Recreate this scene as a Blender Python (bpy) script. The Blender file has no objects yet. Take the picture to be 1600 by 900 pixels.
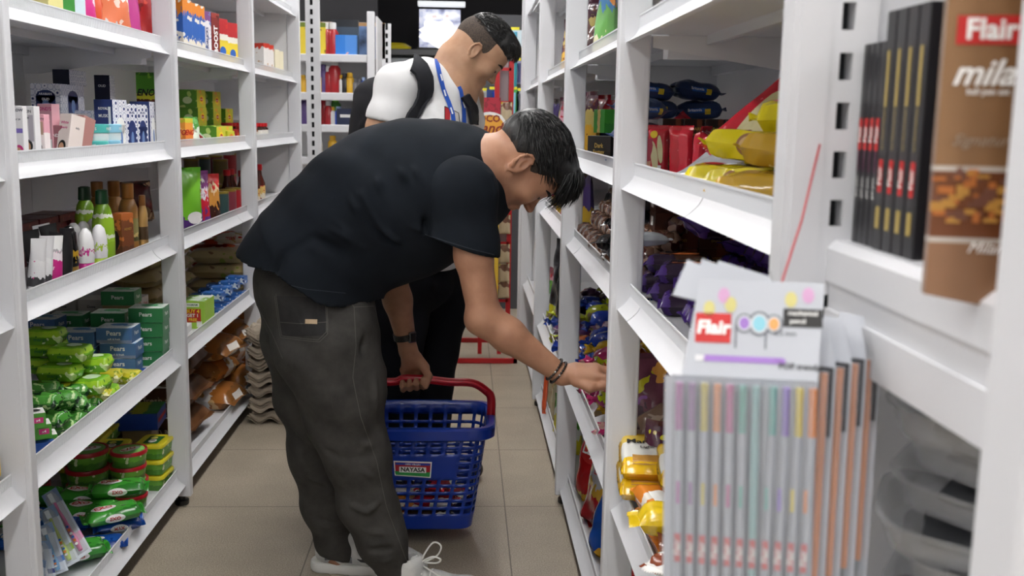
import bpy, bmesh, math, random
import numpy as np
from mathutils import Vector, Matrix, Euler
from mathutils.bvhtree import BVHTree
random.seed(7); RS = np.random.RandomState(5)
PI = math.pi; S = bpy.context.scene; COL = S.collection
# ------------------------------------------------------------------ camera solved from the vanishing points (1600x900 frame, f = 1600 px)
F_ = 1600.0; CAMP = np.array([0, 0, 1.28])
_dy = np.array([-73 / F_, 262 / F_, -1]); _dy /= np.linalg.norm(_dy)
_v = (F_ * F_ + 73 * 160) / 262
_z = -np.array([-160 / F_, -_v / F_, -1]); _z /= np.linalg.norm(_z); _z = _z - _dy * _z.dot(_dy); _z /= np.linalg.norm(_z)
RC = np.array([np.cross(_dy, _z), _dy, _z])
def ray(px, py): return RC @ np.array([(px - 800) / F_, -(py - 450) / F_, -1])
def on(px, py, ax, val):
    r = ray(px, py); t = (val - CAMP[ax]) / r[ax]; return CAMP + t * r
def aX(px, py, x): return on(px, py, 0, x)      # a measured direction met with a plane of the room
def aY(px, py, y): return on(px, py, 1, y)
def aZ(px, py, z): return on(px, py, 2, z)
cd = bpy.data.cameras.new('camera'); cam = bpy.data.objects.new('camera', cd); COL.objects.link(cam)
cd.lens = 36; cd.sensor_width = 36; cd.clip_start = .02
M = Matrix(RC.tolist()).to_4x4(); M.translation = CAMP.tolist(); cam.matrix_world = M; S.camera = cam
cd.dof.use_dof = True; cd.dof.focus_distance = 2.75; cd.dof.aperture_fstop = 6.3
S.view_settings.view_transform = 'Standard'; S.view_settings.look = 'None'; S.view_settings.gamma = 1
S.view_settings.use_curve_mapping = False; S.view_settings.exposure = 0.0
# ------------------------------------------------------------------ materials
def hx(s, a=1):
    if not isinstance(s, str): return (*s[:3], a)
    s = s.lstrip('#'); v = [int(s[i:i + 2], 16) / 255 for i in (0, 2, 4)]
    return (*[x / 12.92 if x <= .04045 else ((x + .055) / 1.055) ** 2.4 for x in v], a)
_mc = {}
def mat(name, col, rough=.45, metal=0, spec=.5, emit=0, alpha=1, trans=0, coat=0, bump=None, vary=0, sheen=0, sss=0):
    if name in _mc: return _mc[name]
    m = bpy.data.materials.new(name); m.use_nodes = True; nt = m.node_tree; b = nt.nodes['Principled BSDF']
    I = b.inputs; I['Base Color'].default_value = hx(col); I['Roughness'].default_value = rough; I['Metallic'].default_value = metal
    I['Specular IOR Level'].default_value = spec; I['Coat Weight'].default_value = coat; I['Transmission Weight'].default_value = trans
    I['Alpha'].default_value = alpha; I['Sheen Weight'].default_value = sheen
    if sss: I['Subsurface Weight'].default_value = sss; I['Subsurface Radius'].default_value = (.02, .008, .004); I['Subsurface Scale'].default_value = .5
    if emit: I['Emission Color'].default_value = hx(col); I['Emission Strength'].default_value = emit
    N = nt.nodes; L = nt.links
    if vary:
        tc = N.new('ShaderNodeTexCoord'); n = N.new('ShaderNodeTexNoise'); n.inputs['Scale'].default_value = vary[0]; n.inputs['Detail'].default_value = 6
        L.new(tc.outputs['Object'], n.inputs['Vector']); mx = N.new('ShaderNodeMix'); mx.data_type = 'RGBA'
        r = N.new('ShaderNodeValToRGB'); r.color_ramp.elements[0].position = .38; r.color_ramp.elements[1].position = .62
        L.new(n.outputs['Fac'], r.inputs['Fac']); L.new(r.outputs['Color'], mx.inputs['Factor'])
        mx.inputs['A'].default_value = hx(col); mx.inputs['B'].default_value = hx(vary[1]); L.new(mx.outputs['Result'], I['Base Color'])
    if bump:
        tc = N.new('ShaderNodeTexCoord'); n = N.new('ShaderNodeTexNoise'); n.inputs['Scale'].default_value = bump[0]; n.inputs['Detail'].default_value = 4
        L.new(tc.outputs['Object'], n.inputs['Vector']); bp = N.new('ShaderNodeBump'); bp.inputs['Strength'].default_value = bump[1]
        bp.inputs['Distance'].default_value = bump[2] if len(bump) > 2 else .01
        L.new(n.outputs['Fac'], bp.inputs['Height']); L.new(bp.outputs['Normal'], I['Normal'])
    _mc[name] = m; return m
def pm(name, stops, axis='Z', blobs=(), wob=0.0, rough=.35, coat=.0, bump=None, rnd=None, nsc=6, alpha=1, metal=0):
    """printed packaging: bands along one axis of the pack, patches of print, per-pack colour when rnd is a palette"""
    if name in _mc: return _mc[name]
    m = bpy.data.materials.new(name); m.use_nodes = True; nt = m.node_tree; N = nt.nodes; L = nt.links; b = N['Principled BSDF']; I = b.inputs
    I['Roughness'].default_value = rough; I['Coat Weight'].default_value = coat; I['Alpha'].default_value = alpha; I['Metallic'].default_value = metal
    tc = N.new('ShaderNodeTexCoord'); sp = N.new('ShaderNodeSeparateXYZ'); L.new(tc.outputs['Generated'], sp.inputs[0])
    src = sp.outputs[axis]
    oi = N.new('ShaderNodeObjectInfo')
    if wob:
        nz = N.new('ShaderNodeTexNoise'); nz.inputs['Scale'].default_value = nsc; L.new(tc.outputs['Generated'], nz.inputs['Vector'])
        ma = N.new('ShaderNodeMath'); ma.operation = 'MULTIPLY_ADD'; ma.inputs[1].default_value = wob * 2; ma.inputs[2].default_value = -wob
        L.new(nz.outputs['Fac'], ma.inputs[0]); ad = N.new('ShaderNodeMath'); L.new(src, ad.inputs[0]); L.new(ma.outputs[0], ad.inputs[1]); src = ad.outputs[0]
    def ramp(fac, st):
        r = N.new('ShaderNodeValToRGB'); cr = r.color_ramp; cr.interpolation = 'CONSTANT'
        cr.elements[0].position = st[0][0]; cr.elements[0].color = hx(st[0][1])
        while len(cr.elements) > 1: cr.elements.remove(cr.elements[-1])
        for p, c in st[1:]: e = cr.elements.new(p); e.color = hx(c)
        L.new(fac, r.inputs['Fac']); return r.outputs['Color']
    if rnd:
        k = len(rnd); out = ramp(oi.outputs['Random'], [(i / k, c) for i, c in enumerate(rnd)])
    else: out = ramp(src, stops)
    for i, (c, sc, th) in enumerate(blobs):
        n = N.new('ShaderNodeTexNoise'); n.inputs['Scale'].default_value = sc; n.inputs['Detail'].default_value = 2
        mp = N.new('ShaderNodeMapping'); mp.inputs['Location'].default_value = (i * 3.7, i * 1.3, 2.1 * i)
        L.new(tc.outputs['Object'], mp.inputs['Vector']); L.new(mp.outputs[0], n.inputs['Vector'])
        g = N.new('ShaderNodeMath'); g.operation = 'GREATER_THAN'; g.inputs[1].default_value = th; L.new(n.outputs['Fac'], g.inputs[0])
        mx = N.new('ShaderNodeMix'); mx.data_type = 'RGBA'; L.new(g.outputs[0], mx.inputs['Factor']); L.new(out, mx.inputs['A']); mx.inputs['B'].default_value = hx(c); out = mx.outputs['Result']
    L.new(out, I['Base Color'])
    if bump:
        n = N.new('ShaderNodeTexNoise'); n.inputs['Scale'].default_value = bump[0]; L.new(tc.outputs['Object'], n.inputs['Vector'])
        bp = N.new('ShaderNodeBump'); bp.inputs['Strength'].default_value = bump[1]; bp.inputs['Distance'].default_value = .004
        L.new(n.outputs['Fac'], bp.inputs['Height']); L.new(bp.outputs['Normal'], I['Normal'])
    _mc[name] = m; return m
# ------------------------------------------------------------------ meshes
class MB:
    def __init__(s): s.v = []; s.f = []; s.mi = []
    def add(s, vs, fs, m=0, T=None):
        o = len(s.v)
        s.v += [tuple(T @ Vector(p)) for p in vs] if T is not None else [tuple(map(float, p)) for p in vs]
        for q in fs: s.f.append([o + i for i in q]); s.mi.append(m)
        return s
    def box(s, x0, x1, y0, y1, z0, z1, m=0, T=None, bev=0):
        if bev:
            bm = bmesh.new(); bmesh.ops.create_cube(bm, size=1)
            for v in bm.verts: v.co = Vector(((x0 + x1) / 2 + v.co.x * (x1 - x0), (y0 + y1) / 2 + v.co.y * (y1 - y0), (z0 + z1) / 2 + v.co.z * (z1 - z0)))
            bmesh.ops.bevel(bm, geom=bm.edges[:], offset=bev, segments=2, affect='EDGES', profile=.5)
            bm.verts.ensure_lookup_table(); s.add([v.co for v in bm.verts], [[v.index for v in f.verts] for f in bm.faces], m, T); bm.free(); return s
        vs = [(x, y, z) for z in (z0, z1) for y in (y0, y1) for x in (x0, x1)]
        return s.add(vs, [(0, 2, 3, 1), (4, 5, 7, 6), (0, 1, 5, 4), (2, 6, 7, 3), (0, 4, 6, 2), (1, 3, 7, 5)], m, T)
    def lathe(s, prof, n=24, m=0, T=None, caps=True, sx=1, sy=1):
        vs = [(r * math.cos(2 * PI * k / n) * sx, r * math.sin(2 * PI * k / n) * sy, z) for r, z in prof for k in range(n)]
        fs = [(i * n + k, i * n + (k + 1) % n, (i + 1) * n + (k + 1) % n, (i + 1) * n + k) for i in range(len(prof) - 1) for k in range(n)]
        if caps: fs += [tuple(reversed(range(n))), tuple(range((len(prof) - 1) * n, len(prof) * n))]
        return s.add(vs, fs, m, T)
    def tube(s, pts, r, n=8, m=0, T=None, caps=True, flat=1):
        pts = [Vector(p) for p in pts]; rr = r if isinstance(r, (list, tuple)) else [r] * len(pts); vs = []; up = None
        for i, p in enumerate(pts):
            t = (pts[min(i + 1, len(pts) - 1)] - pts[max(i - 1, 0)]).normalized()
            a = (up if up is not None else Vector((0, 0, 1) if abs(t.z) < .9 else (1, 0, 0))); a = (a - t * a.dot(t)).normalized(); up = a; b = t.cross(a)
            vs += [p + (a * math.cos(2 * PI * k / n) * flat + b * math.sin(2 * PI * k / n)) * rr[i] for k in range(n)]
        fs = [(i * n + k, i * n + (k + 1) % n, (i + 1) * n + (k + 1) % n, (i + 1) * n + k) for i in range(len(pts) - 1) for k in range(n)]
        if caps: fs += [tuple(reversed(range(n))), tuple(range((len(pts) - 1) * n, len(pts) * n))]
        return s.add(vs, fs, m, T)
    def prism(s, poly, y0, y1, m=0, T=None):      # polygon in XZ extruded in Y
        n = len(poly); vs = [(x, y, z) for y in (y0, y1) for x, z in poly]
        return s.add(vs, [tuple(range(n)), tuple(reversed(range(n, 2 * n)))] + [(k + n, (k + 1) % n + n, (k + 1) % n, k) for k in range(n)], m, T)
    def grid(s, P, m=0, T=None):
        P = np.asarray(P); a, b = P.shape[:2]
        return s.add(P.reshape(-1, 3), [(i * b + j, (i + 1) * b + j, (i + 1) * b + j + 1, i * b + j + 1) for i in range(a - 1) for j in range(b - 1)], m, T)
    def build(s, name, mats, parent=None, smooth=0, fix=True):
        me = bpy.data.meshes.new(name); me.from_pydata(s.v, [], s.f); mats = mats if isinstance(mats, (list, tuple)) else [mats]
        for m in mats: me.materials.append(m)
        me.polygons.foreach_set('material_index', s.mi)
        if fix:
            bm = bmesh.new(); bm.from_mesh(me); bmesh.ops.recalc_face_normals(bm, faces=bm.faces); bm.to_mesh(me); bm.free()
        if smooth:
            me.polygons.foreach_set('use_smooth', [True] * len(me.polygons))
            if smooth < 179: me.set_sharp_from_angle(angle=math.radians(smooth))
        me.update(); o = bpy.data.objects.new(name, me); COL.objects.link(o)
        if parent: o.parent = parent
        return o
_gl = {}
def glyph(t, bold=0.0, shear=0.0):
    k = (t, bold, shear)
    if k not in _gl:
        cu = bpy.data.curves.new('t', 'FONT'); cu.body = t; cu.align_x = 'CENTER'; cu.align_y = 'CENTER'; cu.size = 1; cu.offset = bold; cu.shear = shear; cu.resolution_u = 2
        o = bpy.data.objects.new('t', cu); COL.objects.link(o); dg = bpy.context.evaluated_depsgraph_get(); dg.update()
        me = o.evaluated_get(dg).to_mesh(); _gl[k] = ([tuple(v.co) for v in me.vertices], [tuple(p.vertices) for p in me.polygons])
        o.evaluated_get(dg).to_mesh_clear(); bpy.data.objects.remove(o); bpy.data.curves.remove(cu)
    return _gl[k]
FACE = {'F': Matrix(((1, 0, 0), (0, 0, -1), (0, 1, 0))), 'B': Matrix(((-1, 0, 0), (0, 0, 1), (0, 1, 0))),
        'R': Matrix(((0, 0, 1), (1, 0, 0), (0, 1, 0))), 'L': Matrix(((0, 0, -1), (-1, 0, 0), (0, 1, 0))), 'T': Matrix(((1, 0, 0), (0, 1, 0), (0, 0, 1)))}
def text(mb, t, face, pos, size, m=0, bold=.02, shear=0, rot=0, wide=1):
    vs, fs = glyph(t, bold, shear)
    T = Matrix.Translation(pos) @ FACE[face].to_4x4() @ Matrix.Rotation(rot, 4, 'Z') @ Matrix.Diagonal((size * wide, size, size, 1))
    return mb.add(vs, fs, m, T)
def disc(mb, face, pos, rx, ry, m=0, n=20, rot=0):
    vs = [(0, 0, 0)] + [(q * rx * math.cos(2 * PI * k / n), q * ry * math.sin(2 * PI * k / n), 0) for q in ((.4, .75, 1) if FINE[0] else (1,)) for k in range(n)]
    R_ = (len(vs) - 1) // n; fs = [(0, 1 + k, 1 + (k + 1) % n) for k in range(n)] + [(1 + i * n + k, 1 + (i + 1) * n + k, 1 + (i + 1) * n + (k + 1) % n, 1 + i * n + (k + 1) % n) for i in range(R_ - 1) for k in range(n)]
    return mb.add(vs, fs, m, Matrix.Translation(pos) @ FACE[face].to_4x4() @ Matrix.Rotation(rot, 4, 'Z'))
def patch(mb, face, pos, w, h, m=0, rot=0):
    a, b = (6, 4) if FINE[0] else (1, 1)
    vs = [((i / a - .5) * w, (j / b - .5) * h, 0) for i in range(a + 1) for j in range(b + 1)]
    return mb.add(vs, [(i * (b + 1) + j, (i + 1) * (b + 1) + j, (i + 1) * (b + 1) + j + 1, i * (b + 1) + j + 1) for i in range(a) for j in range(b)], m, Matrix.Translation(pos) @ FACE[face].to_4x4() @ Matrix.Rotation(rot, 4, 'Z'))
FINE = [False]
def conform(t, m, spans):
    """lay print on the curved wrapper: spans = [(first_vertex, last_vertex, face, lift)]"""
    bv = BVHTree.FromPolygons([Vector(v) for v in m.v], m.f)
    for a, b, f, up in spans:
        d = Vector({'F': (0, 1, 0), 'B': (0, -1, 0), 'T': (0, 0, -1), 'L': (1, 0, 0), 'R': (-1, 0, 0)}[f])
        for i in range(a, b):
            p = Vector(t.v[i]); h = bv.ray_cast(p - d * .2, d)
            if h[0] is not None: t.v[i] = tuple(h[0] - d * up)
def empty(name, loc=(0, 0, 0)):
    o = bpy.data.objects.new(name, None); o.location = loc; o.empty_display_size = .05; COL.objects.link(o); return o
def tag(o, label, cat, group=None, kind=None):
    if label: o['label'] = label
    if cat: o['category'] = cat
    if group: o['group'] = group
    if kind: o['kind'] = kind
    return o
KIDS = {}
def kids(o): return [c for c in KIDS.get(o.name, [])]
def adopt(o, ch): ch.parent = o; KIDS.setdefault(o.name, []).append(ch); return ch
def dup(o, parent=None):
    c = o.copy(); COL.objects.link(c)
    if parent: adopt(parent, c)
    for ch in kids(o): dup(ch, c)
    return c
PROTO = {}
def proto(key, root): PROTO[key] = [root, False]; return root
SEEN = {}
def put(key, loc, rot=(0, 0, 0), label=None, cat=None, group=None, sc=None):
    p = PROTO[key]; o = dup(p[0]) if p[1] else p[0]; p[1] = True
    o.location = tuple(map(float, loc)); o.rotation_euler = rot if isinstance(rot, tuple) else (0, 0, rot)
    if sc is not None: o.scale = (sc,) * 3 if not isinstance(sc, tuple) else sc
    for k in ('group',):
        if k in o: del o[k]
    return tag(o, label, cat, group)
def drop_unused():
    for k, (o, u) in PROTO.items():
        if not u:
            def rm(x):
                for c in kids(x): rm(c)
                bpy.data.objects.remove(x)
            rm(o)
ORD = ['nearest', 'second', 'third', 'fourth', 'fifth', 'sixth', 'seventh', 'eighth', 'ninth', 'tenth', 'eleventh', 'twelfth', 'thirteenth', 'fourteenth', 'fifteenth', 'sixteenth', 'seventeenth', 'eighteenth', 'nineteenth', 'twentieth']
# ------------------------------------------------------------------ shared materials
WHITE = mat('white_powder_coat', '#d4d5d9', rough=.38, bump=(60, .03))
WHITE2 = mat('white_panel', '#dcdcde', rough=.45)
GUARD = mat('clear_guard', '#dfe2e6', rough=.3, alpha=.45)
RIB = mat('guard_rib', '#e4e6ea', rough=.3)
BLACKP = mat('black_plastic', '#0b0b0c', rough=.4)
def structure(o): o['kind'] = 'structure'; return o
# floor: speckled beige tiles 0.6 m with thin dark joints
def floor_mat():
    m = bpy.data.materials.new('speckled_floor_tile'); m.use_nodes = True; N = m.node_tree.nodes; L = m.node_tree.links; b = N['Principled BSDF']
    tc = N.new('ShaderNodeTexCoord'); mp = N.new('ShaderNodeMapping'); mp.inputs['Location'].default_value = (-.144, -.28, 0); L.new(tc.outputs['Object'], mp.inputs[0])
    br = N.new('ShaderNodeTexBrick'); br.offset = 0; br.inputs['Scale'].default_value = 1; br.inputs['Brick Width'].default_value = .6; br.inputs['Row Height'].default_value = .6
    br.inputs['Mortar Size'].default_value = .0022; br.inputs['Mortar Smooth'].default_value = .1
    L.new(mp.outputs[0], br.inputs['Vector'])
    br.inputs['Color1'].default_value = hx('#b3a896'); br.inputs['Color2'].default_value = hx('#ada292'); br.inputs['Mortar'].default_value = hx('#6e675b')
    n = N.new('ShaderNodeTexNoise'); n.inputs['Scale'].default_value = 260; n.inputs['Detail'].default_value = 3; L.new(tc.outputs['Object'], n.inputs['Vector'])
    r = N.new('ShaderNodeValToRGB'); r.color_ramp.elements[0].position = .36; r.color_ramp.elements[0].color = (.62, .6, .57, 1); r.color_ramp.elements[1].position = .62; r.color_ramp.elements[1].color = (1.1, 1.1, 1.1, 1)
    L.new(n.outputs['Fac'], r.inputs[0]); n2 = N.new('ShaderNodeTexNoise'); n2.inputs['Scale'].default_value = 5; n2.inputs['Detail'].default_value = 5; L.new(tc.outputs['Object'], n2.inputs['Vector'])
    r2 = N.new('ShaderNodeValToRGB'); r2.color_ramp.elements[0].position = .35; r2.color_ramp.elements[0].color = (.86, .86, .86, 1); r2.color_ramp.elements[1].position = .65; r2.color_ramp.elements[1].color = (1, 1, 1, 1); L.new(n2.outputs['Fac'], r2.inputs[0])
    a = N.new('ShaderNodeMix'); a.data_type = 'RGBA'; a.blend_type = 'MULTIPLY'; a.inputs['Factor'].default_value = 1; L.new(br.outputs['Color'], a.inputs['A']); L.new(r.outputs[0], a.inputs['B'])
    c = N.new('ShaderNodeMix'); c.data_type = 'RGBA'; c.blend_type = 'MULTIPLY'; c.inputs['Factor'].default_value = 1; L.new(a.outputs['Result'], c.inputs['A']); L.new(r2.outputs[0], c.inputs['B'])
    L.new(c.outputs['Result'], b.inputs['Base Color']); b.inputs['Roughness'].default_value = .42
    bp = N.new('ShaderNodeBump'); bp.inputs['Strength'].default_value = .15; bp.inputs['Distance'].default_value = .002; L.new(n.outputs['Fac'], bp.inputs['Height']); L.new(bp.outputs[0], b.inputs['Normal'])
    return m
XW, YF, YN, ZC = 3.4, 9.6, -2.6, 3.0
structure(MB().box(-XW, XW, YN, YF, -.1, 0).build('floor', floor_mat()))
structure(MB().box(-XW, XW, YN, YF, ZC, ZC + .1).build('ceiling', mat('ceiling_paint', '#d0d0d2', rough=.9)))
wl = mat('wall_paint', '#d8d8da', rough=.8)
structure(MB().box(-XW - .1, -XW, YN, YF, 0, ZC).build('wall_left', wl)); structure(MB().box(XW, XW + .1, YN, YF, 0, ZC).build('wall_right', wl))
structure(MB().box(-XW - .1, XW + .1, YN - .1, YN, 0, ZC).build('wall_near', wl))
structure(MB().box(-XW - .1, XW + .1, YF, YF + .1, 0, ZC).build('wall_back', mat('dark_back_wall', '#17161a', rough=.8, bump=(9, .3))))
# ceiling lights
LAMP = mat('lamp_diffuser', '#fdfbf8', emit=36.5)
k = 0
for Y in (-1.7, .2, 2.1, 4.0, 6.0):
    for x in (-1.9, 0.0, 1.9):
        t = empty('ceiling_light', (x, Y, ZC)); k += 1
        tag(t, 'long white ceiling tube light, %s row from the doorway, %s' % (ORD[k // 3 if k % 3 else k // 3 - 1] if k > 3 else 'nearest', ('over the left racks', 'over the aisle', 'over the right racks')[(k - 1) % 3]), 'ceiling light', 'tube lights on the ceiling')
        adopt(t, MB().box(-.11, .11, -.65, .65, -.05, 0, bev=.008).build('housing', WHITE))
        adopt(t, MB().box(-.085, .085, -.6, .6, -.075, -.0505, bev=.01).build('diffuser', LAMP))
# ------------------------------------------------------------------ shelving bays
def shelf_parts(bay, sgn, xf, xb, y0, y1, zr, guard, joint=None, nm='shelf', flare=True, dz=.05):
    """one shelf: deck, outward flaring front lip (a part), clear guard strip with its ribs"""
    xr = xf + .042; d = zr - .036; w0 = y0 + .0225; w1 = y1 - .0225; m = MB()
    X = lambda a: sgn * a
    def bx(mb, a0, a1, b0, b1, c0, c1, mm=0): mb.box(min(X(a0), X(a1)), max(X(a0), X(a1)), b0, b1, c0, c1, mm)
    bx(m, xr + .004, xb, w0, w1, d - .003, d); bx(m, xb - .02, xb, w0, w1, d - .03, d - .003)
    for yy in (w0 + .002, w1 - .005): bx(m, xr + .06, xb, yy, yy + .003, d - .05, d - .003)
    bx(m, xr + .14, xr + .155, w0, w1, d - .022, d - .003)
    sh = adopt(bay, m.build(nm, WHITE))
    m = MB(); n = 7; zt = zr - .026; zb = zr - dz - .006
    prof = [(xr, zt)] + [(xr - .0015 - (.026) * (i / n) ** 1.7, zt - (zt - zb) * (i / n)) for i in range(1, n + 1)]
    back = [(x + .004, z + .001) for x, z in reversed(prof)]
    prof2 = prof + [(prof[-1][0] + .012, zb - .001), (prof[-1][0] + .012, zb + .001)] + back[0:]
    js = [(w0, w1)] if joint is None else [(w0, joint - .0025), (joint + .0025, w1)]
    for a, b in js: m.prism([(X(x), z) for x, z in prof2], a, b)
    adopt(sh, m.build('front_lip', WHITE, smooth=35))
    if guard:
        m = MB(); bx(m, xr - .0015, xr + .0015, w0, w1, zr - .003, zr)
        if guard == 2:
            y = w0
            while y < w1: bx(m, xr - .001, xr + .001, y, y + .0022, zr - .027, zr - .003); y += .0062
            bx(m, xr + .0012, xr + .002, w0, w1, zr - .027, zr - .003, 1)
        else: bx(m, xr, xr + .0015, w0, w1, zr - .027, zr - .003, 1)
        adopt(sh, m.build('guard_strip', [RIB, GUARD]))
    return d
def upright(bay, sgn, xf, y, z1=2.3, slots=0, depth=.068, t=.032, foot=True, xb=None):
    a, b = sorted((sgn * xf, sgn * (xf + depth)))
    m = MB(); m.box(a, b, y, y + t, .03, z1, bev=.004)
    for s_ in (0, 1):
        pass
    m.box(a + .012, b - .012, y - .0015, y + .001, .05, z1 - .02)
    u = adopt(bay, m.build('upright', WHITE))
    if foot:
        m = MB(); cx = sgn * (xf + .034); m.lathe([(.021, 0), (.023, .004), (.023, .016), (.012, .018), (.012, .034)], 16, T=Matrix.Translation((cx, y + t / 2, 0)))
        adopt(u, m.build('foot', BLACKP, smooth=40))
    if xb:
        a, b = sorted((sgn * (xb + .002), sgn * (xb + .05))); adopt(bay, MB().box(a, b, y, y + t, 0, z1).build('rear_upright', WHITE))
    return u
def bracket(bay, sgn, xf, xb, y, zd):
    m = MB(); X = lambda a: sgn * a
    m.prism([(X(xf + .07), zd - .006), (X(xb), zd - .006), (X(xb), zd - .085), (X(xb - .05), zd - .085), (X(xf + .07), zd - .03)], y, y + .004)
    adopt(bay, m.build('shelf_bracket', WHITE2))
def rack(sgn, xf, xb, y0, y1, tiers, label, guard=1, joints={}, up=True, far_up=False, z1=2.3, name='shelving_rack'):
    t = empty(name, (0, 0, 0)); tag(t, label, 'shelving rack', 'white shelving racks %s of the aisle' % ('left' if sgn < 0 else 'right'))
    ds = []
    for i, zr in enumerate(tiers):
        if zr is None: ds.append(None); continue
        ds.append(shelf_parts(t, sgn, xf, xb, y0, y1, zr, guard, joints.get(i)))
        if i < 4: bracket(t, sgn, xf, xb, y1 - .028, ds[-1])
    a, b = sorted((sgn * xb, sgn * (xb + .012))); m = MB()
    zz = 0.06
    while zz < z1 - .3: m.box(a, b, y0 - .02, y1 - .022, zz, zz + .297); zz += .30
    adopt(t, m.build('back_panel', WHITE2))
    if up: upright(t, sgn, xf, y0 - .021, z1, xb=xb)
    if far_up:
        upright(t, sgn, xf, y1 - .021, z1, xb=xb); a, b = sorted((sgn * (xf + .07), sgn * xb)); adopt(t, MB().box(a, b, y1 - .012, y1 - .002, .06, z1).build('end_panel', WHITE2))
    return t, ds
LT = [1.522, 1.202, .904, .536, .126]
LXF, LXB, RXF, RXB = .900, 1.36, .315, .80
LY = [.92, 2.115, 3.312, 4.51, 5.75]; RY = [1.04, 2.175, 3.322, 4.53, 5.70]
LL = ['white rack nearest the camera on the left, cut by the picture edge', 'white rack holding soaps, tubs and face creams left of the aisle', 'white rack holding tea boxes and flour bags left of the aisle', 'white rack with sauce bottles and red lidded jars by the egg trays']
D = {}
for i in range(4):
    _, D['L%d' % i] = rack(-1, LXF, LXB, LY[i], LY[i + 1], ([1.87] if i == 3 else [1.87]) + LT, LL[i], guard=2 if i < 2 else 1, joints={1: 3.07 if i == 1 else (4.27 if i == 2 else None), 3: 3.12 if i == 1 else (4.28 if i == 2 else None)}, far_up=(i == 3))
RT = [1.50, 1.198, .940, .487, .105]
RL = ['white rack with yellow biscuit packs and hanging pen cards beside it', 'white rack with the hand reaching in among wrapped sweets', 'white rack with snack bags just past the bending man', 'white rack farthest down the right side of the aisle']
for i in range(4):
    tr = list(RT)
    if i >= 2: tr[3] = .43
    _, D['R%d' % i] = rack(1, RXF, RXB, RY[i], RY[i + 1], [1.90] + tr, RL[i], guard=2 if i == 0 else 1, joints={1: 1.80 if i == 0 else None, 2: 1.52 if i == 0 else None, 3: [2.02, 3.07, None, None][i]}, up=(i > 0), far_up=(i == 3))
# the slotted end upright between the last rack and the pen display
def slotted(name, x0, x1, y0, y1, z1, sx0, sx1, parent, pitch=.0475, slot=.026, z0=.03, off=0):
    m = MB(); sg = 1
    m.box(x0, sx0, y0, y1, z0, z1); m.box(sx1, x1, y0, y1, z0, z1)
    z = z0 + off; m.box(sx0, sx1, y0 + .0, y0 + .003, z0, z)
    while z < z1 - pitch: m.box(sx0, sx1, y0, y0 + .003, z + slot, z + pitch); z += pitch
    m.box(sx0, sx1, y0 + .02, y1, z0, z1, 1)
    return adopt(parent, m.build(name, [WHITE, mat('slot_dark', '#1a1c20', rough=.8)]))
# ------------------------------------------------------------------ product builders (local frame: front -Y, up Z, width X, base at z = 0)
INK = mat('ink_dark', '#1b2038', rough=.5); INKW = mat('ink_white', '#f2f2f0', rough=.5); INKR = mat('ink_red', '#c0201e', rough=.5)
INKG = mat('ink_green', '#1d6a2a', rough=.5); INKY = mat('ink_yellow', '#f2cf2a', rough=.5); INKN = mat('ink_navy', '#22336e', rough=.5)
INKP = mat('ink_magenta', '#c8307e', rough=.5); INKO = mat('ink_orange', '#e0762a', rough=.5); INKK = mat('ink_black', '#151515', rough=.5)
GOLD = mat('ink_gold', '#c8a95a', rough=.35, metal=.6); SKINP = mat('printed_skin', '#c89878', rough=.5); INKB = mat('ink_blue', '#2a62b8', rough=.5); INKT = mat('ink_teal', '#3fa8a0', rough=.5)
def assemble(key, name, parts):
    """parts: [(part_name, MB, mats, smooth)]; one part -> the thing is that mesh, else an empty with parts"""
    if len(parts) == 1:
        n, m, mt, sm = parts[0]; return proto(key, m.build(name, mt, smooth=sm))
    r = empty(name)
    for n, m, mt, sm in parts: adopt(r, m.build(n, mt, smooth=sm, fix=(n != 'lettering' and n != 'printed_face')))
    return proto(key, r)
def carton(key, name, w, d, h, side, front=None, top=None, txt=(), marks=None, bev=.0012):
    """folded paper carton: bevelled body, glued flap seam, print; txt rows (string, face, u, v, size, material[, bold, rot, shear, wide])"""
    m = MB(); m.box(-w / 2, w / 2, -d / 2, d / 2, 0, h, bev=bev); mats = [side, front or side, top or side]
    b = m
    for i, q in enumerate(b.f):
        P = [Vector(b.v[j]) for j in q]; n = (P[1] - P[0]).cross(P[2] - P[0]).normalized() if len(P) > 2 else Vector((0, 0, 1))
        if abs(n.z) > .9: b.mi[i] = 2
        elif abs(n.y) > .9: b.mi[i] = 1
    m.box(-w * .46, w * .46, -.0004, .0004, h - .0002, h + .0005, 2)
    parts = [('body', m, mats, 0)]
    if txt or marks:
        t = MB(); tm = []
        def mi(x):
            if x not in tm: tm.append(x)
            return tm.index(x)
        def P(f, u, v, e=.0006):
            return {'F': (u, -d / 2 - e, v), 'B': (u, d / 2 + e, v), 'R': (w / 2 + e, u, v), 'L': (-w / 2 - e, u, v), 'T': (u, v, h + .0009)}[f]
        for r in txt:
            s_, f, u, v, sz, c = r[:6]; bd, ro, sh, wd = (list(r[6:]) + [.02, 0, 0, 1][len(r) - 6:])[:4]
            text(t, s_, f, P(f, u, v, .0010), sz, mi(c), bd, sh, ro, wd)
        for q in (marks or ()):
            kind, f, u, v, a, b_, c = q[:7]
            (patch if kind == 'p' else disc)(t, f, P(f, u, v, .0006 if len(q) < 8 else q[7]), a, b_, mi(c))
        parts.append(('lettering', t, tm, 0))
    return assemble(key, name, parts)
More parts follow.
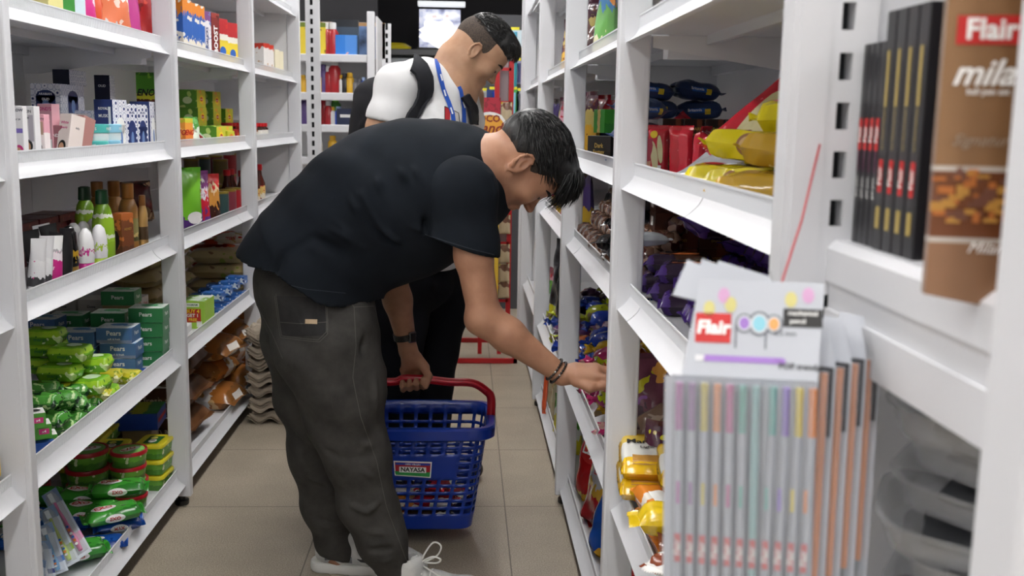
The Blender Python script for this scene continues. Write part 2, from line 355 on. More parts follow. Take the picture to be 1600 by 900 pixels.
def pillow_mesh(m, L, W, H, fin=.012, seed=0, p=2.4, wr=.08, mi=0, T=None, nx=18, ny=12, crimp=True, sag=0.0):
    r = random.Random(seed); ph = [r.uniform(0, 6.28) for _ in range(8)]
    U = np.linspace(-1, 1, nx + 1); V = np.linspace(-1, 1, ny + 1); P = {}
    for s_ in (1, -1):
        G = np.zeros((nx + 1, ny + 1, 3))
        for i, u in enumerate(U):
            for j, v in enumerate(V):
                hu = max(0, 1 - abs(u) ** (p * 1.6)) ** .55; hv = max(0, 1 - abs(v) ** (p * 1.4)) ** .5
                w = 1 + wr * (math.sin(5 * u + ph[0] + 2 * v) * math.cos(4 * v + ph[1]) + .6 * math.sin(11 * u + 7 * v * s_ + ph[2]))
                pin = 1 - .06 * (1 - hu) * 0 - wr * .35 * math.sin(9 * u + ph[3]) * (1 - abs(v)) * 0
                z = H / 2 + s_ * H / 2 * hu * hv * w
                G[i, j] = (u * L / 2 * (1 - wr * .3 * math.cos(6 * v + ph[4])), v * W / 2 * (.94 + .06 * (1 - hu)) * (1 + wr * .25 * math.sin(7 * u + ph[5])), max(z, 0) - sag * (u * u) * H)
        P[s_] = G; m.grid(G if s_ > 0 else G[:, ::-1], mi, T)
    if crimp and fin:
        for e in (-1, 1):
            k = 16; G = np.zeros((3, k * 2 + 1, 3))
            for j in range(k * 2 + 1):
                v = -1 + j / k; za = .0012 * (1 if j % 2 else -1); cu = .3 * fin * math.sin(3 * v + ph[6] + e)
                for i, (a, b) in enumerate(((0, 0), (.5, 1), (1, 1))):
                    G[i, j] = (e * (L / 2 - .001 + a * fin * (1 - .12 * (j % 2) * (i == 2))), v * W / 2 * (1 + .0 * a), H / 2 + za * b + cu * a - sag * H)
            m.grid(G if e > 0 else G[:, ::-1], mi, T)
def pillow(key, name, L, W, H, mt, seed=0, fin=.012, txt=(), marks=(), wr=.08, smooth=60, sag=0, ppow=2.4):
    m = MB(); pillow_mesh(m, L, W, H, fin, seed, ppow, wr, sag=sag)
    parts = [('wrapper', m, mt, smooth)]
    if txt or marks:
        t = MB(); tm = []
        def mi(x):
            if x not in tm: tm.append(x)
            return tm.index(x)
        sp = []; FINE[0] = True
        for i, q in enumerate(marks):
            n0 = len(t.v); dict(p=patch, d=disc)[q[0]](t, q[1], q[2], q[3], q[4], mi(q[5]), rot=q[6] if len(q) > 6 else 0); sp.append((n0, len(t.v), q[1], .0009 + .0003 * i))
        for r in txt: n0 = len(t.v); text(t, r[0], r[1], r[2], r[3], mi(r[4]), r[5] if len(r) > 5 else .02, 0, r[6] if len(r) > 6 else 0); sp.append((n0, len(t.v), r[1], .0022))
        conform(t, m, sp); FINE[0] = False
        parts.append(('lettering', t, tm, 0))
    return assemble(key, name, parts)
def pouch(key, name, W, H, D_, mt, seed=0, txt=(), wr=.06, gus=True, marks=()):
    """stand-up pouch: full at the base, pinched to a flat sealed top"""
    m = MB(); r = random.Random(seed); ph = [r.uniform(0, 6.28) for _ in range(6)]; nx, nz = 12, 16
    for s_ in (-1, 1):
        G = np.zeros((nz + 1, nx + 1, 3))
        for i in range(nz + 1):
            v = i / nz; dep = D_ / 2 * (max(0, 1 - (v / .93) ** 2.2) ** .6 if v < .93 else 0) * (min(1, v / .04) ** .4 if gus else min(1, v / .18) ** .6)
            for j in range(nx + 1):
                u = -1 + 2 * j / nx; hu = max(0, 1 - abs(u) ** 3) ** .5
                w = 1 + wr * 2 * math.sin(6 * v + 3 * u + ph[0] + s_) + wr * math.sin(13 * v - 5 * u + ph[1])
                G[i, j] = (u * W / 2 * (1 - .05 * math.sin(PI * v)), s_ * dep * hu * w + .004 * math.sin(5 * u + ph[2]) * v, v * H)
        m.grid(G if s_ < 0 else G[:, ::-1])
    m.add([(-W / 2 * .95, 0, .001), (0, -D_ / 2 * .9, .001), (W / 2 * .95, 0, .001), (0, D_ / 2 * .9, .001)], [(0, 1, 2, 3)])
    parts = [('pouch_body', m, mt, 70)]
    if txt or marks:
        t = MB(); tm = []
        def mi(x):
            if x not in tm: tm.append(x)
            return tm.index(x)
        sp = []; FINE[0] = True
        for i, q in enumerate(marks): n0 = len(t.v); dict(p=patch, d=disc)[q[0]](t, q[1], q[2], q[3], q[4], mi(q[5])); sp.append((n0, len(t.v), q[1], .0009 + .0003 * i))
        for q in txt: n0 = len(t.v); text(t, q[0], q[1], q[2], q[3], mi(q[4]), .02, 0, q[5] if len(q) > 5 else 0); sp.append((n0, len(t.v), q[1], .0022))
        conform(t, m, sp); FINE[0] = False
        parts.append(('lettering', t, tm, 0))
    return assemble(key, name, parts)
def bottle(key, name, body, cap, bm_, cm_, label=None, sx=1, sy=1, txt=(), n=24, capn='cap'):
    parts = [('bottle_body', MB().lathe(body, n, sx=sx, sy=sy), bm_, 50), (capn, MB().lathe(cap, n, sx=sx if sx < 1 else 1, sy=sy if sy < 1 else 1), cm_, 40)]
    if label: parts.append(('label', MB().lathe(label[0], n, sx=sx, sy=sy, caps=False), label[1], 50))
    if txt:
        t = MB(); tm = []
        for q in txt:
            if q[4] not in tm: tm.append(q[4])
            text(t, q[0], q[1], q[2], q[3], tm.index(q[4]), .02)
        parts.append(('lettering', t, tm, 0))
    return assemble(key, name, parts)
def tube_pack(key, name, r, h, mt, capm, lab=None):
    m = MB(); n = 20; vs = []; prof = [(0, 1), (.15, 1), (.4, .9), (.7, .5), (.93, .12), (1, .08)]
    for v, k in prof:
        for i in range(n):
            a = 2 * PI * i / n; vs.append((r * math.cos(a) * (1 + (1 - k) * .45), r * k * math.sin(a), .02 + v * (h - .02)))
    m.add(vs, [(i * n + k, i * n + (k + 1) % n, (i + 1) * n + (k + 1) % n, (i + 1) * n + k) for i in range(len(prof) - 1) for k in range(n)] + [tuple(range((len(prof) - 1) * n, len(prof) * n)), tuple(reversed(range(n)))])
    return assemble(key, name, [('tube_body', m, mt, 50), ('cap', MB().lathe([(r * .8, 0), (r * .84, .002), (r * .84, .02), (r * .5, .022)], 20), capm, 40)])
def round_tub(key, name, r, h, bm_, lm_, txt=(), lm2=None):
    body = MB().lathe([(r * .86, 0), (r * .88, .002), (r * .95, h - .014), (r * .95, h - .012)], 32)
    lid = MB().lathe([(r * .97, h - .014), (r, h - .013), (r, h), (r * .985, h + .002), (r * .9, h + .002), (r * .89, h), (r * .0001, h)], 32)
    t = MB(); tm = [lm2 or INKG, INKW, INKR]; disc(t, 'T', (0, 0, h + .0006), r * .86, r * .86, 0, 28); disc(t, 'T', (.005, -.002, h + .001), r * .6, r * .32, 1, 24)
    for s_, x, y, z, c in txt: text(t, s_, 'T', (x, y, h + .0015), z, tm.index(c) if c in tm else 1, .03, 0, .1)
    return assemble(key, name, [('tub_body', body, bm_, 40), ('lid', lid, lm_, 40), ('lettering', t, tm, 0)])
def rrect(w, d, r, z, n=5):
    o = []
    for cx, cy, a0 in ((w / 2 - r, d / 2 - r, 0), (-w / 2 + r, d / 2 - r, 90), (-w / 2 + r, -d / 2 + r, 180), (w / 2 - r, -d / 2 + r, 270)):
        for k in range(n + 1):
            a = math.radians(a0 + 90 * k / n); o.append((cx + r * math.cos(a), cy + r * math.sin(a), z))
    return o
def loft(m, rings, mi=0, T=None, cap0=True, cap1=True):
    n = len(rings[0]); vs = [p for r_ in rings for p in r_]
    fs = [(i * n + k, i * n + (k + 1) % n, (i + 1) * n + (k + 1) % n, (i + 1) * n + k) for i in range(len(rings) - 1) for k in range(n)]
    if cap0: fs.append(tuple(reversed(range(n))))
    if cap1: fs.append(tuple(range((len(rings) - 1) * n, len(rings) * n)))
    return m.add(vs, fs, mi, T)
def rect_tub(key, name, w, d, h, bm_, lm_, txt=''):
    body = loft(MB(), [rrect(w * .86, d * .84, .015, 0), rrect(w * .94, d * .93, .018, h - .018)])
    lid = loft(MB(), [rrect(w * .97, d * .96, .018, h - .018), rrect(w, d, .02, h - .016), rrect(w, d, .02, h - .005), rrect(w * .96, d * .95, .018, h), rrect(w * .88, d * .84, .014, h), rrect(w * .87, d * .83, .014, h - .0015)])
    t = MB(); patch(t, 'T', (0, 0, h + .0006), w * .62, d * .5, 0); disc(t, 'T', (-w * .1, 0, h + .001), w * .14, d * .14, 1); disc(t, 'T', (w * .15, .005, h + .001), w * .1, d * .12, 2); text(t, txt, 'T', (0, -.002, h + .0015), .016, 3, .02)
    return assemble(key, name, [('tub_body', body, bm_, 40), ('lid', lid, lm_, 40), ('lettering', t, [INKG, INKW, mat('lemon_print', '#e8e06a'), INKK], 0)])
def jar(key, name, r, h, cm_, gm, lm_):
    return assemble(key, name, [('glass', MB().lathe([(r * .9, 0), (r, .004), (r, h * .72), (r * .7, h * .8), (r * .7, h * .82)], 16), gm, 50),
        ('lid', MB().lathe([(r * .85, h * .8), (r * .88, h * .81), (r * .88, h), (r * .8, h)], 16), cm_, 40), ('label', MB().lathe([(r + .0006, h * .12), (r + .0006, h * .62)], 16, caps=False), lm_, 50)])
def candy(key, name, mt, r=.022, L=.075, seed=0):
    """sweet in a twisted wrapper: lumpy middle, two flared ruffled ends"""
    R = random.Random(seed); n = 16; ph = [R.uniform(0, 6.28) for _ in range(6)]; m = MB(); vs = []
    prof = [(-.5, .75), (-.47, .6), (-.36, .22), (-.3, .35), (-.24, .85), (-.12, 1), (0, 1.04), (.12, 1), (.24, .85), (.3, .35), (.36, .22), (.47, .6), (.5, .75)]
    for i, (x, k) in enumerate(prof):
        fr = abs(x) > .34
        for j in range(n):
            a = 2 * PI * j / n; q = k * r * (1 + (.34 * math.sin(5 * a + ph[0]) if fr else .10 * math.sin(3 * a + 9 * x + ph[1]) + .06 * math.sin(7 * a + ph[2])))
            vs.append((x * L + (.004 * math.sin(3 * a + ph[3]) if fr else 0), q * math.cos(a), q * math.sin(a) * (.55 if fr else .9) + r * .9))
    m.add(vs, [(i * n + j, i * n + (j + 1) % n, (i + 1) * n + (j + 1) % n, (i + 1) * n + j) for i in range(len(prof) - 1) for j in range(n)] + [tuple(reversed(range(n))), tuple(range((len(prof) - 1) * n, len(prof) * n))])
    return assemble(key, name, [('wrapper', m, mt, 60)])
def roll_pack(key, name, mt, r=.026, L=.2, k=4, seed=0):
    """clear tube of round sweets in a row: one bulge per sweet"""
    m = MB(); n = 18; vs = []; K = k * 6; R = random.Random(seed); ph = R.uniform(0, 6)
    for i in range(K + 1):
        u = i / K; b = abs(math.sin(PI * u * k)) ** .45; q = r * (.62 + .38 * b) * (1 if 0 < i < K else .5)
        for j in range(n):
            a = 2 * PI * j / n; w = 1 + .07 * math.sin(4 * a + 14 * u + ph) + .05 * math.sin(9 * a - 20 * u)
            vs.append(((u - .5) * L, q * w * math.cos(a), q * w * math.sin(a) + r))
    m.add(vs, [(i * n + j, i * n + (j + 1) % n, (i + 1) * n + (j + 1) % n, (i + 1) * n + j) for i in range(K) for j in range(n)] + [tuple(reversed(range(n))), tuple(range(K * n, (K + 1) * n))])
    return assemble(key, name, [('wrapper', m, mt, 60)])
# placement helpers
RL_, RR_ = PI / 2, -PI / 2           # fronts towards the aisle on the left / right
def _col(P):
    c = RC.T @ (np.array(P) - CAMP); return 800 + F_ * c[0] / -c[2]
def yl(px, x, z=1.1):          # distance down the aisle for an item standing at depth x, height z, in the direction of column px
    a, b = .3, 9.0
    for _ in range(40):
        m = (a + b) / 2
        if (_col((x, m, z)) < px) == (x < 0): a = m
        else: b = m
    return a
yr = yl
ZL = {k: [z - .036 for z in LT] for k in 'L'}['L']; ZR = [z - .036 for z in RT]
def jit(a): return random.uniform(-a, a)
# ------------------------------------------------------------------ LEFT racks: protos
lo = dict(rough=.35)
Pk = pm('pink_print', [(0, '#e9b8c0'), (.25, '#f3e9e8'), (.62, '#e6a9b6')], wob=.05, blobs=[('#c98c74', 22, .66)])
Wp = pm('white_pink_print', [(0, '#efe9ea'), (.45, '#d7a27e'), (.52, '#efe9ea')], wob=.12, blobs=[('#8a6a78', 60, .62), ('#caa14e', 18, .68)])
Wt = mat('carton_white', '#e9e8ea', **lo); PinkM = mat('carton_pink', '#dfa9b4', **lo); MauveM = mat('carton_mauve', '#a56a72', **lo)
def face_marks(f, u, v, s, hair=INKK):      # the printed portrait on a cosmetics carton
    return [('d', f, u, v, s * .62, s * .8, hair), ('d', f, u + s * .08, v - s * .1, s * .42, s * .58, SKINP, .0009), ('p', f, u + s * .06, v - s * .85, s * .4, s * .5, SKINP, .0008)]
carton('cos_a', 'cosmetic_box', .022, .024, .130, Wt, txt=[('GLOW', 'L', 0, .12, .009, INK), ('spf 24', 'L', 0, .1, .006, INK)], marks=[('p', 'L', 0, .075, .021, .01, mat('violet', '#7a68b8'))] + face_marks('L', .0, .03, .017, INKP))
carton('cos_b', 'cosmetic_box', .024, .032, .130, Wt, txt=[('SKIN', 'L', 0, .118, .009, INK), ('white', 'L', .004, .104, .007, INK)], marks=[('p', 'L', -.007, .08, .012, .06, mat('lilac_grey', '#b7b2bc'))] + face_marks('L', .002, .04, .018))
carton('cos_c', 'cosmetic_box', .024, .028, .112, Pk, txt=[('BEAUTY', 'L', 0, .1, .008, INK)], marks=face_marks('L', .003, .035, .015) + [('p', 'L', -.004, .08, .014, .03, mat('beige_p', '#b99a86'))])
carton('cos_d', 'cosmetic_box', .030, .042, .138, PinkM, txt=[("POND'S", 'L', 0, .125, .012, INKP), ('BB', 'L', 0, .1, .026, INKW), ('beauty', 'L', 0, .08, .008, INKW)], marks=[('p', 'L', 0, .028, .036, .045, INKW), ('d', 'L', .006, .062, .018, .01, GOLD)])
carton('cos_e', 'cosmetic_box', .10, .07, .115, mat('blush_white', '#eadfdd'), txt=[("POND'S", 'L', .004, .095, .013, INKP), ("POND'S", 'F', 0, .09, .014, INKP)])
carton('cos_f', 'cosmetic_box', .05, .045, .085, MauveM, txt=[("POND'S", 'L', 0, .06, .011, INKW)])
carton('cos_g', 'cosmetic_box', .045, .038, .112, mat('ivory_c', '#e8dcd6'), top=Wt, txt=[('White', 'L', 0, .09, .010, INKP), ('Beauty', 'L', 0, .078, .008, INKP), ('daily', 'F', 0, .08, .007, INK)], marks=face_marks('L', .001, .03, .02))
carton('cos_h', 'cosmetic_box', .045, .038, .110, mat('rose_brown', '#b07e78'), txt=[("POND'S", 'L', 0, .09, .009, INKW)], marks=[('d', 'L', 0, .045, .012, .02, GOLD)])
def cream(key, lidc, bodyc, w='POND\'S', r=.036, h=.042):
    return bottle(key, 'cream_jar', [(r * .92, 0), (r * .95, .002), (r * .95, h * .5), (r * .9, h * .52)], [(r, h * .5), (r * 1.02, h * .52), (r * 1.02, h), (r * .95, h + .002)], mat(bodyc[0], bodyc[1], rough=.3), mat(lidc[0], lidc[1], rough=.3), txt=[(w, 'L', (-r * 1.03, 0, h * .75), .010, INKW), (w, 'F', (0, -r * 1.03, h * .75), .010, INKW)], capn='lid')
cream('jar_t', ('teal_lid', '#4fb6b0'), ('pale_jar', '#dfe9ea')); cream('jar_b', ('sky_lid', '#8cc6df'), ('pale_jar', '#dfe9ea'))
# navy and white arabesque gift cartons
def arab(name, a='#e6e6ee', b='#2b3f78', sc=55):
    m = mat(name, a, rough=.35); 
    if 'arab' not in m:
        m['arab'] = 1; N = m.node_tree.nodes; L = m.node_tree.links; tc = N.new('ShaderNodeTexCoord'); v = N.new('ShaderNodeTexVoronoi'); v.inputs['Scale'].default_value = sc; v.inputs['Randomness'].default_value = .15
        L.new(tc.outputs['Object'], v.inputs['Vector']); r = N.new('ShaderNodeValToRGB'); r.color_ramp.interpolation = 'CONSTANT'; r.color_ramp.elements[0].color = hx(b); r.color_ramp.elements[1].position = .32; r.color_ramp.elements[1].color = hx(a)
        e = r.color_ramp.elements.new(.55); e.color = hx('#8d97b8'); e = r.color_ramp.elements.new(.6); e.color = hx(a); L.new(v.outputs['Distance'], r.inputs[0]); L.new(r.outputs[0], N['Principled BSDF'].inputs['Base Color'])
    return m
AR = arab('arabesque_print'); NAVY = mat('navy_print', '#2a3a70', rough=.35); DNAVY = mat('dark_navy', '#1a2038', rough=.4)
def arch_marks(f, w, h, cols=(NAVY, mat('bottle_glow', '#6a86b8'))):
    return [('p', f, 0, h * .38, w, h * .55, cols[0]), ('d', f, 0, h * .62, w / 2, h * .2, cols[0]), ('d', f, 0, h * .35, w * .2, h * .2, cols[1], .0009)]
carton('per_big', 'perfume_gift_box', .19, .085, .10, AR, txt=[('ARABIAN', 'L', 0, .07, .009, INKW), ('OUD', 'L', 0, .055, .01, INKW)], marks=arch_marks('L', .056, .10) + arch_marks('F', .08, .10))
carton('per_flat', 'perfume_gift_box', .20, .12, .125, AR, txt=[('ATTAR', 'L', 0, .08, .012, GOLD)], marks=arch_marks('L', .07, .11, (DNAVY, GOLD)) + arch_marks('F', .09, .12, (DNAVY, GOLD)))
carton('per_dark', 'perfume_box', .05, .05, .115, DNAVY, front=AR, txt=[('OUD', 'L', 0, .08, .011, INKW)])
carton('per_dark2', 'perfume_box', .14, .05, .045, DNAVY, front=AR)
carton('per_tall', 'perfume_box', .065, .06, .155, NAVY, front=AR, txt=[('ROYAL', 'L', 0, .13, .010, INKW), ('MUSK', 'L', 0, .11, .012, INKW)], marks=[('p', 'L', -.02, .075, .008, .12, INKW), ('p', 'L', .006, .05, .03, .05, mat('navy_lt', '#5a6ca8'))] + arch_marks('F', .04, .13, (INKW, mat('bottle_glow', '#6a86b8'))))
carton('per_slim', 'perfume_box', .05, .04, .145, AR, txt=[('MUSK', 'F', 0, .12, .009, INKN)], marks=arch_marks('F', .034, .12) + arch_marks('L', .03, .12))
EnG = pm('eno_green', [(0, '#5a2a20'), (.16, '#d6d43a'), (.34, '#57a02c'), (.9, '#3f7d22')], wob=.06, blobs=[('#8bc53a', 30, .62)])
carton('eno_g', 'antacid_box', .07, .07, .11, EnG, txt=[('ENO', 'L', 0, .04, .032, INKK, .03, 0, .3)])
EnO = pm('eno_orange', [(0, '#b8452a'), (.12, '#e8893a'), (.55, '#f0a040'), (.85, '#d6cf3c')], wob=.05, blobs=[('#f6c36a', 30, .62)])
carton('eno_o', 'antacid_box', .05, .05, .105, EnO, txt=[('ENO', 'L', 0, .055, .026, INKR, .03, 0, .3), ('ENO', 'F', 0, .055, .026, INKR, .03, 0, .3)])
X0 = -.985
def lp(key, px, x, z, rz, label, cat, group=None, dz=0): return put(key, (x, yl(px, x, z + dz), z + dz), (0, 0, rz), label, cat, group)
Z2 = ZL[1]; G = 'face cream boxes by the rack edge'
lp('cos_a', 35, -1.0, Z2, RL_ - .05, 'slim white face cream box with violet stripe and pink haired portrait', 'box', G)
lp('cos_b', 52, -1.0, Z2, RL_ - .15, 'tall white face cream box with grey print beside the violet striped one', 'box', G)
lp('cos_c', 68, -.995, Z2, RL_ - .15, 'beige and pink face cream box in front of the pink BB cream box', 'box', G)
lp('cos_d', 80, -1.045, Z2, RL_ - .3, 'tall pink BB cream box with white lower panel', 'box', G)
lp('cos_e', 107, -1.10, Z2, RL_ - .2, 'wide pale cream box behind the mauve face cream box', 'box', G)
lp('cos_f', 97, -1.02, Z2, RL_ - .25, 'short mauve face cream box beside the tall pink one', 'box', G)
o = lp('cos_g', 106, -.995, Z2, RL_ - .45, 'white beauty cream box with portrait leaning to the right', 'box', G); o.rotation_euler = (0, .22, RL_ - .45)
o = lp('cos_h', 121, -1.0, Z2, RL_ - .35, 'brown pink cream box leaning on the white portrait box', 'box', G, ); o.rotation_euler = (0, .3, RL_ - .35)
o = put('cos_a', (-.99, yl(134, -.99), Z2 + .001), (0, .35, RL_ - .2), 'white cream box leaning at the teal jars', 'box', G, sc=.75)
G = 'cream jars on the second shelf'
for px, x, dz, k, lab in [(150, -.995, 0, 'jar_t', 'teal lidded cream jar at the bottom of the front pile'), (152, -.995, .044, 'jar_t', 'teal lidded cream jar on top of the front pile'), (170, -.99, 0, 'jar_b', 'sky blue cream jar at the bottom beside the teal pile'), (172, -.99, .044, 'jar_b', 'sky blue cream jar on top beside the teal pile'), (143, -1.08, .044, 'jar_b', 'sky blue cream jar raised behind the teal pile')]:
    put(k, (x, yl(px, x), Z2 + dz), RL_, lab, 'jar', G)
put('jar_t', (-1.08, yl(143, -1.08), Z2), RL_, 'teal lidded cream jar behind the front jar piles', 'jar', G)
G = 'blue and white perfume gift boxes'
lp('per_big', 93, -1.22, Z2, RL_, 'big blue and white arabesque gift box with navy arch, farthest left', 'gift box', G, dz=.10)
carton('per_under', 'perfume_gift_box', .19, .10, .099, AR, txt=[('OUD', 'L', 0, .024, .012, INKN)])
lp('per_under', 93, -1.22, Z2, RL_, 'flat arabesque gift box under the big arched one', 'gift box', G)
lp('per_flat', 152, -1.15, Z2, RL_, 'wide arabesque gift box with dark arches behind the jars', 'gift box', G)
put('per_dark2', (-1.22, yl(110, -1.22, 1.35), Z2 + .201), RL_, 'small dark navy perfume box on top of the big arched gift box', 'box', 'dark perfume boxes')
put('per_dark', (-1.19, yl(164, -1.19, 1.35), Z2 + .126), RL_, 'dark navy perfume box standing alone on the wide arabesque box', 'box', 'dark perfume boxes')
for i, (px, x) in enumerate([(176, -.995), (199, -.99), (216, -.995)]):
    lp(['per_tall', 'per_slim', 'per_slim'][i], px, x, Z2, RL_ - .3, ['navy perfume box with white spine stripe right of the jars', 'white arabesque perfume box next to the navy one', 'narrow arabesque perfume box two along from the navy one'][i], 'box', G)
lp('per_tall', 226, -1.0, Z2, RL_, 'dark navy perfume box in front of the green antacid box', 'box', G)
carton('riser', 'carton', .08, .12, .15, mat('carton_kraft', '#a98c68')); lp('riser', 236, -1.11, Z2, RL_, 'plain brown carton under the green antacid box', 'box')
lp('eno_g', 236, -1.11, Z2, RL_ - .2, 'green ENO antacid box standing on a carton', 'box', dz=.151)
# T1: pouches along the top shelf, cut by the picture edge
Z1 = ZL[0]
def simple(n, c, c2=None, th=.6, sc=20): return pm(n, [(0, c)], blobs=[(c2, sc, th)] if c2 else [], rough=.3)
carton('t1a', 'tea_carton', .05, .08, .2, simple('pale_yellow_p', '#e8df9a', '#d8c23a')); carton('t1b', 'soap_carton', .06, .06, .16, simple('grn_white_p', '#3d8f3c'), marks=[('p', 'L', 0, .03, .04, .04, INKW), ('p', 'L', 0, .03, .03, .028, INKG, .0009)])
carton('t1c', 'soap_carton', .07, .05, .17, mat('ice_blue', '#cfe0ea'), txt=[('baby', 'L', 0, .05, .016, INKB)])
pouch('t1d', 'refill_pouch', .10, .20, .05, pm('mag_flower', [(0, '#d6368a'), (.5, '#f3e4ee')], wob=.3, blobs=[('#f0d6e6', 30, .56)]))
pouch('t1e', 'refill_pouch', .08, .18, .05, simple('orange_pouch', '#d8552e', '#f0b090'))
pouch('t1f', 'refill_pouch', .16, .25, .08, pm('peach_pouch', [(0, '#c9c9cc'), (.15, '#e07a52'), (.5, '#eeeae6')], wob=.35, blobs=[('#d4562e', 14, .6), ('#f4d9cc', 22, .64)]))
pouch('t1g', 'refill_pouch', .16, .25, .07, pm('red_pouch', [(0, '#b01c20')], blobs=[('#7c1014', 16, .6), ('#e0493a', 40, .7)], rough=.25))
pouch('t1h', 'refill_pouch', .10, .22, .05, simple('magenta_pouch', '#c3418f', '#e8a8cf'))
for k, px, x, lab in [('t1a', 68, -1.02, 'pale yellow tea carton on the top shelf'), ('t1b', 90, -1.0, 'green soap carton with white square on the top shelf'), ('t1c', 108, -1.0, 'ice blue soap carton on the top shelf'), ('t1d', 127, -1.0, 'magenta flowered refill pouch on the top shelf'), ('t1e', 141, -1.01, 'small orange refill pouch beside the magenta flowered one'), ('t1f', 170, -1.02, 'white refill pouch with big peach flowers'), ('t1h', 201, -1.02, 'slim magenta pouch between the peach and the red ones'), ('t1g', 222, -1.02, 'large dark red pouch at the end of the top shelf')]:
    lp(k, px, x, Z1, RL_ - .35, lab, 'pouch' if k[2] in 'defgh' else 'box', 'packs on the cut off top shelf')
# T3: tubes and bottles
Z3 = ZL[2]
TW = pm('tube_white', [(0, '#3a3a3c'), (.18, '#e6e6e8'), (.55, '#d9d9dc')], wob=.1, blobs=[('#c23a86', 40, .66)]); TB = pm('tube_black', [(0, '#1a1a1c')], blobs=[('#b9b9bb', 35, .66)])
TM = pm('tube_mag', [(0, '#c22a80'), (.45, '#e9dfe4'), (.62, '#a9a4a9'), (.68, '#ececec')], wob=.1, blobs=[('#f3c3da', 40, .62)])
tube_pack('tube_w', 'face_wash_tube', .019, .13, TW, Wt); tube_pack('tube_b', 'face_wash_tube', .019, .135, TB, BLACKP); tube_pack('tube_m', 'face_wash_tube', .02, .125, TM, mat('cap_magenta', '#c42c86', rough=.3))
G = 'face wash tubes on the third shelf'; tl = [('tube_w', 46, -.985, .1, 'white face wash tube nearest the rack edge'), ('tube_b', 53, -1.03, -.1, 'black face wash tube behind the nearest white tube'), ('tube_w', 57, -.99, .12, 'second white face wash tube from the rack edge'), ('tube_b', 63, -1.0, .2, 'black tube touching the magenta tube'), ('tube_m', 74, -.985, .08, 'white and magenta face wash tube with printed portrait'), ('tube_b', 83, -1.04, -.12, 'black tube behind the magenta tube'), ('tube_b', 91, -.99, .1, 'black face wash tube beside the round shouldered black bottle'), ('tube_w', 70, -1.08, -.1, 'grey white tube standing farther back')]
for k, px, x, a, lab in tl: put(k, (x, yl(px, x), Z3), (a * .6, a, RL_ - .4 + a), lab, 'tube', G)
bottle('deo_blk', 'lotion_bottle', [(.026, 0), (.027, .003), (.027, .035), (.026, .036)], [(.027, .036), (.029, .04), (.029, .08), (.024, .12), (.012, .135), (.002, .138)], mat('cap_gold', '#a07d3c', rough=.3, metal=.5), pm('blk_yellow', [(0, '#141416'), (.2, '#b9932a'), (.38, '#141416')], wob=.25, rough=.2), sx=1, sy=.7, capn='upper_body')
def rollon(key, c): return bottle(key, 'roll_on_bottle', [(.023, 0), (.024, .003), (.024, .03), (.023, .031)], [(.024, .032), (.026, .05), (.025, .085), (.018, .11), (.008, .12), (.001, .121)], mat(c[0], c[1], rough=.25), pm('rollon_white_' + c[0], [(0, '#e8e8ea'), (.3, c[1]), (.38, '#e8e8ea')], wob=.3, rough=.2), sy=.8, capn='upper_body')
rollon('ro_p', ('ro_pink', '#c3328a')); rollon('ro_g', ('ro_green', '#a8c83a')); rollon('ro_w', ('ro_white', '#d9d9dc'))
lp('deo_blk', 111, -.985, Z3, RL_, 'black bottle with gold base and yellow swirl', 'bottle')
for k, px, x, lab in [('ro_w', 118, -1.06, 'white bottle behind the black and gold one'), ('ro_p', 136, -.98, 'white roll on bottle with magenta base'), ('ro_w', 133, -1.05, 'white bottle behind the magenta based one'), ('ro_g', 157, -.98, 'white roll on bottle with lime green base'), ('ro_w', 148, -1.05, 'white bottle between the lime based one and the rear green shampoo')]: lp(k, px, x, Z3, RL_, lab, 'bottle', 'small white bottles on the third shelf')
bottle('sham_g', 'shampoo_bottle', [(.030, 0), (.034, .004), (.036, .06), (.034, .12), (.026, .155), (.018, .168)], [(.0185, .168), (.021, .17), (.019, .205), (.012, .208)], pm('sham_green', [(0, '#8fb82e'), (.38, '#9bc43a'), (.45, '#dfe6cf'), (.5, '#8fb82e'), (.78, '#e6ecd8'), (.84, '#7fae28')], wob=.06, rough=.2), mat('cap_dkgreen', '#123f22', rough=.3), sy=.75, txt=[('VO5', 'L', (-.037, 0, .07), .018, INKN)])
lp('sham_g', 164, -1.0, Z3, RL_ - .3, 'tall lime green shampoo bottle with dark green cap in front', 'bottle', 'green shampoo bottles'); lp('sham_g', 137, -1.09, Z3, RL_ - .3, 'tall lime green shampoo bottle set back behind the roll ons', 'bottle', 'green shampoo bottles')
TAN = mat('tan_plastic', '#a8773c', rough=.3, vary=(12, '#8c5e2c')); TANC = mat('tan_cap', '#9a642c', rough=.3)
bottle('tan_a', 'lotion_bottle', [(.024, 0), (.028, .003), (.028, .13), (.02, .155), (.015, .16)], [(.017, .16), (.018, .162), (.018, .205), (.015, .207)], TAN, TANC, label=([(.0285, .03), (.0285, .1)], pm('tan_label', [(0, '#4c4a2a'), (.3, '#8a8250')], blobs=[('#c9b070', 40, .6)])))
bottle('tan_s', 'lotion_bottle', [(.016, 0), (.02, .003), (.02, .11), (.015, .13), (.012, .135)], [(.014, .135), (.014, .165), (.012, .167)], mat('sand_plastic', '#b08a50', rough=.35), TANC, label=([(.0205, .03), (.0205, .07)], mat('dark_lab', '#4a3620')), sy=.7)
carton('tan_box', 'lotion_box', .055, .05, .135, pm('brown_orange_p', [(0, '#5e3a28'), (.3, '#7a4528'), (.85, '#b0622e')], axis='Z', wob=.1, blobs=[('#c8763a', 30, .6)]), txt=[('HONEY', 'F', 0, .09, .010, GOLD), ('OIL', 'L', 0, .09, .012, GOLD)], marks=[('d', 'L', 0, .06, .016, .03, INKK)])
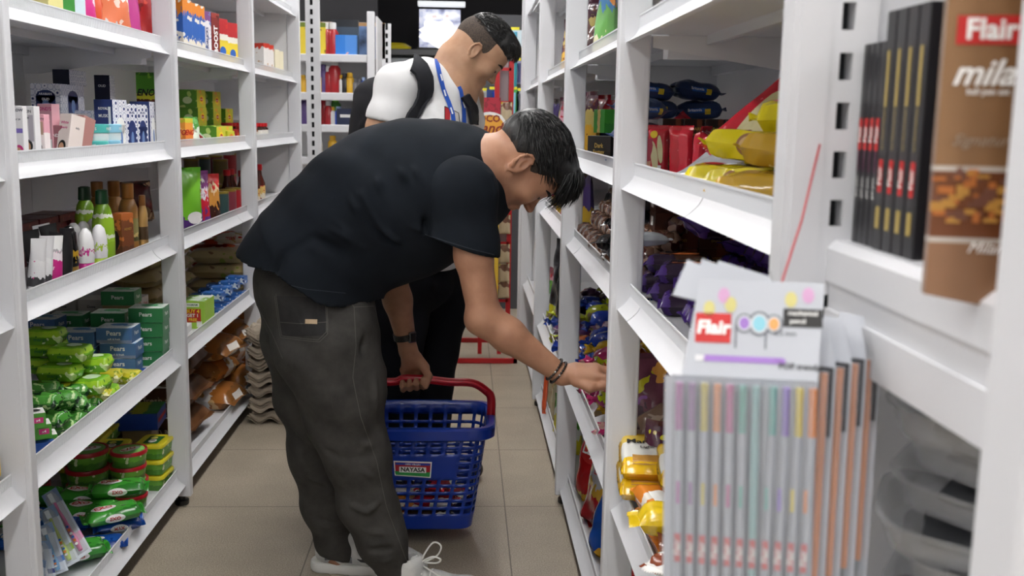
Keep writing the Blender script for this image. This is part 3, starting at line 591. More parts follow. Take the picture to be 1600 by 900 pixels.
for k, px, x, lab in [('tan_a', 156, -1.14, 'tan lotion bottle farthest back behind the green shampoo'), ('tan_a', 182, -1.10, 'tan lotion bottle behind the brown honey box'), ('tan_a', 203, -1.03, 'tan lotion bottle right of the brown honey box'), ('tan_s', 225, -1.0, 'small sand coloured flat bottle nearest the far upright')]: lp(k, px, x, Z3, RL_, lab, 'bottle', 'tan bottles on the third shelf')
lp('tan_box', 190, -.985, Z3, RL_ - .3, 'brown and orange lotion box with honey print', 'box')
carton('mar', 'soap_carton', .06, .05, .10, pm('maroon_p', [(0, '#4e1c22'), (.5, '#5e2228')], blobs=[('#7a3a34', 60, .64)]), txt=[('HERBAL', 'L', 0, .08, .008, GOLD), ('SOAP', 'L', 0, .06, .01, GOLD)])
for i in range(8):
    put('mar', (-1.22 + .01 * (i % 2), 2.72 + .064 * i, Z3), RL_, 'dark maroon soap carton, %s from the near end of the back row' % ORD[i], 'box', 'maroon soap cartons in the back row')
carton('marf', 'soap_carton', .13, .10, .022, _mc['maroon_p'])
for i in range(3): put('marf', (-1.22, 2.80 + .14 * i, Z3 + .101), RL_, 'flat maroon box on top of the cartons, %s of three' % ORD[i], 'box', 'flat maroon boxes on top')
pouch('brn_bag', 'snack_pouch', .16, .16, .07, pm('brown_bag_p', [(0, '#8a6a4a'), (.35, '#5c1f1c'), (.9, '#40140f')], wob=.3, blobs=[('#c9a27a', 18, .64)], rough=.25))
lp('brn_bag', 214, -1.27, Z3, RL_ - .5, 'dark brown snack pouch in the back corner', 'pouch', dz=.0)
# ------------------------------------------------------------------ LEFT racks: fourth and fifth shelf
Z4, Z5 = ZL[3], ZL[4]
def pz(key, px, py, z, rz, label, cat, group=None, rx=0, ry=0, dx=0, dy=0, sc=None):
    p = aZ(px, py, z); p[0] = max(-1.29, min(-1.003, p[0])); return put(key, (p[0] + dx, p[1] + dy, z), (rx, ry, rz), label, cat, group, sc)
SG = pm('soap_green', [(0, '#6aa628'), (.55, '#a4d233'), (.9, '#7fbf2a')], axis='Z', wob=.1, blobs=[('#dff0b0', 26, .62), ('#3f7d22', 60, .68)], rough=.22)
SGY = pm('soap_yellow', [(0, '#b7bf2a'), (.5, '#d8cf3a')], wob=.1, blobs=[('#f0ecb0', 30, .62), ('#7d9c22', 50, .66)], rough=.22)
SDK = pm('soap_dark_green', [(0, '#2f6a2c'), (.45, '#4f9a3c')], wob=.25, blobs=[('#bfe09a', 55, .6), ('#16401c', 42, .58)], rough=.22)
pillow('sg', 'soap_pack', .10, .075, .042, SG, 1, fin=.003, wr=.02, txt=[('margo', 'F', (0, -.0375, .017), .014, INKG)], marks=[('d', 'T', (.012, 0, .0445), .02, .017, mat('leaf_print', '#cfe6c0'))], ppow=8)
pillow('sy', 'soap_pack', .10, .07, .036, SGY, 2, fin=.004, wr=.04, ppow=7)
pillow('sd', 'soap_pack', .095, .06, .034, SDK, 3, fin=.006, wr=.05, ppow=6)
G = 'light green soap packs on the fourth shelf'
L4 = [(129, 618, .045, 'light green soap pack, left of the front pair'), (173, 616, .045, 'light green soap pack, right of the front pair'), (166, 630, 0, 'light green soap pack under the right one of the front pair'),
      (88, 597, .09, 'light green soap pack lying left, beside yellow packs'), (138, 583, .09, 'light green soap pack touching the blue soap boxes'), (66, 558, .135, 'light green soap pack in the back left'), (104, 567, .135, 'light green soap pack in the back, next to the rear blue boxes'), (64, 540, .17, 'topmost light green soap pack at the back left'),
      (62, 585, .09, 'light green soap pack peeking from behind the left upright'), (117, 600, .045, 'light green soap pack behind the front pair'), (120, 633, 0, 'light green soap pack under the left one of the front pair'), (100, 590, .045, 'half hidden light green soap pack in the pile centre')]
for px, py, dz, lab in L4: pz('sg', px, py, Z4 + dz, jit(.18) + .05, lab, 'soap', G, dy=.03)
G = 'yellow soap packs on the fourth shelf'
for px, py, dz, lab in [(88, 615, .045, 'yellow soap pack above the dark green ones'), (140, 628, .02, 'yellow soap pack in the gap below the front green pair'), (203, 600, 0, 'yellow soap pack below the front blue soap box'), (75, 622, .05, 'yellow soap pack farthest left in the pile'), (157, 600, .02, 'yellow soap pack behind the front green pair')]: pz('sy', px, py, Z4 + dz, jit(.3), lab, 'soap', G, dy=.02)
G = 'dark green striped soap packs on the fourth shelf'; dk = []
for px, py, dz in [(60, 620, .07), (72, 632, .045), (104, 625, .045), (62, 642, .05), (80, 650, .03), (103, 645, .03), (120, 638, 0), (134, 640, 0), (95, 668, 0), (116, 656, 0), (82, 682, 0), (58, 640, .08), (92, 636, .065), (70, 668, .03), (108, 668, 0)]: dk.append((px, py, dz))
for i, (px, py, dz) in enumerate(sorted(dk, key=lambda t: -t[1])): pz('sd', px, py, Z4 + dz, jit(.5) + .3, 'dark green striped soap pack, %s from the front rim of its pile' % ORD[i], 'soap', G, dy=.02, rx=jit(.08))
carton('wgp', 'soap_box', .085, .05, .035, mat('leaf_green_c', '#5fa63c'), front=pm('wgp_front', [(0, '#5fae3c'), (.6, '#4c9a34')], axis='X', wob=.06), top=mat('soap_top_white', '#e8e8e6'), marks=[('p', 'R', 0, .02, .03, .015, INKP), ('d', 'T', .02, 0, .015, .012, INKK), ('p', 'F', .026, .018, .022, .013, INKP)], txt=[('bar', 'F', -.016, .018, .017, INKW), ('x4', 'F', .026, .018, .009, INKW, .02)])
G = 'green soap boxes with pink tag'
for px, py, dz, lab in [(68, 667, .07, 'green soap box with pink tag and white top, topmost'), (74, 684, .035, 'green soap box with pink tag, middle of the short stack'), (80, 700, 0, 'green soap box at the bottom beside the guard rail')]: pz('wgp', px, py, Z4 + dz, .5, lab, 'soap', G)
carton('bluebar', 'soap_box', .09, .055, .025, mat('royal_blue', '#1f4f9e')); pz('bluebar', 68, 703, Z4, .6, 'blue soap box at the very front under the green ones', 'soap', dy=-.01)
PB = mat('pears_blue', '#40689a', rough=.35); PT = pm('pears_blue_top', [(0, '#e3e8ee')], blobs=[('#7fa6cf', 14, .56)]); PG = mat('pears_green', '#2f7d4a', rough=.35); PGT = pm('pears_green_top', [(0, '#e6ece6')], blobs=[('#86c79a', 14, .56)])
carton('pb', 'soap_box', .105, .085, .046, PB, front=pm('pears_blue_front', [(0, '#7a86a8'), (.2, '#4a72a8')], wob=.02), top=PT, txt=[('Pears', 'F', 0, .03, .020, INKW), ('soft & fresh', 'F', 0, .012, .008, INKW), ('Pears', 'R', 0, .026, .018, INKW)], marks=[('d', 'T', 0, .01, .026, .018, mat('pears_oval', '#4f86c4'))])
carton('pg', 'soap_box', .105, .085, .046, PG, top=PGT, txt=[('Pears', 'F', 0, .026, .018, INKW), ('Pears', 'R', 0, .024, .018, INKW)], marks=[('d', 'T', 0, .01, .026, .018, mat('pears_oval_g', '#5cba7e'))])
b = aZ(190, 590, Z4); G = 'blue clear soap boxes'
for i in range(3): put('pb', (b[0] - .012 + .004 * i - .012 * (i == 2), b[1] + .04, Z4 + .012 + .047 * i), .05 - .03 * i, 'blue Pears soap box, %s of the front stack' % ('bottom', 'middle', 'top')[i], 'soap', G)
put('bluebar', (b[0] - .0, b[1] + .035, Z4 - .0), (0, 0, .1), 'blue soap box lying flat under the front Pears stack', 'soap', sc=(1.2, 1.5, .44))
for i in range(2): put('pb', (b[0] - .125, b[1] + .03, Z4 + .012 + .047 * i + .035), .02, 'blue Pears soap box in the second stack, %s' % ('lower', 'upper')[i], 'soap', G)
for i in range(3): put('pb', (b[0] - .245 + .0 * i, b[1] + .06, Z4 + .08 + (.047 if i == 1 else 0)), -.03 if i else .04, 'blue Pears soap box at the rear left, %s' % ('lower', 'upper', 'hidden')[i], 'soap', G) if i < 2 else None
G = 'green clear soap boxes'
for i in range(4): put('pg', (-1.0 + .003 * i, 3.235 - .004 * i, Z4 + .047 * i), .04, 'green Pears soap box in the front stack, %s from the bottom' % ('first', 'second', 'third', 'fourth')[i], 'soap', G)
for i, (x, y, z, lab) in enumerate([(-1.115, 3.245, .12, 'green Pears soap box with white top between the stacks'), (-1.23, 3.20, .12, 'green Pears soap box at the back left of the blue ones'), (-.99, 3.40, 0, 'green Pears soap box low behind the far upright'), (-1.0, 3.40, .047, 'green Pears soap box resting on another behind the far upright'), (-1.12, 3.36, .17, 'small dark green soap box high at the back')]):
    put('pg', (x, y, Z4 + z), .03, lab, 'soap', G)
carton('prop', 'carton', .1, .08, .12, mat('carton_kraft', '#a98c68'))
for x, y, h, lab in [(-1.115, 3.245, 1, 'kraft carton under the middle green soap box'), (-1.23, 3.20, 1, 'kraft carton under the rear left green soap box'), (-1.12, 3.36, 1.41, 'kraft carton under the high dark green soap box')]: put('prop', (x, y, Z4), 0, lab, 'carton', None, sc=(1, .95, h))
carton('wn', 'soap_carton', .085, .09, .06, mat('carton_ivory', '#c9c6c4'), top=mat('carton_ivory2', '#d6d4d2'), marks=[('p', 'F', 0, .009, .08, .014, mat('navy_strip', '#1c2440'))], txt=[('Dove', 'F', 0, .036, .012, INK), ('Dove', 'R', 0, .035, .022, mat('ink_beige', '#a59a7a'), .01, 0, .3)])
for c in range(2):
    for r in range(3): put('wn', (-1.31 + .093 * c, 3.40, Z4 + .061 * r), 0, 'ivory soap carton with navy strip, %s column, %s' % (('left', 'right')[c], ('bottom', 'middle', 'top')[r]), 'carton', 'ivory soap cartons stacked at the back')
carton('wr_', 'soap_carton', .085, .08, .058, mat('carton_pinkwhite', '#cbc4c6'), top=mat('carton_ivory2', '#d6d4d2'), marks=[('p', 'F', 0, .008, .08, .010, INKR)], txt=[('Dove', 'R', 0, .034, .018, INKR, .01, 0, .3)])
for i, (x, y, z, lab) in enumerate([(-1.12, 3.46, 0, 'white soap carton with red strip, bottom'), (-1.12, 3.46, .059, 'white soap carton with red strip, second up'), (-1.12, 3.465, .118, 'white soap carton with red strip, topmost')]): put('wr_', (x, y, Z4 + z), 0, lab, 'carton', 'white soap cartons with red strip')
FL = mat('fresh_green', '#a3cf4a', rough=.3)
carton('buy', 'soap_multipack', .09, .13, .105, FL, front=FL, top=pm('buy_top', [(0, '#dfe6e0')], blobs=[('#8ac24a', 20, .55)]), marks=[('p', 'F', 0, .05, .06, .05, INKR), ('p', 'F', .024, .018, .02, .022, INKW), ('p', 'F', 0, .09, .05, .014, INKW)],
       txt=[('BUY 4', 'F', 0, .066, .019, INKY, .03), ('GET 1', 'F', 0, .050, .017, INKW, .03), ('FREE', 'F', 0, .034, .015, INKY, .03), ('HAMAM', 'F', 0, .09, .011, INKG, .02)])
put('buy', (-1.10, 3.66, Z4), -.02, 'light green soap multipack reading buy 4 get 1 free', 'box', 'light green soap multipacks')
put('buy', (-1.0, 3.84, Z4 - .0), -.03, 'light green soap multipack in the tea rack, next to the upright', 'box', 'light green soap multipacks')
carton('ybx', 'soap_multipack', .11, .12, .10, mat('yellow_box', '#d4b62c', rough=.3), top=mat('pale_top', '#cfcdb0')); put('ybx', (-1.22, 3.72, Z4), 0, 'yellow soap multipack behind the light green one', 'box')
carton('orb', 'soap_box', .07, .06, .026, mat('amber_box', '#c07a22', rough=.3))
for i in range(2): put('orb', (-.99, 3.50, Z4 + .027 * i), .2, 'amber soap box behind the far upright, %s' % ('lower', 'upper')[i], 'soap', 'amber soap boxes')
carton('wflat', 'soap_carton', .12, .10, .028, mat('carton_white', '#e9e8ea'), txt=[('lux', 'F', 0, .013, .014, INKR)])
for i in range(2): put('wflat', (-1.02, 3.56 + .0 * i, Z4 + .0285 * i), .06 * i, 'flat white soap carton with red name, %s' % ('lower', 'upper')[i], 'carton', 'flat white soap cartons')
# fifth shelf: dishwash tubs, bars and brushes
TG = pm('tub_green', [(0, '#4f8a34'), (.5, '#6fae3c')], wob=.2, blobs=[('#e8efc8', 34, .66)], rough=.3); LR = mat('lid_red', '#b01e2a', rough=.3); LYl = mat('lid_yellow', '#d8cc2c', rough=.3); LG2 = mat('exo_disc', '#7ab85c')
round_tub('rt', 'dishwash_tub', .075, .062, TG, LR, [('EXO', 0, 0, .034, INKR)], LG2)
G = 'round red lidded dishwash tubs'; rt = [(-1.02, 3.03)]
for i in range(4): put('rt', (-1.02 + .004 * (i % 2), 3.05, Z5 + .0465 * i), .3 + .2 * i, 'round green Exo tub with red lid in the front stack, %s' % ('lowest', 'second up', 'third up', 'topmost')[i], 'tub', G, sc=.72)
for i in range(3): put('rt', (-1.165, 3.11, Z5 + .056 * i + .0), .5, 'round green Exo tub with red lid in the second stack, %s' % ('lowest', 'middle', 'topmost')[i], 'tub', G, sc=.87)
for i in range(3): put('rt', (-1.29 + .0, 2.98, Z5 + .052 * i), .2, 'round green Exo tub with red lid near the rack back, %s' % ('lowest', 'middle', 'topmost')[i], 'tub', G, sc=.8)
rect_tub('yt', 'dishwash_tub', .135, .10, .07, TG, LYl, 'EXO'); G = 'rectangular yellow lidded dishwash tubs'
for i in range(4): put('yt', (-1.0, 3.24 + .004 * i, Z5 + .051 * i), 1.5, 'rectangular yellow lidded tub in the far front stack, %s from the bottom' % ('first', 'second', 'third', 'fourth')[i], 'tub', G, sc=(.9, .95, .7)) if i < 3 else None
for i in range(3): put('yt', (-1.115, 3.20, Z5 + .051 * i), 1.62, 'rectangular yellow lidded tub just behind the round stack, %s' % ('lowest', 'middle', 'topmost')[i], 'tub', G, sc=(.9, .95, .7))
rect_tub('ytb', 'dishwash_tub', .17, .13, .10, TG, LYl, 'EXO')
put('ytb', (-1.22, 3.25, Z5), 1.55, 'large yellow lidded tub at the back, lower', 'tub', 'large yellow lidded tubs', sc=(1, 1, .8)); put('ytb', (-1.22, 3.25, Z5 + .083), 1.6, 'large yellow lidded tub at the back, upper', 'tub', 'large yellow lidded tubs', sc=(1, 1, .8))
put('yt', (-1.22, 3.42, Z5 + .101), 1.57, 'yellow lidded tub raised behind the large ones', 'tub', G); put('ytb', (-1.22, 3.40, Z5), 1.57, 'large yellow lidded tub farthest back under a smaller one', 'tub', 'large yellow lidded tubs')
BT = mat('tray_blue', '#1c3f9a', rough=.35); carton('btray', 'scrub_pad_box', .10, .13, .06, BT, top=pm('tray_top', [(0, '#3a5aa8'), (.4, '#b8c23a'), (.7, '#3f8f4a')], axis='X', wob=.2), marks=[('p', 'R', 0, .03, .11, .014, INKR)])
put('btray', (-1.0, 3.41, Z5 + .0), .1, 'blue scrub pad box with green top beside the yellow tubs', 'box', 'blue scrub pad boxes'); put('btray', (-1.13, 3.52, Z5 + .12), .1, 'blue scrub pad box near the flour bags at the back', 'box', 'blue scrub pad boxes', sc=(1.5, 1.2, 1)); put('prop', (-1.13, 3.52, Z5), 0, 'kraft carton under the rear blue scrub pad box', 'carton')
EG = pm('exo_green', [(0, '#3f9a34')], blobs=[('#2c7d28', 16, .55), ('#8fd07a', 46, .68)], rough=.2); EB = pm('exo_blue', [(0, '#1f56b0')], blobs=[('#0f3a86', 16, .55), ('#cfe0f4', 40, .66)], rough=.2)
exm = [('d', 'T', (-.02, 0, .0335), .030, .017, INKW), ('d', 'F', (.0, -.0415, .014), .024, .011, INKW)]
pillow('exg', 'dishwash_bar_pack', .13, .085, .032, EG, 5, fin=.012, wr=.07, marks=exm, txt=[('EXO', 'T', (-.02, 0, .0341), .022, INKR, .03, .1), ('EXO', 'F', (0, -.042, .014), .013, INKR, .03)], ppow=6)
pillow('exb', 'dishwash_bar_pack', .12, .08, .03, EB, 6, fin=.012, wr=.08, marks=exm, txt=[('MAX', 'T', (-.02, 0, .034), .018, INKR, .03, .1), ('MAX', 'F', (0, -.042, .014), .013, INKR, .03)], ppow=5)
G = 'green dishwash bar packs'
for x, y, z, a, lab in [(-1.245, 2.91, .07, .12, 'wide green Exo pack in the back left'), (-1.10, 2.92, .07, .08, 'wide green Exo pack in front of the round tubs'), (-1.0, 2.90, .10, .25, 'topmost green Exo pack, tilted towards the aisle'), (-1.06, 2.83, .06, -.1, 'green Exo pack half covered in the pile'), (-.985, 2.80, .062, .5, 'green Exo pack leaning on the guard rail'), (-1.03, 2.64, .02, .5, 'green Exo pack lowest, beside the pink toothbrush')]:
    put('exg', (x, y, Z5 + z), (jit(.06), jit(.06), a), lab, 'dishwash bar', G, sc=1.12)
for x, y, z, lab in [(-1.25, 2.9, .0, 'green Exo pack under the back left one'), (-1.10, 2.92, .0, 'green Exo pack under the wide front one'), (-1.25, 2.9, .034, 'green Exo pack in the middle of the back left pile'), (-1.10, 2.92, .034, 'green Exo pack in the middle of the wide pile')]: put('exg', (x, y, Z5 + z), .1, lab, 'dishwash bar', G, sc=1.1)
G = 'blue dishwash bar packs'
for x, y, z, a, lab in [(-1.105, 2.78, .045, .15, 'blue dishwash pack in the centre of the pile'), (-1.2, 2.82, .05, .0, 'blue dishwash pack at the left behind the brushes'), (-1.0, 2.74, .0, .3, 'blue dishwash pack below the tilted green one'), (-1.11, 2.73, .0, .1, 'lowest blue dishwash pack near the clear wrappers'), (-.985, 2.84, .02, .4, 'blue dishwash pack by the guard rail'), (-1.22, 2.75, .01, .2, 'blue dishwash pack lying behind the toothbrushes')]: put('exb', (x, y, Z5 + z), (jit(.1), jit(.1), a), lab, 'dishwash bar', G)
# toothbrush blisters
def brush(key, c, c2):
    r = empty('toothbrush_pack'); L = .20
    adopt(r, MB().box(-.021, .021, -.0, .0012, 0, .235, bev=.0).build('card', pm('card_' + key, [(0, '#dfe6ee'), (.2, c2), (.32, '#cfdcea'), (.8, '#7a95b8')], wob=.03)))
    adopt(r, loft(MB(), [[(x * .8, -.001, z) for x, z in ((-.02, .01), (.02, .01), (.02, .2), (.012, .228), (-.012, .228), (-.02, .2))], [(x * .72, -.016, z) for x, z in ((-.02, .014), (.02, .014), (.02, .2), (.012, .222), (-.012, .222), (-.02, .2))]]).build('blister', mat('clear_blister', '#eef4f8', rough=.08, alpha=.22, spec=.8)))
    b_ = adopt(r, MB().tube([(.0, -.008, .016), (.001, -.009, .05), (-.001, -.008, .09), (.001, -.009, .125), (0, -.008, .16), (0, -.008, .215)], [.0055, .0072, .006, .0045, .0032, .005], 10).build('toothbrush', mat('brush_' + key, c, rough=.25), smooth=60))
    m = MB(); m.box(-.0055, .0055, -.017, -.009, .185, .216); adopt(b_, m.build('bristles', mat('bristle_w', '#dfe8ee')))
    t = MB()
    for k in range(6): disc(t, 'F', (0, -.0163, .035 + k * .012), .004, .004, k % 3)
    adopt(r, t.build('lettering', [INKW, INKO, INKB], fix=False)); return proto(key, r)
brush('tbp', '#d64a92', '#e8a0c8'); brush('tby', '#b8d23a', '#8fb04a'); brush('tbb', '#5aa6dc', '#4a7ac0'); brush('tbw', '#c8ccd8', '#3a4a8a'); brush('tbk', '#4a4450', '#c2b23a')
G = 'toothbrush packs leaning over the fifth shelf rim'
for i, (k, cx, lab) in enumerate([('tbp', 0, 'pink toothbrush in a blister pack'), ('tby', 1, 'lime green toothbrush in a blister pack'), ('tbb', 2, 'sky blue toothbrush in a blister pack'), ('tbw', 3, 'pale toothbrush pack with blue and white card'), ('tbk', 4, 'dark toothbrush pack with yellow card edge')]):
    a = aZ(132 - 19 * i, 868 + 14 * i, .135 - .006 * i); b = aZ(76 - 4 * i, 768 + 26 * i, .26 - .012 * i)
    A = Vector(a); B = Vector(b); zz = (B - A).normalized(); yy = -(Vector((.0, -1, .75)) - zz * zz.dot(Vector((.0, -1, .75)))).normalized(); xx = yy.cross(zz)
    R = Matrix((xx, yy, zz)).transposed(); s_ = (B - A).length / .235
    put(k, A, tuple(R.to_euler()), lab, 'toothbrush', G, sc=(max(1, s_ * .9), 1, s_))
# nearest rack, seen past the first upright
carton('y0', 'soap_box', .09, .06, .05, pm('y0_p', [(0, '#d9a62c'), (.62, '#e8e4da'), (.8, '#d8b83a')], axis='X', wob=.2), top=pm('y0_t', [(0, '#e6e2dc'), (.6, '#e0c04a')], axis='X', wob=.2), marks=[('d', 'F', .02, .025, .012, .017, INKR), ('d', 'R', 0, .025, .010, .014, INKR)])
carton('g0', 'soap_box', .09, .06, .042, pm('g0_p', [(0, '#e8e4e6'), (.55, '#3a6a48')], axis='X', wob=.1), marks=[('d', 'F', .01, .02, .012, .015, INKR), ('d', 'F', -.03, .02, .014, .018, INKP, )], txt=[('soap', 'F', .032, .02, .01, INKW)])
put('g0', (-.995, 2.02, Z4), .15, 'white and dark green soap box at the left picture edge, lower', 'soap'); put('y0', (-.99, 2.03, Z4 + .0425), .1, 'white and yellow soap box at the left picture edge, upper', 'soap')
put('g0', (-1.11, 2.04, Z4), .1, 'soap box behind the white and dark green one at the picture edge', 'soap'); put('sd', (-1.11, 2.05, Z4 + .043), .1, 'dark green soap pack above the hidden box in the nearest rack', 'soap', sc=1.2); put('bluebar', (-1.12, 2.06, Z4 + .085), 0, 'blue soap box topmost in the nearest rack', 'soap')
carton('mags', 'newspaper_stack', .22, .20, .13, pm('news_p', [(0, '#8f8f92')], blobs=[('#2a2a2e', 70, .58)])); put('mags', (-1.13, 2.0, Z5), .05, 'grey printed paper stack low behind the first upright', 'paper')
# ------------------------------------------------------------------ LEFT racks two and three
G = 'malt drink packs on the top shelf'
HO = pm('horlicks_p', [(0, '#e8e0d0'), (.3, '#2f62b4'), (.75, '#e0862a')], wob=.3, blobs=[('#e8e4dc', 26, .6)]); HW = pm('hw_p', [(0, '#e4e2e6'), (.8, '#7a4a86')], blobs=[('#7486b8', 40, .6)], wob=.1)
BOO = pm('boost_p', [(0, '#7a2420'), (.9, '#9a3a30')], blobs=[('#5a1614', 20, .6)]); PED = pm('ped_p', [(0, '#e6c62e'), (.3, '#e8cf3c'), (.52, '#e8e4d8'), (.66, '#b8242a')], wob=.04, blobs=[('#3f7fc4', 30, .72), ('#c8322a', 26, .7)])
carton('ho', 'malt_drink_box', .05, .07, .19, HO); carton('hw', 'malt_drink_box', .05, .07, .18, HW, txt=[('HORLICKS', 'L', 0, .08, .020, INKN, .03, PI / 2), ('HORLICKS', 'F', 0, .08, .018, INKN, .03, PI / 2)])
carton('boo', 'malt_drink_box', .05, .08, .185, BOO, txt=[('BOOST', 'L', 0, .085, .036, INKW, .04, PI / 2), ('BOOST', 'F', 0, .085, .032, INKW, .04, PI / 2)])
carton('ped', 'malt_drink_box', .07, .08, .175, PED, marks=[('d', 'L', 0, .05, .02, .018, INKB), ('d', 'F', 0, .05, .02, .018, INKB)]); carton('wb', 'cereal_box', .05, .08, .13, pm('wb_p', [(0, '#cfdbe4'), (.5, '#e4e4e6')], blobs=[('#7a86b4', 26, .62)], wob=.2))
pz1 = [('ho', 282, 'blue and orange malt drink box, nearest of the group'), ('ho', 294, 'blue and orange malt drink box, second'), ('ho', 303, 'blue and orange malt drink box, third'), ('hw', 313, 'white malt drink box with purple top'), ('boo', 325, 'dark red Boost malt drink box'), ('ped', 336, 'yellow and red malt drink box, narrow'), ('ped', 352, 'yellow and red malt drink box, wide and nearest the middle joint'), ('wb', 363, 'pale blue cereal box after the yellow ones'), ('wb', 371, 'pale lilac cereal box behind the third upright')]
for k, px, lab in pz1: lp(k, px, -1.0, ZL[0], RL_ - .4, lab, 'box', G)
carton('oat', 'cereal_box', .05, .10, .15, pm('oat_p', [(0, '#d89a5a'), (.25, '#e8e4e0'), (.85, '#c83a2a')], wob=.2, blobs=[('#b8864a', 30, .66)]))
carton('oat2', 'cereal_box', .04, .09, .14, mat('cereal_cream', '#e4dcc0'))
for k, px, lab in [('oat', 404, 'orange and white cereal box, nearest'), ('oat', 411, 'orange and white cereal box, second'), ('oat2', 422, 'cream cereal box in front'), ('oat2', 429, 'cream cereal box behind')]: lp(k, px, -1.02, ZL[0], RL_ - .4, lab, 'box', 'cereal boxes in the third rack')
# tea shelf
LIP = pm('tea_green', [(0, '#5f9a2c'), (.5, '#9ccc4a')], axis='X', wob=.15, blobs=[('#c9e07a', 24, .6)]); LIPY = pm('tea_side', [(0, '#c8c83a'), (1, '#e0d84a')], blobs=[('#e8a83a', 30, .62)])
tm_ = [('d', 'F', 0, .035, .018, .018, INKY), ('d', 'F', 0, .035, .012, .009, INKR, .0009), ('d', 'L', 0, .03, .022, .015, mat('tea_leaf_p', '#dfeab8'))]
carton('tea', 'tea_box', .075, .09, .075, LIP, front=LIPY, marks=tm_, txt=[('Lipton', 'F', 0, .035, .009, INKW)]); carton('teas', 'tea_box', .06, .05, .055, LIPY, marks=[('d', 'F', 0, .03, .018, .013, INKO), ('d', 'L', 0, .03, .018, .013, INKO)])
G = 'green tea boxes on the second shelf'; Z2 = ZL[1]
for px, x, dz, k, lab in [(300, -1.18, .15, 'tea', 'green tea box, top left of the rear pile'), (325, -1.18, .15, 'tea', 'green tea box, top right of the rear pile'), (302, -1.18, 0, 'tea', 'green tea box at the rear, bottom left'), (326, -1.18, 0, 'tea', 'green tea box at the rear, bottom middle'), (302, -1.18, .0755, 'tea', 'green tea box at the rear, second row left'), (326, -1.18, .0755, 'tea', 'green tea box at the rear, second row right'), (345, -1.16, 0, 'tea', 'green tea box at the rear, bottom right'), (345, -1.16, .0755, 'tea', 'green tea box at the rear, upper right'), (330, -1.02, 0, 'tea', 'green tea box in the front row'), (342, -1.02, .0, 'tea', 'green tea box in the front row, farther along'), (353, -.99, 0, 'teas', 'small yellow green tea box in the front row')]: lp(k, px, x, Z2, RL_ - .25, lab, 'box', G, dz=dz)
lp('eno_o', 287, -1.0, Z2, RL_ - .3, 'orange ENO antacid box beside the green pouch', 'box')
pouch('gpo', 'tea_pouch', .09, .11, .04, pm('gpo_p', [(0, '#4c9a3c'), (.2, '#dfe8d8'), (.7, '#4c9a3c')], wob=.4), 3); lp('gpo', 300, -1.0, Z2, RL_ - .35, 'green and white tea pouch next to the orange antacid box', 'pouch')
pillow('gst', 'tea_sachet_pack', .12, .035, .02, pm('gst_p', [(0, '#c02a2a'), (.3, '#e8ece0'), (.6, '#3f9a3c')], wob=.2), 4); o = put('gst', (-.985, yl(312, -.985), Z2 + .03), (0, .45, RL_ - .3), 'green white and red sachet strip leaning in front of the tea boxes', 'sachet')
carton('rsm', 'spice_box', .045, .04, .06, mat('spice_red', '#b0282a'), marks=[('d', 'F', 0, .03, .014, .02, INKO), ('d', 'L', 0, .03, .012, .02, INKW)])
for px, lab in [(367, 'small red spice box beside the yellow tea box'), (375, 'small red spice box next to the third upright')]: lp('rsm', px, -.99, Z2, RL_ - .2, lab, 'box', 'small red spice boxes')
carton('wrd', 'coffee_box', .05, .06, .10, mat('coffee_white', '#dedbdb'), marks=[('d', 'F', 0, .05, .014, .022, INKR), ('d', 'L', 0, .05, .014, .022, INKR)])
for i, (px, x) in enumerate([(346, -1.24), (356, -1.24), (365, -1.15), (372, -1.12)]): lp('wrd', px, x, Z2, RL_ - .3, 'white coffee box with red oval, %s from the tea boxes' % ORD[i], 'box', 'white coffee boxes', dz=.0)
RED = mat('jar_lid_red', '#b3161e', rough=.3)
jar('jm', 'jam_jar', .026, .075, RED, mat('jam_glass', '#8a5a2a', rough=.1), pm('jam_lab', [(0, '#e4e2da'), (.5, '#d8d4c8')], blobs=[('#b8282a', 40, .62)])); jar('jd', 'jam_jar', .03, .085, RED, mat('jam_dark', '#3a1c14', rough=.1), pm('jam_lab2', [(0, '#e4e2da')], blobs=[('#2a2a2a', 50, .62), ('#b8282a', 40, .64)]))
for i in range(5): put('jm', (-.985, 4.60 + .062 * i, Z2), 0, 'red lidded jam jar in the front row, %s' % ORD[i], 'jar', 'red lidded jars in the front row')
for i in range(6): put('jd', (-1.09, 4.80 + .075 * i, Z2), 0, 'larger red lidded jar in the second row, %s' % ORD[i], 'jar', 'red lidded jars in the second row')
for i in range(4): put('jd', (-1.0, 4.93 + .075 * i, Z2), 0, 'larger red lidded jar at the far end of the front row, %s' % ORD[i], 'jar', 'red lidded jars in the second row')
pouch('blb', 'snack_pouch', .10, .17, .04, mat('navy_bag', '#2c3f68', rough=.3)); lp('blb', 404, -1.2, Z2, RL_ - .6, 'navy pouch leaning behind the jam jars', 'pouch')
# third shelf: snack pouches, tins, sauce
Z3 = ZL[2]
pouch('pg1', 'muesli_pouch', .13, .23, .06, pm('pg1_p', [(0, '#4a2a6a'), (.22, '#6fb52c'), (.9, '#5fae2a')], wob=.15, blobs=[('#e8d8c0', 12, .70)], rough=.25), 5, marks=[('d', 'F', (.02, -.032, .05), .035, .022, mat('bowl_white', '#e8e4e4'))])
pouch('pg2', 'muesli_pouch', .10, .21, .05, pm('pg2_p', [(0, '#6a3a8a'), (.3, '#c8263a'), (.6, '#e4dce4'), (.75, '#7a3a7a')], wob=.5, blobs=[('#e8dc7a', 20, .64)], rough=.25), 6); pouch('pg3', 'muesli_pouch', .10, .19, .05, pm('pg3_p', [(0, '#3a1a12'), (.35, '#c88a3a'), (.65, '#e4c8a0'), (.78, '#c8282a')], wob=.3, blobs=[('#b8321e', 22, .64)], rough=.25), 7)
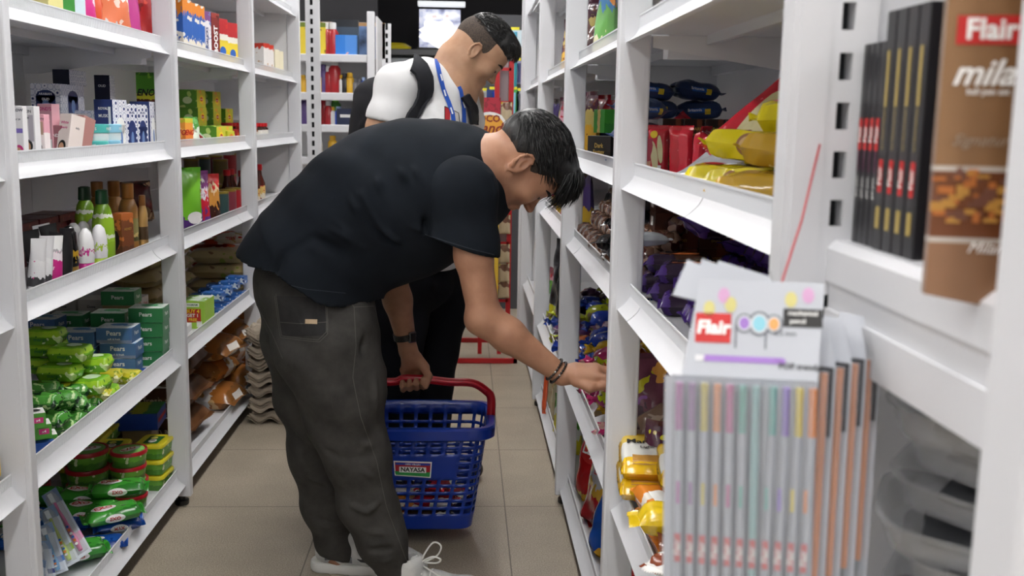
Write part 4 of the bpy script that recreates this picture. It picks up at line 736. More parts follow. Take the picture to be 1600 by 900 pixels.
for k, px, lab in [('pg1', 292, 'tall green pouch with purple base and white bowl'), ('pg2', 311, 'purple and red fruit pouch beside the tall green one'), ('pg3', 328, 'red and brown pouch third from the upright'), ]: lp(k, px, -1.0, Z3, RL_ - .7, lab, 'pouch', 'snack pouches on the third shelf')
def tin(key, c, r=.034, h=.10, lc=None): return bottle(key, 'tea_tin', [(r, 0), (r, h)], [(r * 1.02, h), (r * 1.02, h + .008), (r * .9, h + .009)], c, lc or mat('tin_gold', '#8f7a2e', rough=.3, metal=.4), capn='lid')
tin('tn1', mat('tin_teal', '#2f4a4a', rough=.3)); tin('tn2', mat('tin_wine', '#7a2f3c', rough=.3)); tin('tn3', mat('tin_olive', '#6a5a1e', rough=.3)); tin('tn4', mat('tin_redd', '#a01e28', rough=.3))
for k, px, x, dz, lab in [('tn1', 345, -1.0, 0, 'teal tin in the front row'), ('tn2', 357, -1.0, 0, 'wine red tin in the front row'), ('tn4', 366, -1.0, 0, 'bright red tin in the front row'), ('tn3', 345, -1.1, 0, 'olive tin in the second row'), ('tn3', 358, -1.1, 0, 'olive tin in the second row, farther'), ('tn3', 345, -1.12, .11, 'olive tin raised in the second row'), ('tn2', 338, -1.25, .0, 'wine red tin on the floor of the back row'), ('tn2', 338, -1.25, .11, 'wine red tin high in the back row'), ('tn1', 318, -1.25, 0, 'dark teal tin low in the back row'), ('tn1', 318, -1.25, .11, 'dark teal tin high in the back row'), ('tn4', 360, -1.25, 0, 'red tin low in the back row'), ('tn4', 360, -1.25, .11, 'red tin high in the back row'), ('tn3', 300, -1.25, .11, 'olive tin high at the near end of the back row'), ('tn3', 300, -1.25, 0, 'olive tin low at the near end of the back row')]: lp(k, px, x, Z3, 0, lab, 'tin', 'tins on the third shelf', dz=dz)
pouch('pvr', 'snack_pouch', .07, .10, .03, pm('pvr_p', [(0, '#c8283a'), (.5, '#5a3a8a')], axis='X', wob=.4, blobs=[('#e8e4e4', 30, .64)])); lp('pvr', 372, -.99, Z3, RL_ - .3, 'small red and violet pouch by the third upright', 'pouch')
bottle('sau', 'sauce_bottle', [(.026, 0), (.028, .003), (.028, .09), (.014, .13), (.013, .15)], [(.016, .15), (.016, .175), (.014, .177)], mat('sauce_dark', '#4a1810', rough=.12), RED, label=([(.0286, .02), (.0286, .08)], pm('sauce_lab', [(0, '#e0d8c8'), (.4, '#d8b86a')], wob=.2, blobs=[('#b02a22', 40, .6)])))
for i in range(6): put('sau', (-.99 - .075 * (i // 4), 4.62 + .085 * (i % 4) + .04 * (i // 4), Z3), 0, 'red capped sauce bottle, %s of the %s row' % (ORD[i % 4], ('front', 'second')[i // 4]), 'bottle', 'red capped sauce bottles')
put('sau', (-1.0, 5.05, Z3), 0, 'red capped sauce bottle standing apart at the far end', 'bottle', 'red capped sauce bottles', sc=1.05)
# fourth shelf rack two
RC_ = pm('rice_bag', [(0, '#b9a678'), (.75, '#cdbb8e')], axis='Y', wob=.1, blobs=[('#8a9a3c', 9, .66), ('#7a5a3a', 14, .68)], rough=.3)
pillow('rice', 'rice_bag', .26, .17, .065, RC_, 8, fin=.02, wr=.05, ppow=3)
k = 0
for x, n, y in [(-1.10, 3, 4.62), (-1.24, 4, 4.30), (-1.24, 4, 3.98)]:
    for i in range(n): put('rice', (x + jit(.01), y + jit(.01), Z4 + .066 * i), (0, 0, (PI / 2 if k > 2 else .1) + jit(.05)), 'beige rice bag in the %s pile, %s' % ({4.62: 'far front', 4.30: 'middle back', 3.98: 'near back'}[y], ('lowest', 'second up', 'third up', 'topmost')[i]), 'bag', 'beige rice bags'); k += 1
BLP = pm('blue_soap', [(0, '#2f6ab8')], blobs=[('#dfe8f0', 30, .58), ('#16408a', 34, .62)]); carton('bls', 'soap_box', .08, .055, .032, BLP)
k = 0
for i in range(4):
    for j in range(3):
        put('bls', (-.985 - .085 * (j % 2), 4.02 + .14 * i + .0 * j, Z4 + .033 * j * (1 if i < 3 else .0) + (0 if i < 3 else .033 * j)), jit(.1), 'blue and white soap box, %s pile from the near end, %s layer' % (ORD[i], ('bottom', 'middle', 'top')[j]), 'soap', 'blue and white soap boxes')
OR = pm('mari_bag', [(0, '#b8401e'), (.4, '#d8602c'), (.8, '#c83a24')], axis='Y', wob=.3, blobs=[('#e8d8c8', 10, .64)], rough=.2); pillow('mari', 'biscuit_bag', .20, .15, .06, OR, 9, fin=.02, wr=.1); pillow('mariw', 'biscuit_bag', .20, .14, .05, pm('mari_w', [(0, '#d8d0c0')], blobs=[('#c02a22', 18, .64), ('#b8a06a', 16, .6)], rough=.2), 10, fin=.02, wr=.1, txt=[('mari', 'F', (0, -.072, .03), .03, INKR)])
for x, y, z, k_, lab in [(-1.2, 4.95, 0, 'mari', 'orange biscuit bag low at the back'), (-1.2, 4.95, .06, 'mari', 'orange biscuit bag second from the bottom'), (-1.2, 4.95, .12, 'mari', 'orange biscuit bag third from the bottom'), (-1.15, 4.9, .18, 'mari', 'orange biscuit bag topmost under the sauce shelf'), (-1.05, 4.78, .2, 'mariw', 'cream biscuit bag with red writing above the rice bags'), (-1.03, 4.98, 0, 'mari', 'orange biscuit bag in front, lowest'), (-1.03, 4.98, .06, 'mari', 'orange biscuit bag in front, middle'), (-1.03, 4.98, .12, 'mariw', 'cream biscuit bag with red writing in front, top')]: put(k_, (x, y, Z4 + z), (jit(.05), jit(.05), jit(.3)), lab, 'bag', 'biscuit bags beside the rice')
# fifth shelf: flour bags
AT = pm('atta_brown', [(0, '#8a5a2c'), (.3, '#a8682e'), (.56, '#e0dcd6'), (.72, '#a8682e'), (.86, '#8a5a2c')], axis='X', wob=.08, blobs=[('#d8b07a', 12, .66)], rough=.22); AD = mat('atta_dark', '#6a4526', rough=.3, vary=(14, '#5a3820'))
pillow('atta', 'flour_bag', .34, .24, .10, AT, 11, fin=.02, wr=.05, ppow=3, marks=[('d', 'T', (-.05, -.02, .104), .06, .06, mat('bread_print', '#d8b888')), ('p', 'T', (.06, 0, .105), .05, .15, mat('atta_white', '#e0dcd6')), ('p', 'R', (.166, 0, .05), .10, .05, mat('atta_white', '#e0dcd6'))], txt=[('Fortune', 'T', (.06, 0, .1075), .045, INKR, .03, PI / 2)])
pillow('attd', 'flour_bag', .36, .26, .11, AD, 12, fin=.02, wr=.04, ppow=3.4, marks=[('p', 'F', (0, -.127, .094), .30, .010, mat('atta_white', '#e0dcd6'))], txt=[('chakki fresh atta', 'F', (0.02, -.134, .045), .034, mat('atta_cream', '#d8c8a8'), .015)])
for i, z in enumerate((0, .112, .224)): put('attd', (-1.17, 3.80 + .01 * i, Z5 + z), (0, 0, -.04 + .03 * i), 'dark brown chakki fresh atta bag, %s' % ('lowest', 'middle', 'topmost')[i], 'bag', 'dark brown flour bags')
k = 0
for y, n in [(4.20, 3), (4.5, 3), (4.78, 3), (5.1, 3)]:
    for i in range(n): put('atta', (-1.10 + jit(.01), y + jit(.01), Z5 + .104 * i), (0, .06, PI / 2 * (i % 2) + jit(.1) - .15), 'golden brown Fortune flour bag, %s pile from the near end, %s' % (ORD[k], ('bottom', 'middle', 'top')[i]), 'bag', 'golden brown flour bags')
    k += 1
# egg trays on the floor by the last left rack
def egg_tray():
    m = MB(); n = 61; a = np.linspace(-1, 1, n); s_ = .15; X, Y = np.meshgrid(a, a, indexing='ij')
    Z = .022 + .015 * np.cos(X * PI * 6) * 0 + .013 * np.sin(X * PI * 3 + PI / 2) * np.sin(Y * PI * 3 + PI / 2) * 1.0; Z = np.where(np.maximum(abs(X), abs(Y)) > .965, .012 + .012 * np.cos(X * PI * 3) * np.cos(Y * PI * 3), Z)
    P = np.stack([X * s_, Y * s_, Z], -1); Q = P.copy(); Q[..., 2] -= .0035; m.grid(P); m.grid(Q[:, ::-1])
    e = lambda i: (P[i], Q[i])
    for A, B in ((P[0], Q[0]), (P[-1], Q[-1]), (P[:, 0], Q[:, 0]), (P[:, -1], Q[:, -1])): m.grid(np.stack([A, B]))
    return proto('egg', m.build('egg_tray', mat('pulp_grey', '#a09484', rough=.95, bump=(120, .4, .004), vary=(20, '#8e8274')), smooth=50))
egg_tray(); z = .004
hs = [.010, .010, .030, .010, .010, .010, .034, .010, .010, .028, .010, .010, .010, .034, .012, .012, .030, .010, .012, .034, .011, .011, .011, .012, .012]
for i, h in enumerate(hs):
    if z > .50: break
    put('egg', (-.745 + jit(.006), 4.36 + jit(.006), z - .0), (jit(.008), jit(.008), (PI / 2) * (i % 2) + jit(.03) - .06), 'grey pulp egg tray in the floor stack, number %d from the floor' % (i + 1) if i else 'lowest grey pulp egg tray, resting on the floor', 'egg tray', 'stack of grey egg trays'); z += h
# ------------------------------------------------------------------ RIGHT racks
XI = .42          # first row of goods behind the lip
def rp(key, px, x, z, rz, label, cat, group=None, dz=0, rx=0, ry=0, sc=None): return put(key, (x, yr(px, x, z + dz), z + dz), (rx, ry, rz), label, cat, group, sc)
T1, T2, T3, T4, T5 = ZR; T4b = .43 - .036
# second shelf, nearest rack
YB = pm('cashew_yellow', [(0, '#d8c81e'), (.75, '#e6da3c')], axis='X', wob=.1, blobs=[('#b0521e', 14, .68), ('#f0ea9a', 26, .66)], rough=.15)
pillow('cash', 'biscuit_pack', .19, .085, .05, YB, 20, fin=.014, wr=.05, ppow=7, marks=[('d', 'F', (-.02, -.043, .026), .022, .020, mat('cashew_brown', '#8a5a2a')), ('d', 'F', (-.02, -.0435, .026), .017, .015, mat('cashew_tan', '#c8a46a')), ('d', 'T', (.03, 0, .053), .03, .022, mat('cashew_brown', '#8a5a2a')), ('d', 'T', (-.05, 0, .052), .02, .014, INKR)], txt=[('Good', 'F', (.045, -.0435, .028), .020, INKR)])
GB = pm('cashew_gold', [(0, '#b8922a'), (.7, '#d8b83c')], axis='X', wob=.2, blobs=[('#7a3a1a', 16, .64), ('#e8dc8a', 26, .64)], rough=.12)
pillow('gold', 'biscuit_pack', .18, .085, .05, GB, 21, fin=.012, wr=.06, ppow=7)
G = 'yellow biscuit packs on the second shelf'
for x, y, z, a, k, lab in [(.47, 1.72, .0, -.5, 'cash', 'yellow biscuit pack lowest at the rim'), (.50, 1.70, .055, -.55, 'cash', 'yellow biscuit pack in the middle with brown oval'), (.56, 1.62, .11, -.25, 'cash', 'topmost yellow biscuit pack'), (.46, 1.48, .0, -.7, 'gold', 'golden biscuit pack lowest beside the slotted post'), (.50, 1.50, .052, -.5, 'gold', 'golden biscuit pack second beside the slotted post'), (.60, 1.62, .055, -.3, 'gold', 'golden biscuit pack behind the yellow middle one'), (.60, 1.70, 0, -.3, 'cash', 'yellow biscuit pack at the bottom of the rear row'), (.46, 1.60, .001, -1.2, 'cash', 'yellow biscuit pack at the bottom between its neighbours')]:
    put(k, (x, y, T2 + z), (jit(.12), jit(.1), a), lab, 'biscuits', G)
RP = pm('red_pack', [(0, '#b01a28'), (.5, '#c8283a')], axis='Y', wob=.1, blobs=[('#e0707a', 90, .72)], rough=.16); RPc = mat('cookie_print', '#d8cfa0', rough=.3)
def red(key, n, seed, L=.15, W=.075, H=.04): return pillow(key, n, L, W, H, RP, seed, fin=.014, wr=.05, ppow=6, marks=[('d', 'T', (-.015, .006, H + .002), L * .34, W * .15, RPc, .15), ('d', 'T', (.01, -.012, H + .002), L * .3, W * .12, RPc, .1), ('d', 'T', (L * .38, .01, H + .002), .012, .012, INKY), ('p', 'T', (-L * .34, -.012, H + .0015), .02, .012, INKW)])
red('red', 'biscuit_pack', 22); red('redb', 'biscuit_pack', 23, .20, .095, .04)
o = put('redb', (.545, 1.86, T2 + .12), (0, 0, 0), 'large red biscuit pack standing slanted with long cookie picture', 'biscuits', 'large red biscuit packs')
def orient(o, long_axis, up_hint):
    z_ = Vector(up_hint); x_ = Vector(long_axis).normalized(); y_ = z_.cross(x_).normalized(); z_ = x_.cross(y_); o.rotation_euler = Matrix((x_, y_, z_)).transposed().to_euler()
orient(o, (.62, -.1, .55), (-.35, -1, .45))
o = put('redb', (.60, 1.90, T2 + .10), 0, 'large red biscuit pack behind the slanted one', 'biscuits', 'large red biscuit packs'); orient(o, (.62, -.1, .5), (-.35, -1, .45))
G = 'red biscuit packs standing on end'
for px, x, lab in [(1031, .43, 'upright red pack with cookie picture, leftmost'), (1060, .425, 'upright red pack with its speckled back turned out'), (1084, .44, 'upright red pack leaning beside the crumpled corner'), (1072, .50, 'upright red pack tucked behind the speckled one'), (1092, .47, 'upright red pack next to the yellow pile')]:
    o = put('red', (x, yr(px, x, 1.2), T2 + .055), 0, lab, 'biscuits', G, sc=.68); k = 'cookie' in lab or 'tucked' in lab
    orient(o, (.03 + jit(.06), jit(.05), 1), ((-.55, -1, 0) if k else (.6, 1, 0)) if px < 1080 else (.4, -.2, .1))
OC = pm('orange_clear', [(0, '#c8502a'), (.5, '#e0b06a')], axis='X', wob=.4, blobs=[('#e8dcc8', 20, .62), ('#b01e1e', 22, .62)], rough=.1); pillow('oc', 'biscuit_pack', .16, .07, .06, OC, 24, fin=.018, wr=.12, ppow=3)
put('oc', (.53, 1.88, T2 + .05), (0, 0, .1), 'clear wrapped orange biscuit pack between red and yellow packs', 'biscuits'); put('red', (.53, 1.88, T2), 0, 'red pack lying under the clear wrapped orange one', 'biscuits')
pillow('silv', 'biscuit_pack', .20, .08, .03, pm('silver_back', [(0, '#b9bcc0')], blobs=[('#e0c83a', 14, .66)], rough=.15, metal=.3), 25, fin=.016, wr=.1, ppow=3)
o = put('silv', (.50, 1.90, T2 + .055), 0, 'silver and yellow pack tilted on the rim before the yellow pile', 'biscuits'); orient(o, (.5, -.2, .42), (-.2, -1, .8))
o = put('silv', (.455, 1.86, T2 + .03), 0, 'crumpled silver pack end at the guard strip', 'biscuits', sc=.8); orient(o, (.5, -.3, .3), (-.2, -1, .8))
DKC = pm('dark_fantasy', [(0, '#15110f'), (.62, '#5a2f1c'), (.9, '#15110f')], axis='X', wob=.1, blobs=[('#3a2418', 30, .62)], rough=.3)
carton('dfb', 'chocolate_box', .046, .05, .064, mat('dark_box', '#17130f', rough=.3), front=DKC, marks=[('d', 'F', -.012, .03, .006, .018, mat('cookie_half', '#a06a3a'))], txt=[('DARK', 'F', .006, .042, .009, GOLD), ('FANTASY', 'F', .006, .030, .007, GOLD)])
G = 'dark cookie boxes in the second shelf'
for i in range(4): put('dfb', (.455 + .047 * i, 2.28, T2), 0, 'dark chocolate cookie box behind the red packs, %s from the aisle' % ORD[i], 'box', G)
for i in range(4): put('dfb', (.455 + .047 * i, 2.28, T2 + .065), 0, 'dark chocolate cookie box in the upper layer, %s from the aisle' % ORD[i], 'box', G)
PKB = pm('pink_box_f', [(0, '#d8a48a'), (.45, '#b03a52')], wob=.2, blobs=[('#e8d0b8', 16, .62)]); carton('pkb', 'biscuit_box', .07, .10, .085, PKB); put('pkb', (.415, yr(1014, .415), T2), -.2, 'pink and tan biscuit box at the far end beside the upright', 'box')
NB_ = pm('navy_bag', [(0, '#1a2350'), (.6, '#223a80')], axis='X', wob=.2, blobs=[('#b02030', 12, .70), ('#d8c83a', 14, .73)], rough=.2)
pillow('nav', 'snack_bag', .17, .12, .065, NB_, 26, fin=.018, wr=.12, marks=[('p', 'F', (.0, -.062, .035), .06, .016, INKB), ('p', 'F', (.035, -.0625, .03), .02, .02, INKY)], txt=[('Britannia', 'F', (-.01, -.0635, .037), .014, INKW)])
pillow('rxb', 'snack_bag', .16, .12, .06, pm('red_x', [(0, '#a01c28'), (.6, '#c0283a')], axis='Y', wob=.2, blobs=[('#1a2350', 10, .64)], rough=.2), 27, fin=.018, wr=.12, marks=[('p', 'T', (0, 0, .065), .06, .04, INKY)], txt=[('EXTRA', 'T', (0, 0, .066), .022, INKR, .03)])
G = 'navy snack bags heaped in the back corner'
for x, y, z, lab in [(.66, 2.90, 0, 'navy snack bag, lowest against the back panel'), (.66, 2.90, .065, 'navy snack bag, second against the back panel'), (.655, 2.90, .13, 'navy snack bag, third against the back panel'), (.64, 2.91, .185, 'navy snack bag with flat top, topmost against the back panel'), (.52, 2.85, 0, 'navy snack bag, lowest towards the aisle'), (.52, 2.85, .065, 'navy snack bag, second towards the aisle'), (.515, 2.85, .13, 'navy snack bag, third towards the aisle'), (.50, 2.86, .18, 'navy snack bag, topmost towards the aisle')]: put('nav', (x, y, T2 + z), (jit(.1), jit(.12), jit(.3)), lab, 'bag', G, sc=.78)
o = put('rxb', (.56, 2.74, T2 + .085), 0, 'red bag with yellow extra label wedged between navy bags', 'bag', sc=.62); orient(o, (.7, .1, .55), (-.45, -1, .5))
for x, y, z in [(.44, 2.62, .0), (.44, 2.62, .065), (.44, 2.62, .13)]: put('nav', (x, y, T2 + z), (jit(.2), jit(.1), .8), 'navy snack bag beside the upright, %s' % ('lowest' if z == 0 else 'middle' if z < .1 else 'upper'), 'bag', G, sc=.8)
# third shelf, nearest rack: purple cookie packs and brown boxes
PUR = pm('purple_cookie', [(0, '#4a2f7a'), (.16, '#33263a'), (.45, '#4a2e22'), (.88, '#4a2f7a')], axis='X', wob=.06, blobs=[('#b8622a', 15, .66), ('#4a8aa0', 13, .70), ('#c8a06a', 40, .72)], rough=.15)
pillow('pur', 'cookie_pack', .145, .10, .045, PUR, 28, fin=.008, wr=.06, ppow=6, marks=[('p', 'T', (0, .012, .0445), .07, .018, mat('cookie_lab', '#15121a')), ('d', 'T', (.0, -.022, .0443), .045, .013, mat('cookie_or', '#b8622a'))], txt=[('DARK', 'T', (0, .012, .0452), .017, GOLD, .03)])
G = 'purple cookie packs on the third shelf'; k = 0
for (x, y) in [(.475, 2.27), (.475, 2.13), (.475, 1.99), (.475, 1.85), (.475, 1.71), (.64, 2.26), (.64, 2.10), (.64, 1.96), (.475, 1.57), (.64, 1.8)]:
    for l in range(3 if x > .5 else (2 if y > 1.8 else 1)):
        put('pur', (x + jit(.008) + (.012 * l), y + jit(.01), T3 + .044 * l), (jit(.05), jit(.05), jit(.15) + (-.2 if x < .5 else .1)), 'purple wrapped dark cookie pack, %s row, %s from the near end, layer %s' % ('front' if x < .5 else 'back', ORD[k], 'abc'[l] if 0 else ('one', 'two', 'three')[l]), 'biscuits', G)
    k += 1
put('pur', (.545, 2.18, T3 + .14), (.25, .05, .35), 'purple cookie pack lying loose across the top of the heap', 'biscuits', G); put('pur', (.66, 2.2, T3 + .14), (.1, .05, -.1), 'purple cookie pack on top of the back row', 'biscuits', G)
BRN = pm('brown_gold', [(0, '#4a2416'), (.4, '#6a3420')], axis='X', wob=.1, blobs=[('#a8843a', 22, .68)], rough=.3); carton('brb', 'biscuit_box', .105, .07, .042, BRN, marks=[('p', 'L', 0, .02, .03, .022, INKW)], txt=[('bourbon', 'F', 0, .02, .014, GOLD)])
for c in range(3):
    for r in range(5): put('brb', (.50 + .108 * c, 2.42, T3 + .0425 * r), jit(.04), 'dark brown biscuit box, column %s from the aisle, %s' % (('one', 'two', 'three')[c], ('lowest', 'second up', 'third up', 'fourth up', 'topmost')[r]), 'box', 'brown biscuit boxes at the back')
BKB = mat('black_bag', '#121315', rough=.18, vary=(18, '#2a2a30')); pillow('bkb', 'black_pack', .13, .11, .06, BKB, 29, fin=.018, wr=.16)
for i in range(12): put('bkb', (.43 + .115 * (i % 3) + jit(.01), 2.55 + .09 * (i // 9), T3 + .065 * ((i // 3) % 3) + .03), (jit(.2), jit(.2), jit(.6)), 'glossy black snack pack, %s along, %s' % (ORD[i % 3], ('low', 'mid height', 'high', 'far back')[i // 3]), 'bag', 'glossy black packs at the back of the third shelf')
pillow('wpk', 'tissue_pack', .08, .06, .03, mat('tissue_white', '#cfd6dc', rough=.2), 30, fin=.01); put('wpk', (.42, 2.31, T3 + .1), .2, 'small white pack beside the brown boxes', 'pack')
# candy heaps on the fourth shelf
CP = {'cy': ('#c09a1e', '#a08a6a'), 'cl': ('#a8b41e', '#8a7a52'), 'cp': ('#a82a62', '#b8908a'), 'cb': ('#1c389a', '#2a50b0'), 'co': ('#b05a2a', '#b8906a'), 'cv': ('#5a3a66', '#9a8a94'), 'cc': ('#7a6252', '#a89484'), 'ct': ('#2a7a84', '#8a9a90')}
for i, (k, (a, b)) in enumerate(CP.items()): candy(k, 'wrapped_sweet', pm('cm_' + k, [(0, a)], blobs=[(b, 38, .56), ('#2a2222', 60, .72)], rough=.14, coat=.3, bump=(60, .4)), r=.026, L=.10, seed=i + 3)
NM = {'cy': 'yellow', 'cl': 'lime', 'cp': 'pink', 'cb': 'blue', 'co': 'orange', 'cv': 'violet', 'cc': 'brown and clear', 'ct': 'teal'}
ZW = ('two', 'three', 'four')
def heap(y0, y1, nx, ny, nl, zb, palette, place, x0=.405, x1=.76, slope=.0, sc=1.0):
    for j in range(ny):
        y = y0 + (y1 - y0) * (j + .5) / ny; ks = palette(j / ny)
        for i in range(nx):
            x = x0 + (x1 - x0) * (i + .5) / nx
            for l in range(nl + int(slope * i)):
                k = random.choice(ks)
                put(k, (x + jit(.012) + (0 if l == 0 or i else .012), y + jit(.012), zb + .036 * sc * l + jit(.003)), (jit(.4), jit(.35), random.choice((0, .5, 1.2, 2.1, 2.7)) + jit(.4)), '%s sweet in a twisted wrapper %s' % (NM[k], place), 'sweet', '%s twist wrapped sweets %s' % (NM[k], place), sc * random.uniform(.9, 1.12))
heap(2.24, 3.28, 3, 10, 3, T4, lambda t: ['cc', 'ct', 'cy', 'cv'] if t < .2 else ['cy', 'cl', 'cp', 'co', 'cc'] if t < .55 else ['cy', 'co', 'cp', 'cc'] if t < .75 else ['cb', 'cb', 'cp', 'cc'], 'in the heap by the reaching hand', slope=1, sc=1.5, x0=.37)
heap(3.42, 4.4, 3, 7, 2, T4b, lambda t: ['co', 'cv', 'cb'] if t < .4 else ['cb', 'cl', 'cv', 'cc'], 'in the rack behind the bending man', slope=1, x0=.37, x1=.7, sc=1.5)
# tall sweet bags between third and fourth shelf, nearest rack
SB = pm('sweet_bag', [(0, '#3a2030'), (.35, '#6a3a4a')], wob=.5, blobs=[('#c8c02a', 13, .60), ('#d89a4a', 18, .63), ('#3a8a9a', 15, .68), ('#8a5a9a', 20, .66)], rough=.1, coat=.5, bump=(34, .9))
pouch('sbag', 'sweet_bag', .17, .22, .10, SB, 31, wr=.12); pouch('sbag2', 'sweet_bag', .16, .20, .09, pm('plum_bag', [(0, '#2a1420'), (.4, '#4a1c34')], wob=.4, blobs=[('#c8b46a', 12, .64), ('#c8c02a', 10, .70), ('#6a2a4a', 16, .6)], rough=.1, coat=.5, bump=(30, .8)), 32, wr=.12)
G = 'clear bags of sweets on the fourth shelf'; k = 0
for x, y, kk in [(.46, 2.17, 'sbag2'), (.60, 2.18, 'sbag'), (.46, 2.36, 'sbag'), (.60, 2.38, 'sbag2'), (.73, 2.2, 'sbag'), (.73, 2.4, 'sbag'), (.55, 2.08, 'sbag2'), (.68, 2.04, 'sbag')]:
    put(kk, (x, y - .03, T4 + (.075 if y > 2.28 else 0)), (jit(.15) + .1, jit(.12), jit(.4)), 'bulging clear bag of mixed sweets, %s counted from the upright' % ORD[k], 'bag', G); k += 1
# biscuits at the bottom right
MW = pm('marie_pack', [(0, '#e0b41c'), (.22, '#dcdcd6'), (.62, '#d8b84a'), (.8, '#e0b41c')], axis='Y', wob=.02, blobs=[('#c8963a', 24, .70)], rough=.15)
pillow('mar2', 'biscuit_pack', .105, .17, .042, MW, 33, fin=.0, wr=.04, ppow=7, marks=[('d', 'T', (.028, .045, .0432), .020, .014, INKK), ('d', 'T', (.028, .045, .0435), .016, .010, mat('marie_wht', '#e8e0d0')), ('p', 'T', (0, -.055, .0432), .06, .03, mat('bisc_tan', '#b8863a')), ('p', 'L', (-.054, 0, .021), .13, .02, mat('marie_band', '#b8901a'))], txt=[('Marie', 'T', (-.01, .02, .0438), .026, INKK), ('Light', 'T', (.0, -.005, .0438), .014, INKK), ('MARIE LIGHT', 'L', (-.0545, 0, .021), .014, INKK, .03)])
G = 'yellow and white marie biscuit packs'
for x, y, z, a, lab in [(.375, 2.12, .10, -.12, 'marie biscuit pack on the left'), (.372, 2.12, .055, -.1, 'marie biscuit pack under the left one'), (.44, 2.03, .105, -.12, 'marie biscuit pack on the right, touching the blue cracker box'), (.47, 2.03, .06, -.1, 'marie biscuit pack under the right one')]: put('mar2', (x + .02, y - .02, T4 + z), (.12, 0, a), lab, 'biscuits', G, sc=1.08)
CRB = pm('blue_cracker', [(0, '#b8923a'), (.3, '#d8b86a'), (.42, '#dce2e6'), (.85, '#4a86b8')], axis='Y', wob=.05, rough=.2); carton('crb', 'cracker_box', .10, .15, .05, mat('cracker_blue', '#3f74a8'), top=CRB, txt=[('milk', 'T', 0, .03, .02, INKB), ('CREAM', 'L', 0, .025, .018, INKW)])
for i in range(3): put('crb', (.475, 2.22, T4 + .005 + .052 * i), -.15 - .03 * i, 'blue and white cracker box, %s' % ('lowest', 'middle', 'topmost')[i], 'box', 'blue and white cracker boxes')
OTG = pm('orange_bisc', [(0, '#c8701e'), (.3, '#d8802a'), (.5, '#e0d8cc'), (.62, '#d8802a')], axis='X', wob=.03, blobs=[('#e0b83a', 14, .72)], rough=.15)
pillow('tiger', 'biscuit_pack', .20, .065, .045, OTG, 34, fin=.02, wr=.05, ppow=5, marks=[('p', 'T', (.0, 0, .0465), .07, .03, INKW)], txt=[('NICE', 'F', (0, -.034, .022), .02, INKW)])
pillow('ymk', 'biscuit_pack', .20, .08, .05, pm('yel_milk', [(0, '#d8b81e'), (.45, '#dfe2d2'), (.62, '#e0c42a')], axis='X', wob=.04, rough=.14), 35, fin=.022, wr=.06, ppow=5, marks=[('d', 'T', (.05, 0, .052), .018, .018, mat('marie_choc', '#5a3a2a')), ('d', 'F', (.03, -.042, .025), .020, .014, mat('marie_choc', '#5a3a2a'))])
G = 'orange biscuit packs running along the rim'
for x, y, z, lab in [(.388, 1.90, .060, 'orange biscuit pack along the rim, upper far one'), (.395, 1.91, .010, 'orange biscuit pack along the rim, lower far one'), (.455, 1.92, .06, 'orange biscuit pack between the rim one and the marie packs'), (.57, 1.86, .0, 'orange biscuit pack in the crossing under the marie packs')]: put('tiger', (x, y, T4 + z), (0, .0, PI / 2 + .08), lab, 'biscuits', G)
G = 'yellow milk biscuit packs'
for x, y, z, a, lab in [(.43, 1.80, .075, -.1, 'yellow milk biscuit pack, topmost'), (.49, 1.78, .01, -.03, 'yellow milk biscuit pack, second from the top'), (.43, 1.70, .02, 1.45, 'yellow milk biscuit pack turned along the rim'), (.62, 1.80, .0, .1, 'yellow milk biscuit pack behind the hanging pen cards')]: put('ymk', (x, y, T4 + z), (0, 0, a), lab, 'biscuits', G)
CHO = pm('choc_pack', [(0, '#6a3a22'), (.5, '#b8763a'), (.75, '#6a3a22')], axis='X', wob=.1, blobs=[('#d8c8b0', 14, .66)], rough=.15)
pillow('choc', 'biscuit_pack', .18, .09, .05, CHO, 36, fin=.018, wr=.06, ppow=4); pillow('gbis', 'biscuit_pack', .18, .10, .055, pm('gold_bisc', [(0, '#b8701e'), (.3, '#d8b04a'), (.55, '#e0d8b0'), (.7, '#d89a3a')], axis='Y', wob=.06, rough=.14), 37, fin=.018, wr=.05, ppow=5, marks=[('d', 'T', (.01, .02, .0565), .022, .016, INKY)], txt=[('NEW', 'T', (.01, .02, .0575), .014, INKR, .02)])
pillow('wht', 'biscuit_pack', .16, .09, .045, pm('white_red_p', [(0, '#e4e2de')], blobs=[('#c86a2a', 12, .62), ('#7a3a22', 14, .66)], rough=.15), 38, fin=.018, wr=.06, ppow=4)
for k, x, y, z, a, lab in [('choc', .46, 1.715, .06, -.1, 'brown chocolate biscuit pack in the near pile'), ('choc', .54, 1.66, .0, .1, 'brown chocolate biscuit pack at the pile bottom'), ('gbis', .455, 1.61, .085, -.1, 'golden biscuit pack with round yellow badge, nearest'), ('gbis', .50, 1.57, .015, .05, 'golden biscuit pack under the badged one'), ('wht', .405, 1.66, .055, .6, 'white and rust coloured biscuit pack by the golden one'), ('wht', .60, 1.56, .06, .2, 'white and rust coloured biscuit pack half hidden by the pen cards'), ('choc', .45, 1.45, .0, 1.0, 'brown biscuit pack at the picture bottom')]: put(k, (x, y, T4 + z), (jit(.08), jit(.05), a), lab, 'biscuits', 'mixed biscuit packs near the pen cards')
pouch('bot', 'snack_pouch', .14, .2, .06, pm('green_snack', [(0, '#3f9a34')], blobs=[('#e0dcd0', 16, .6)])); put('bot', (.44, 2.0, T5), (0, 0, -.8), 'green and cream pouch on the lowest shelf of the nearest right rack', 'pouch')
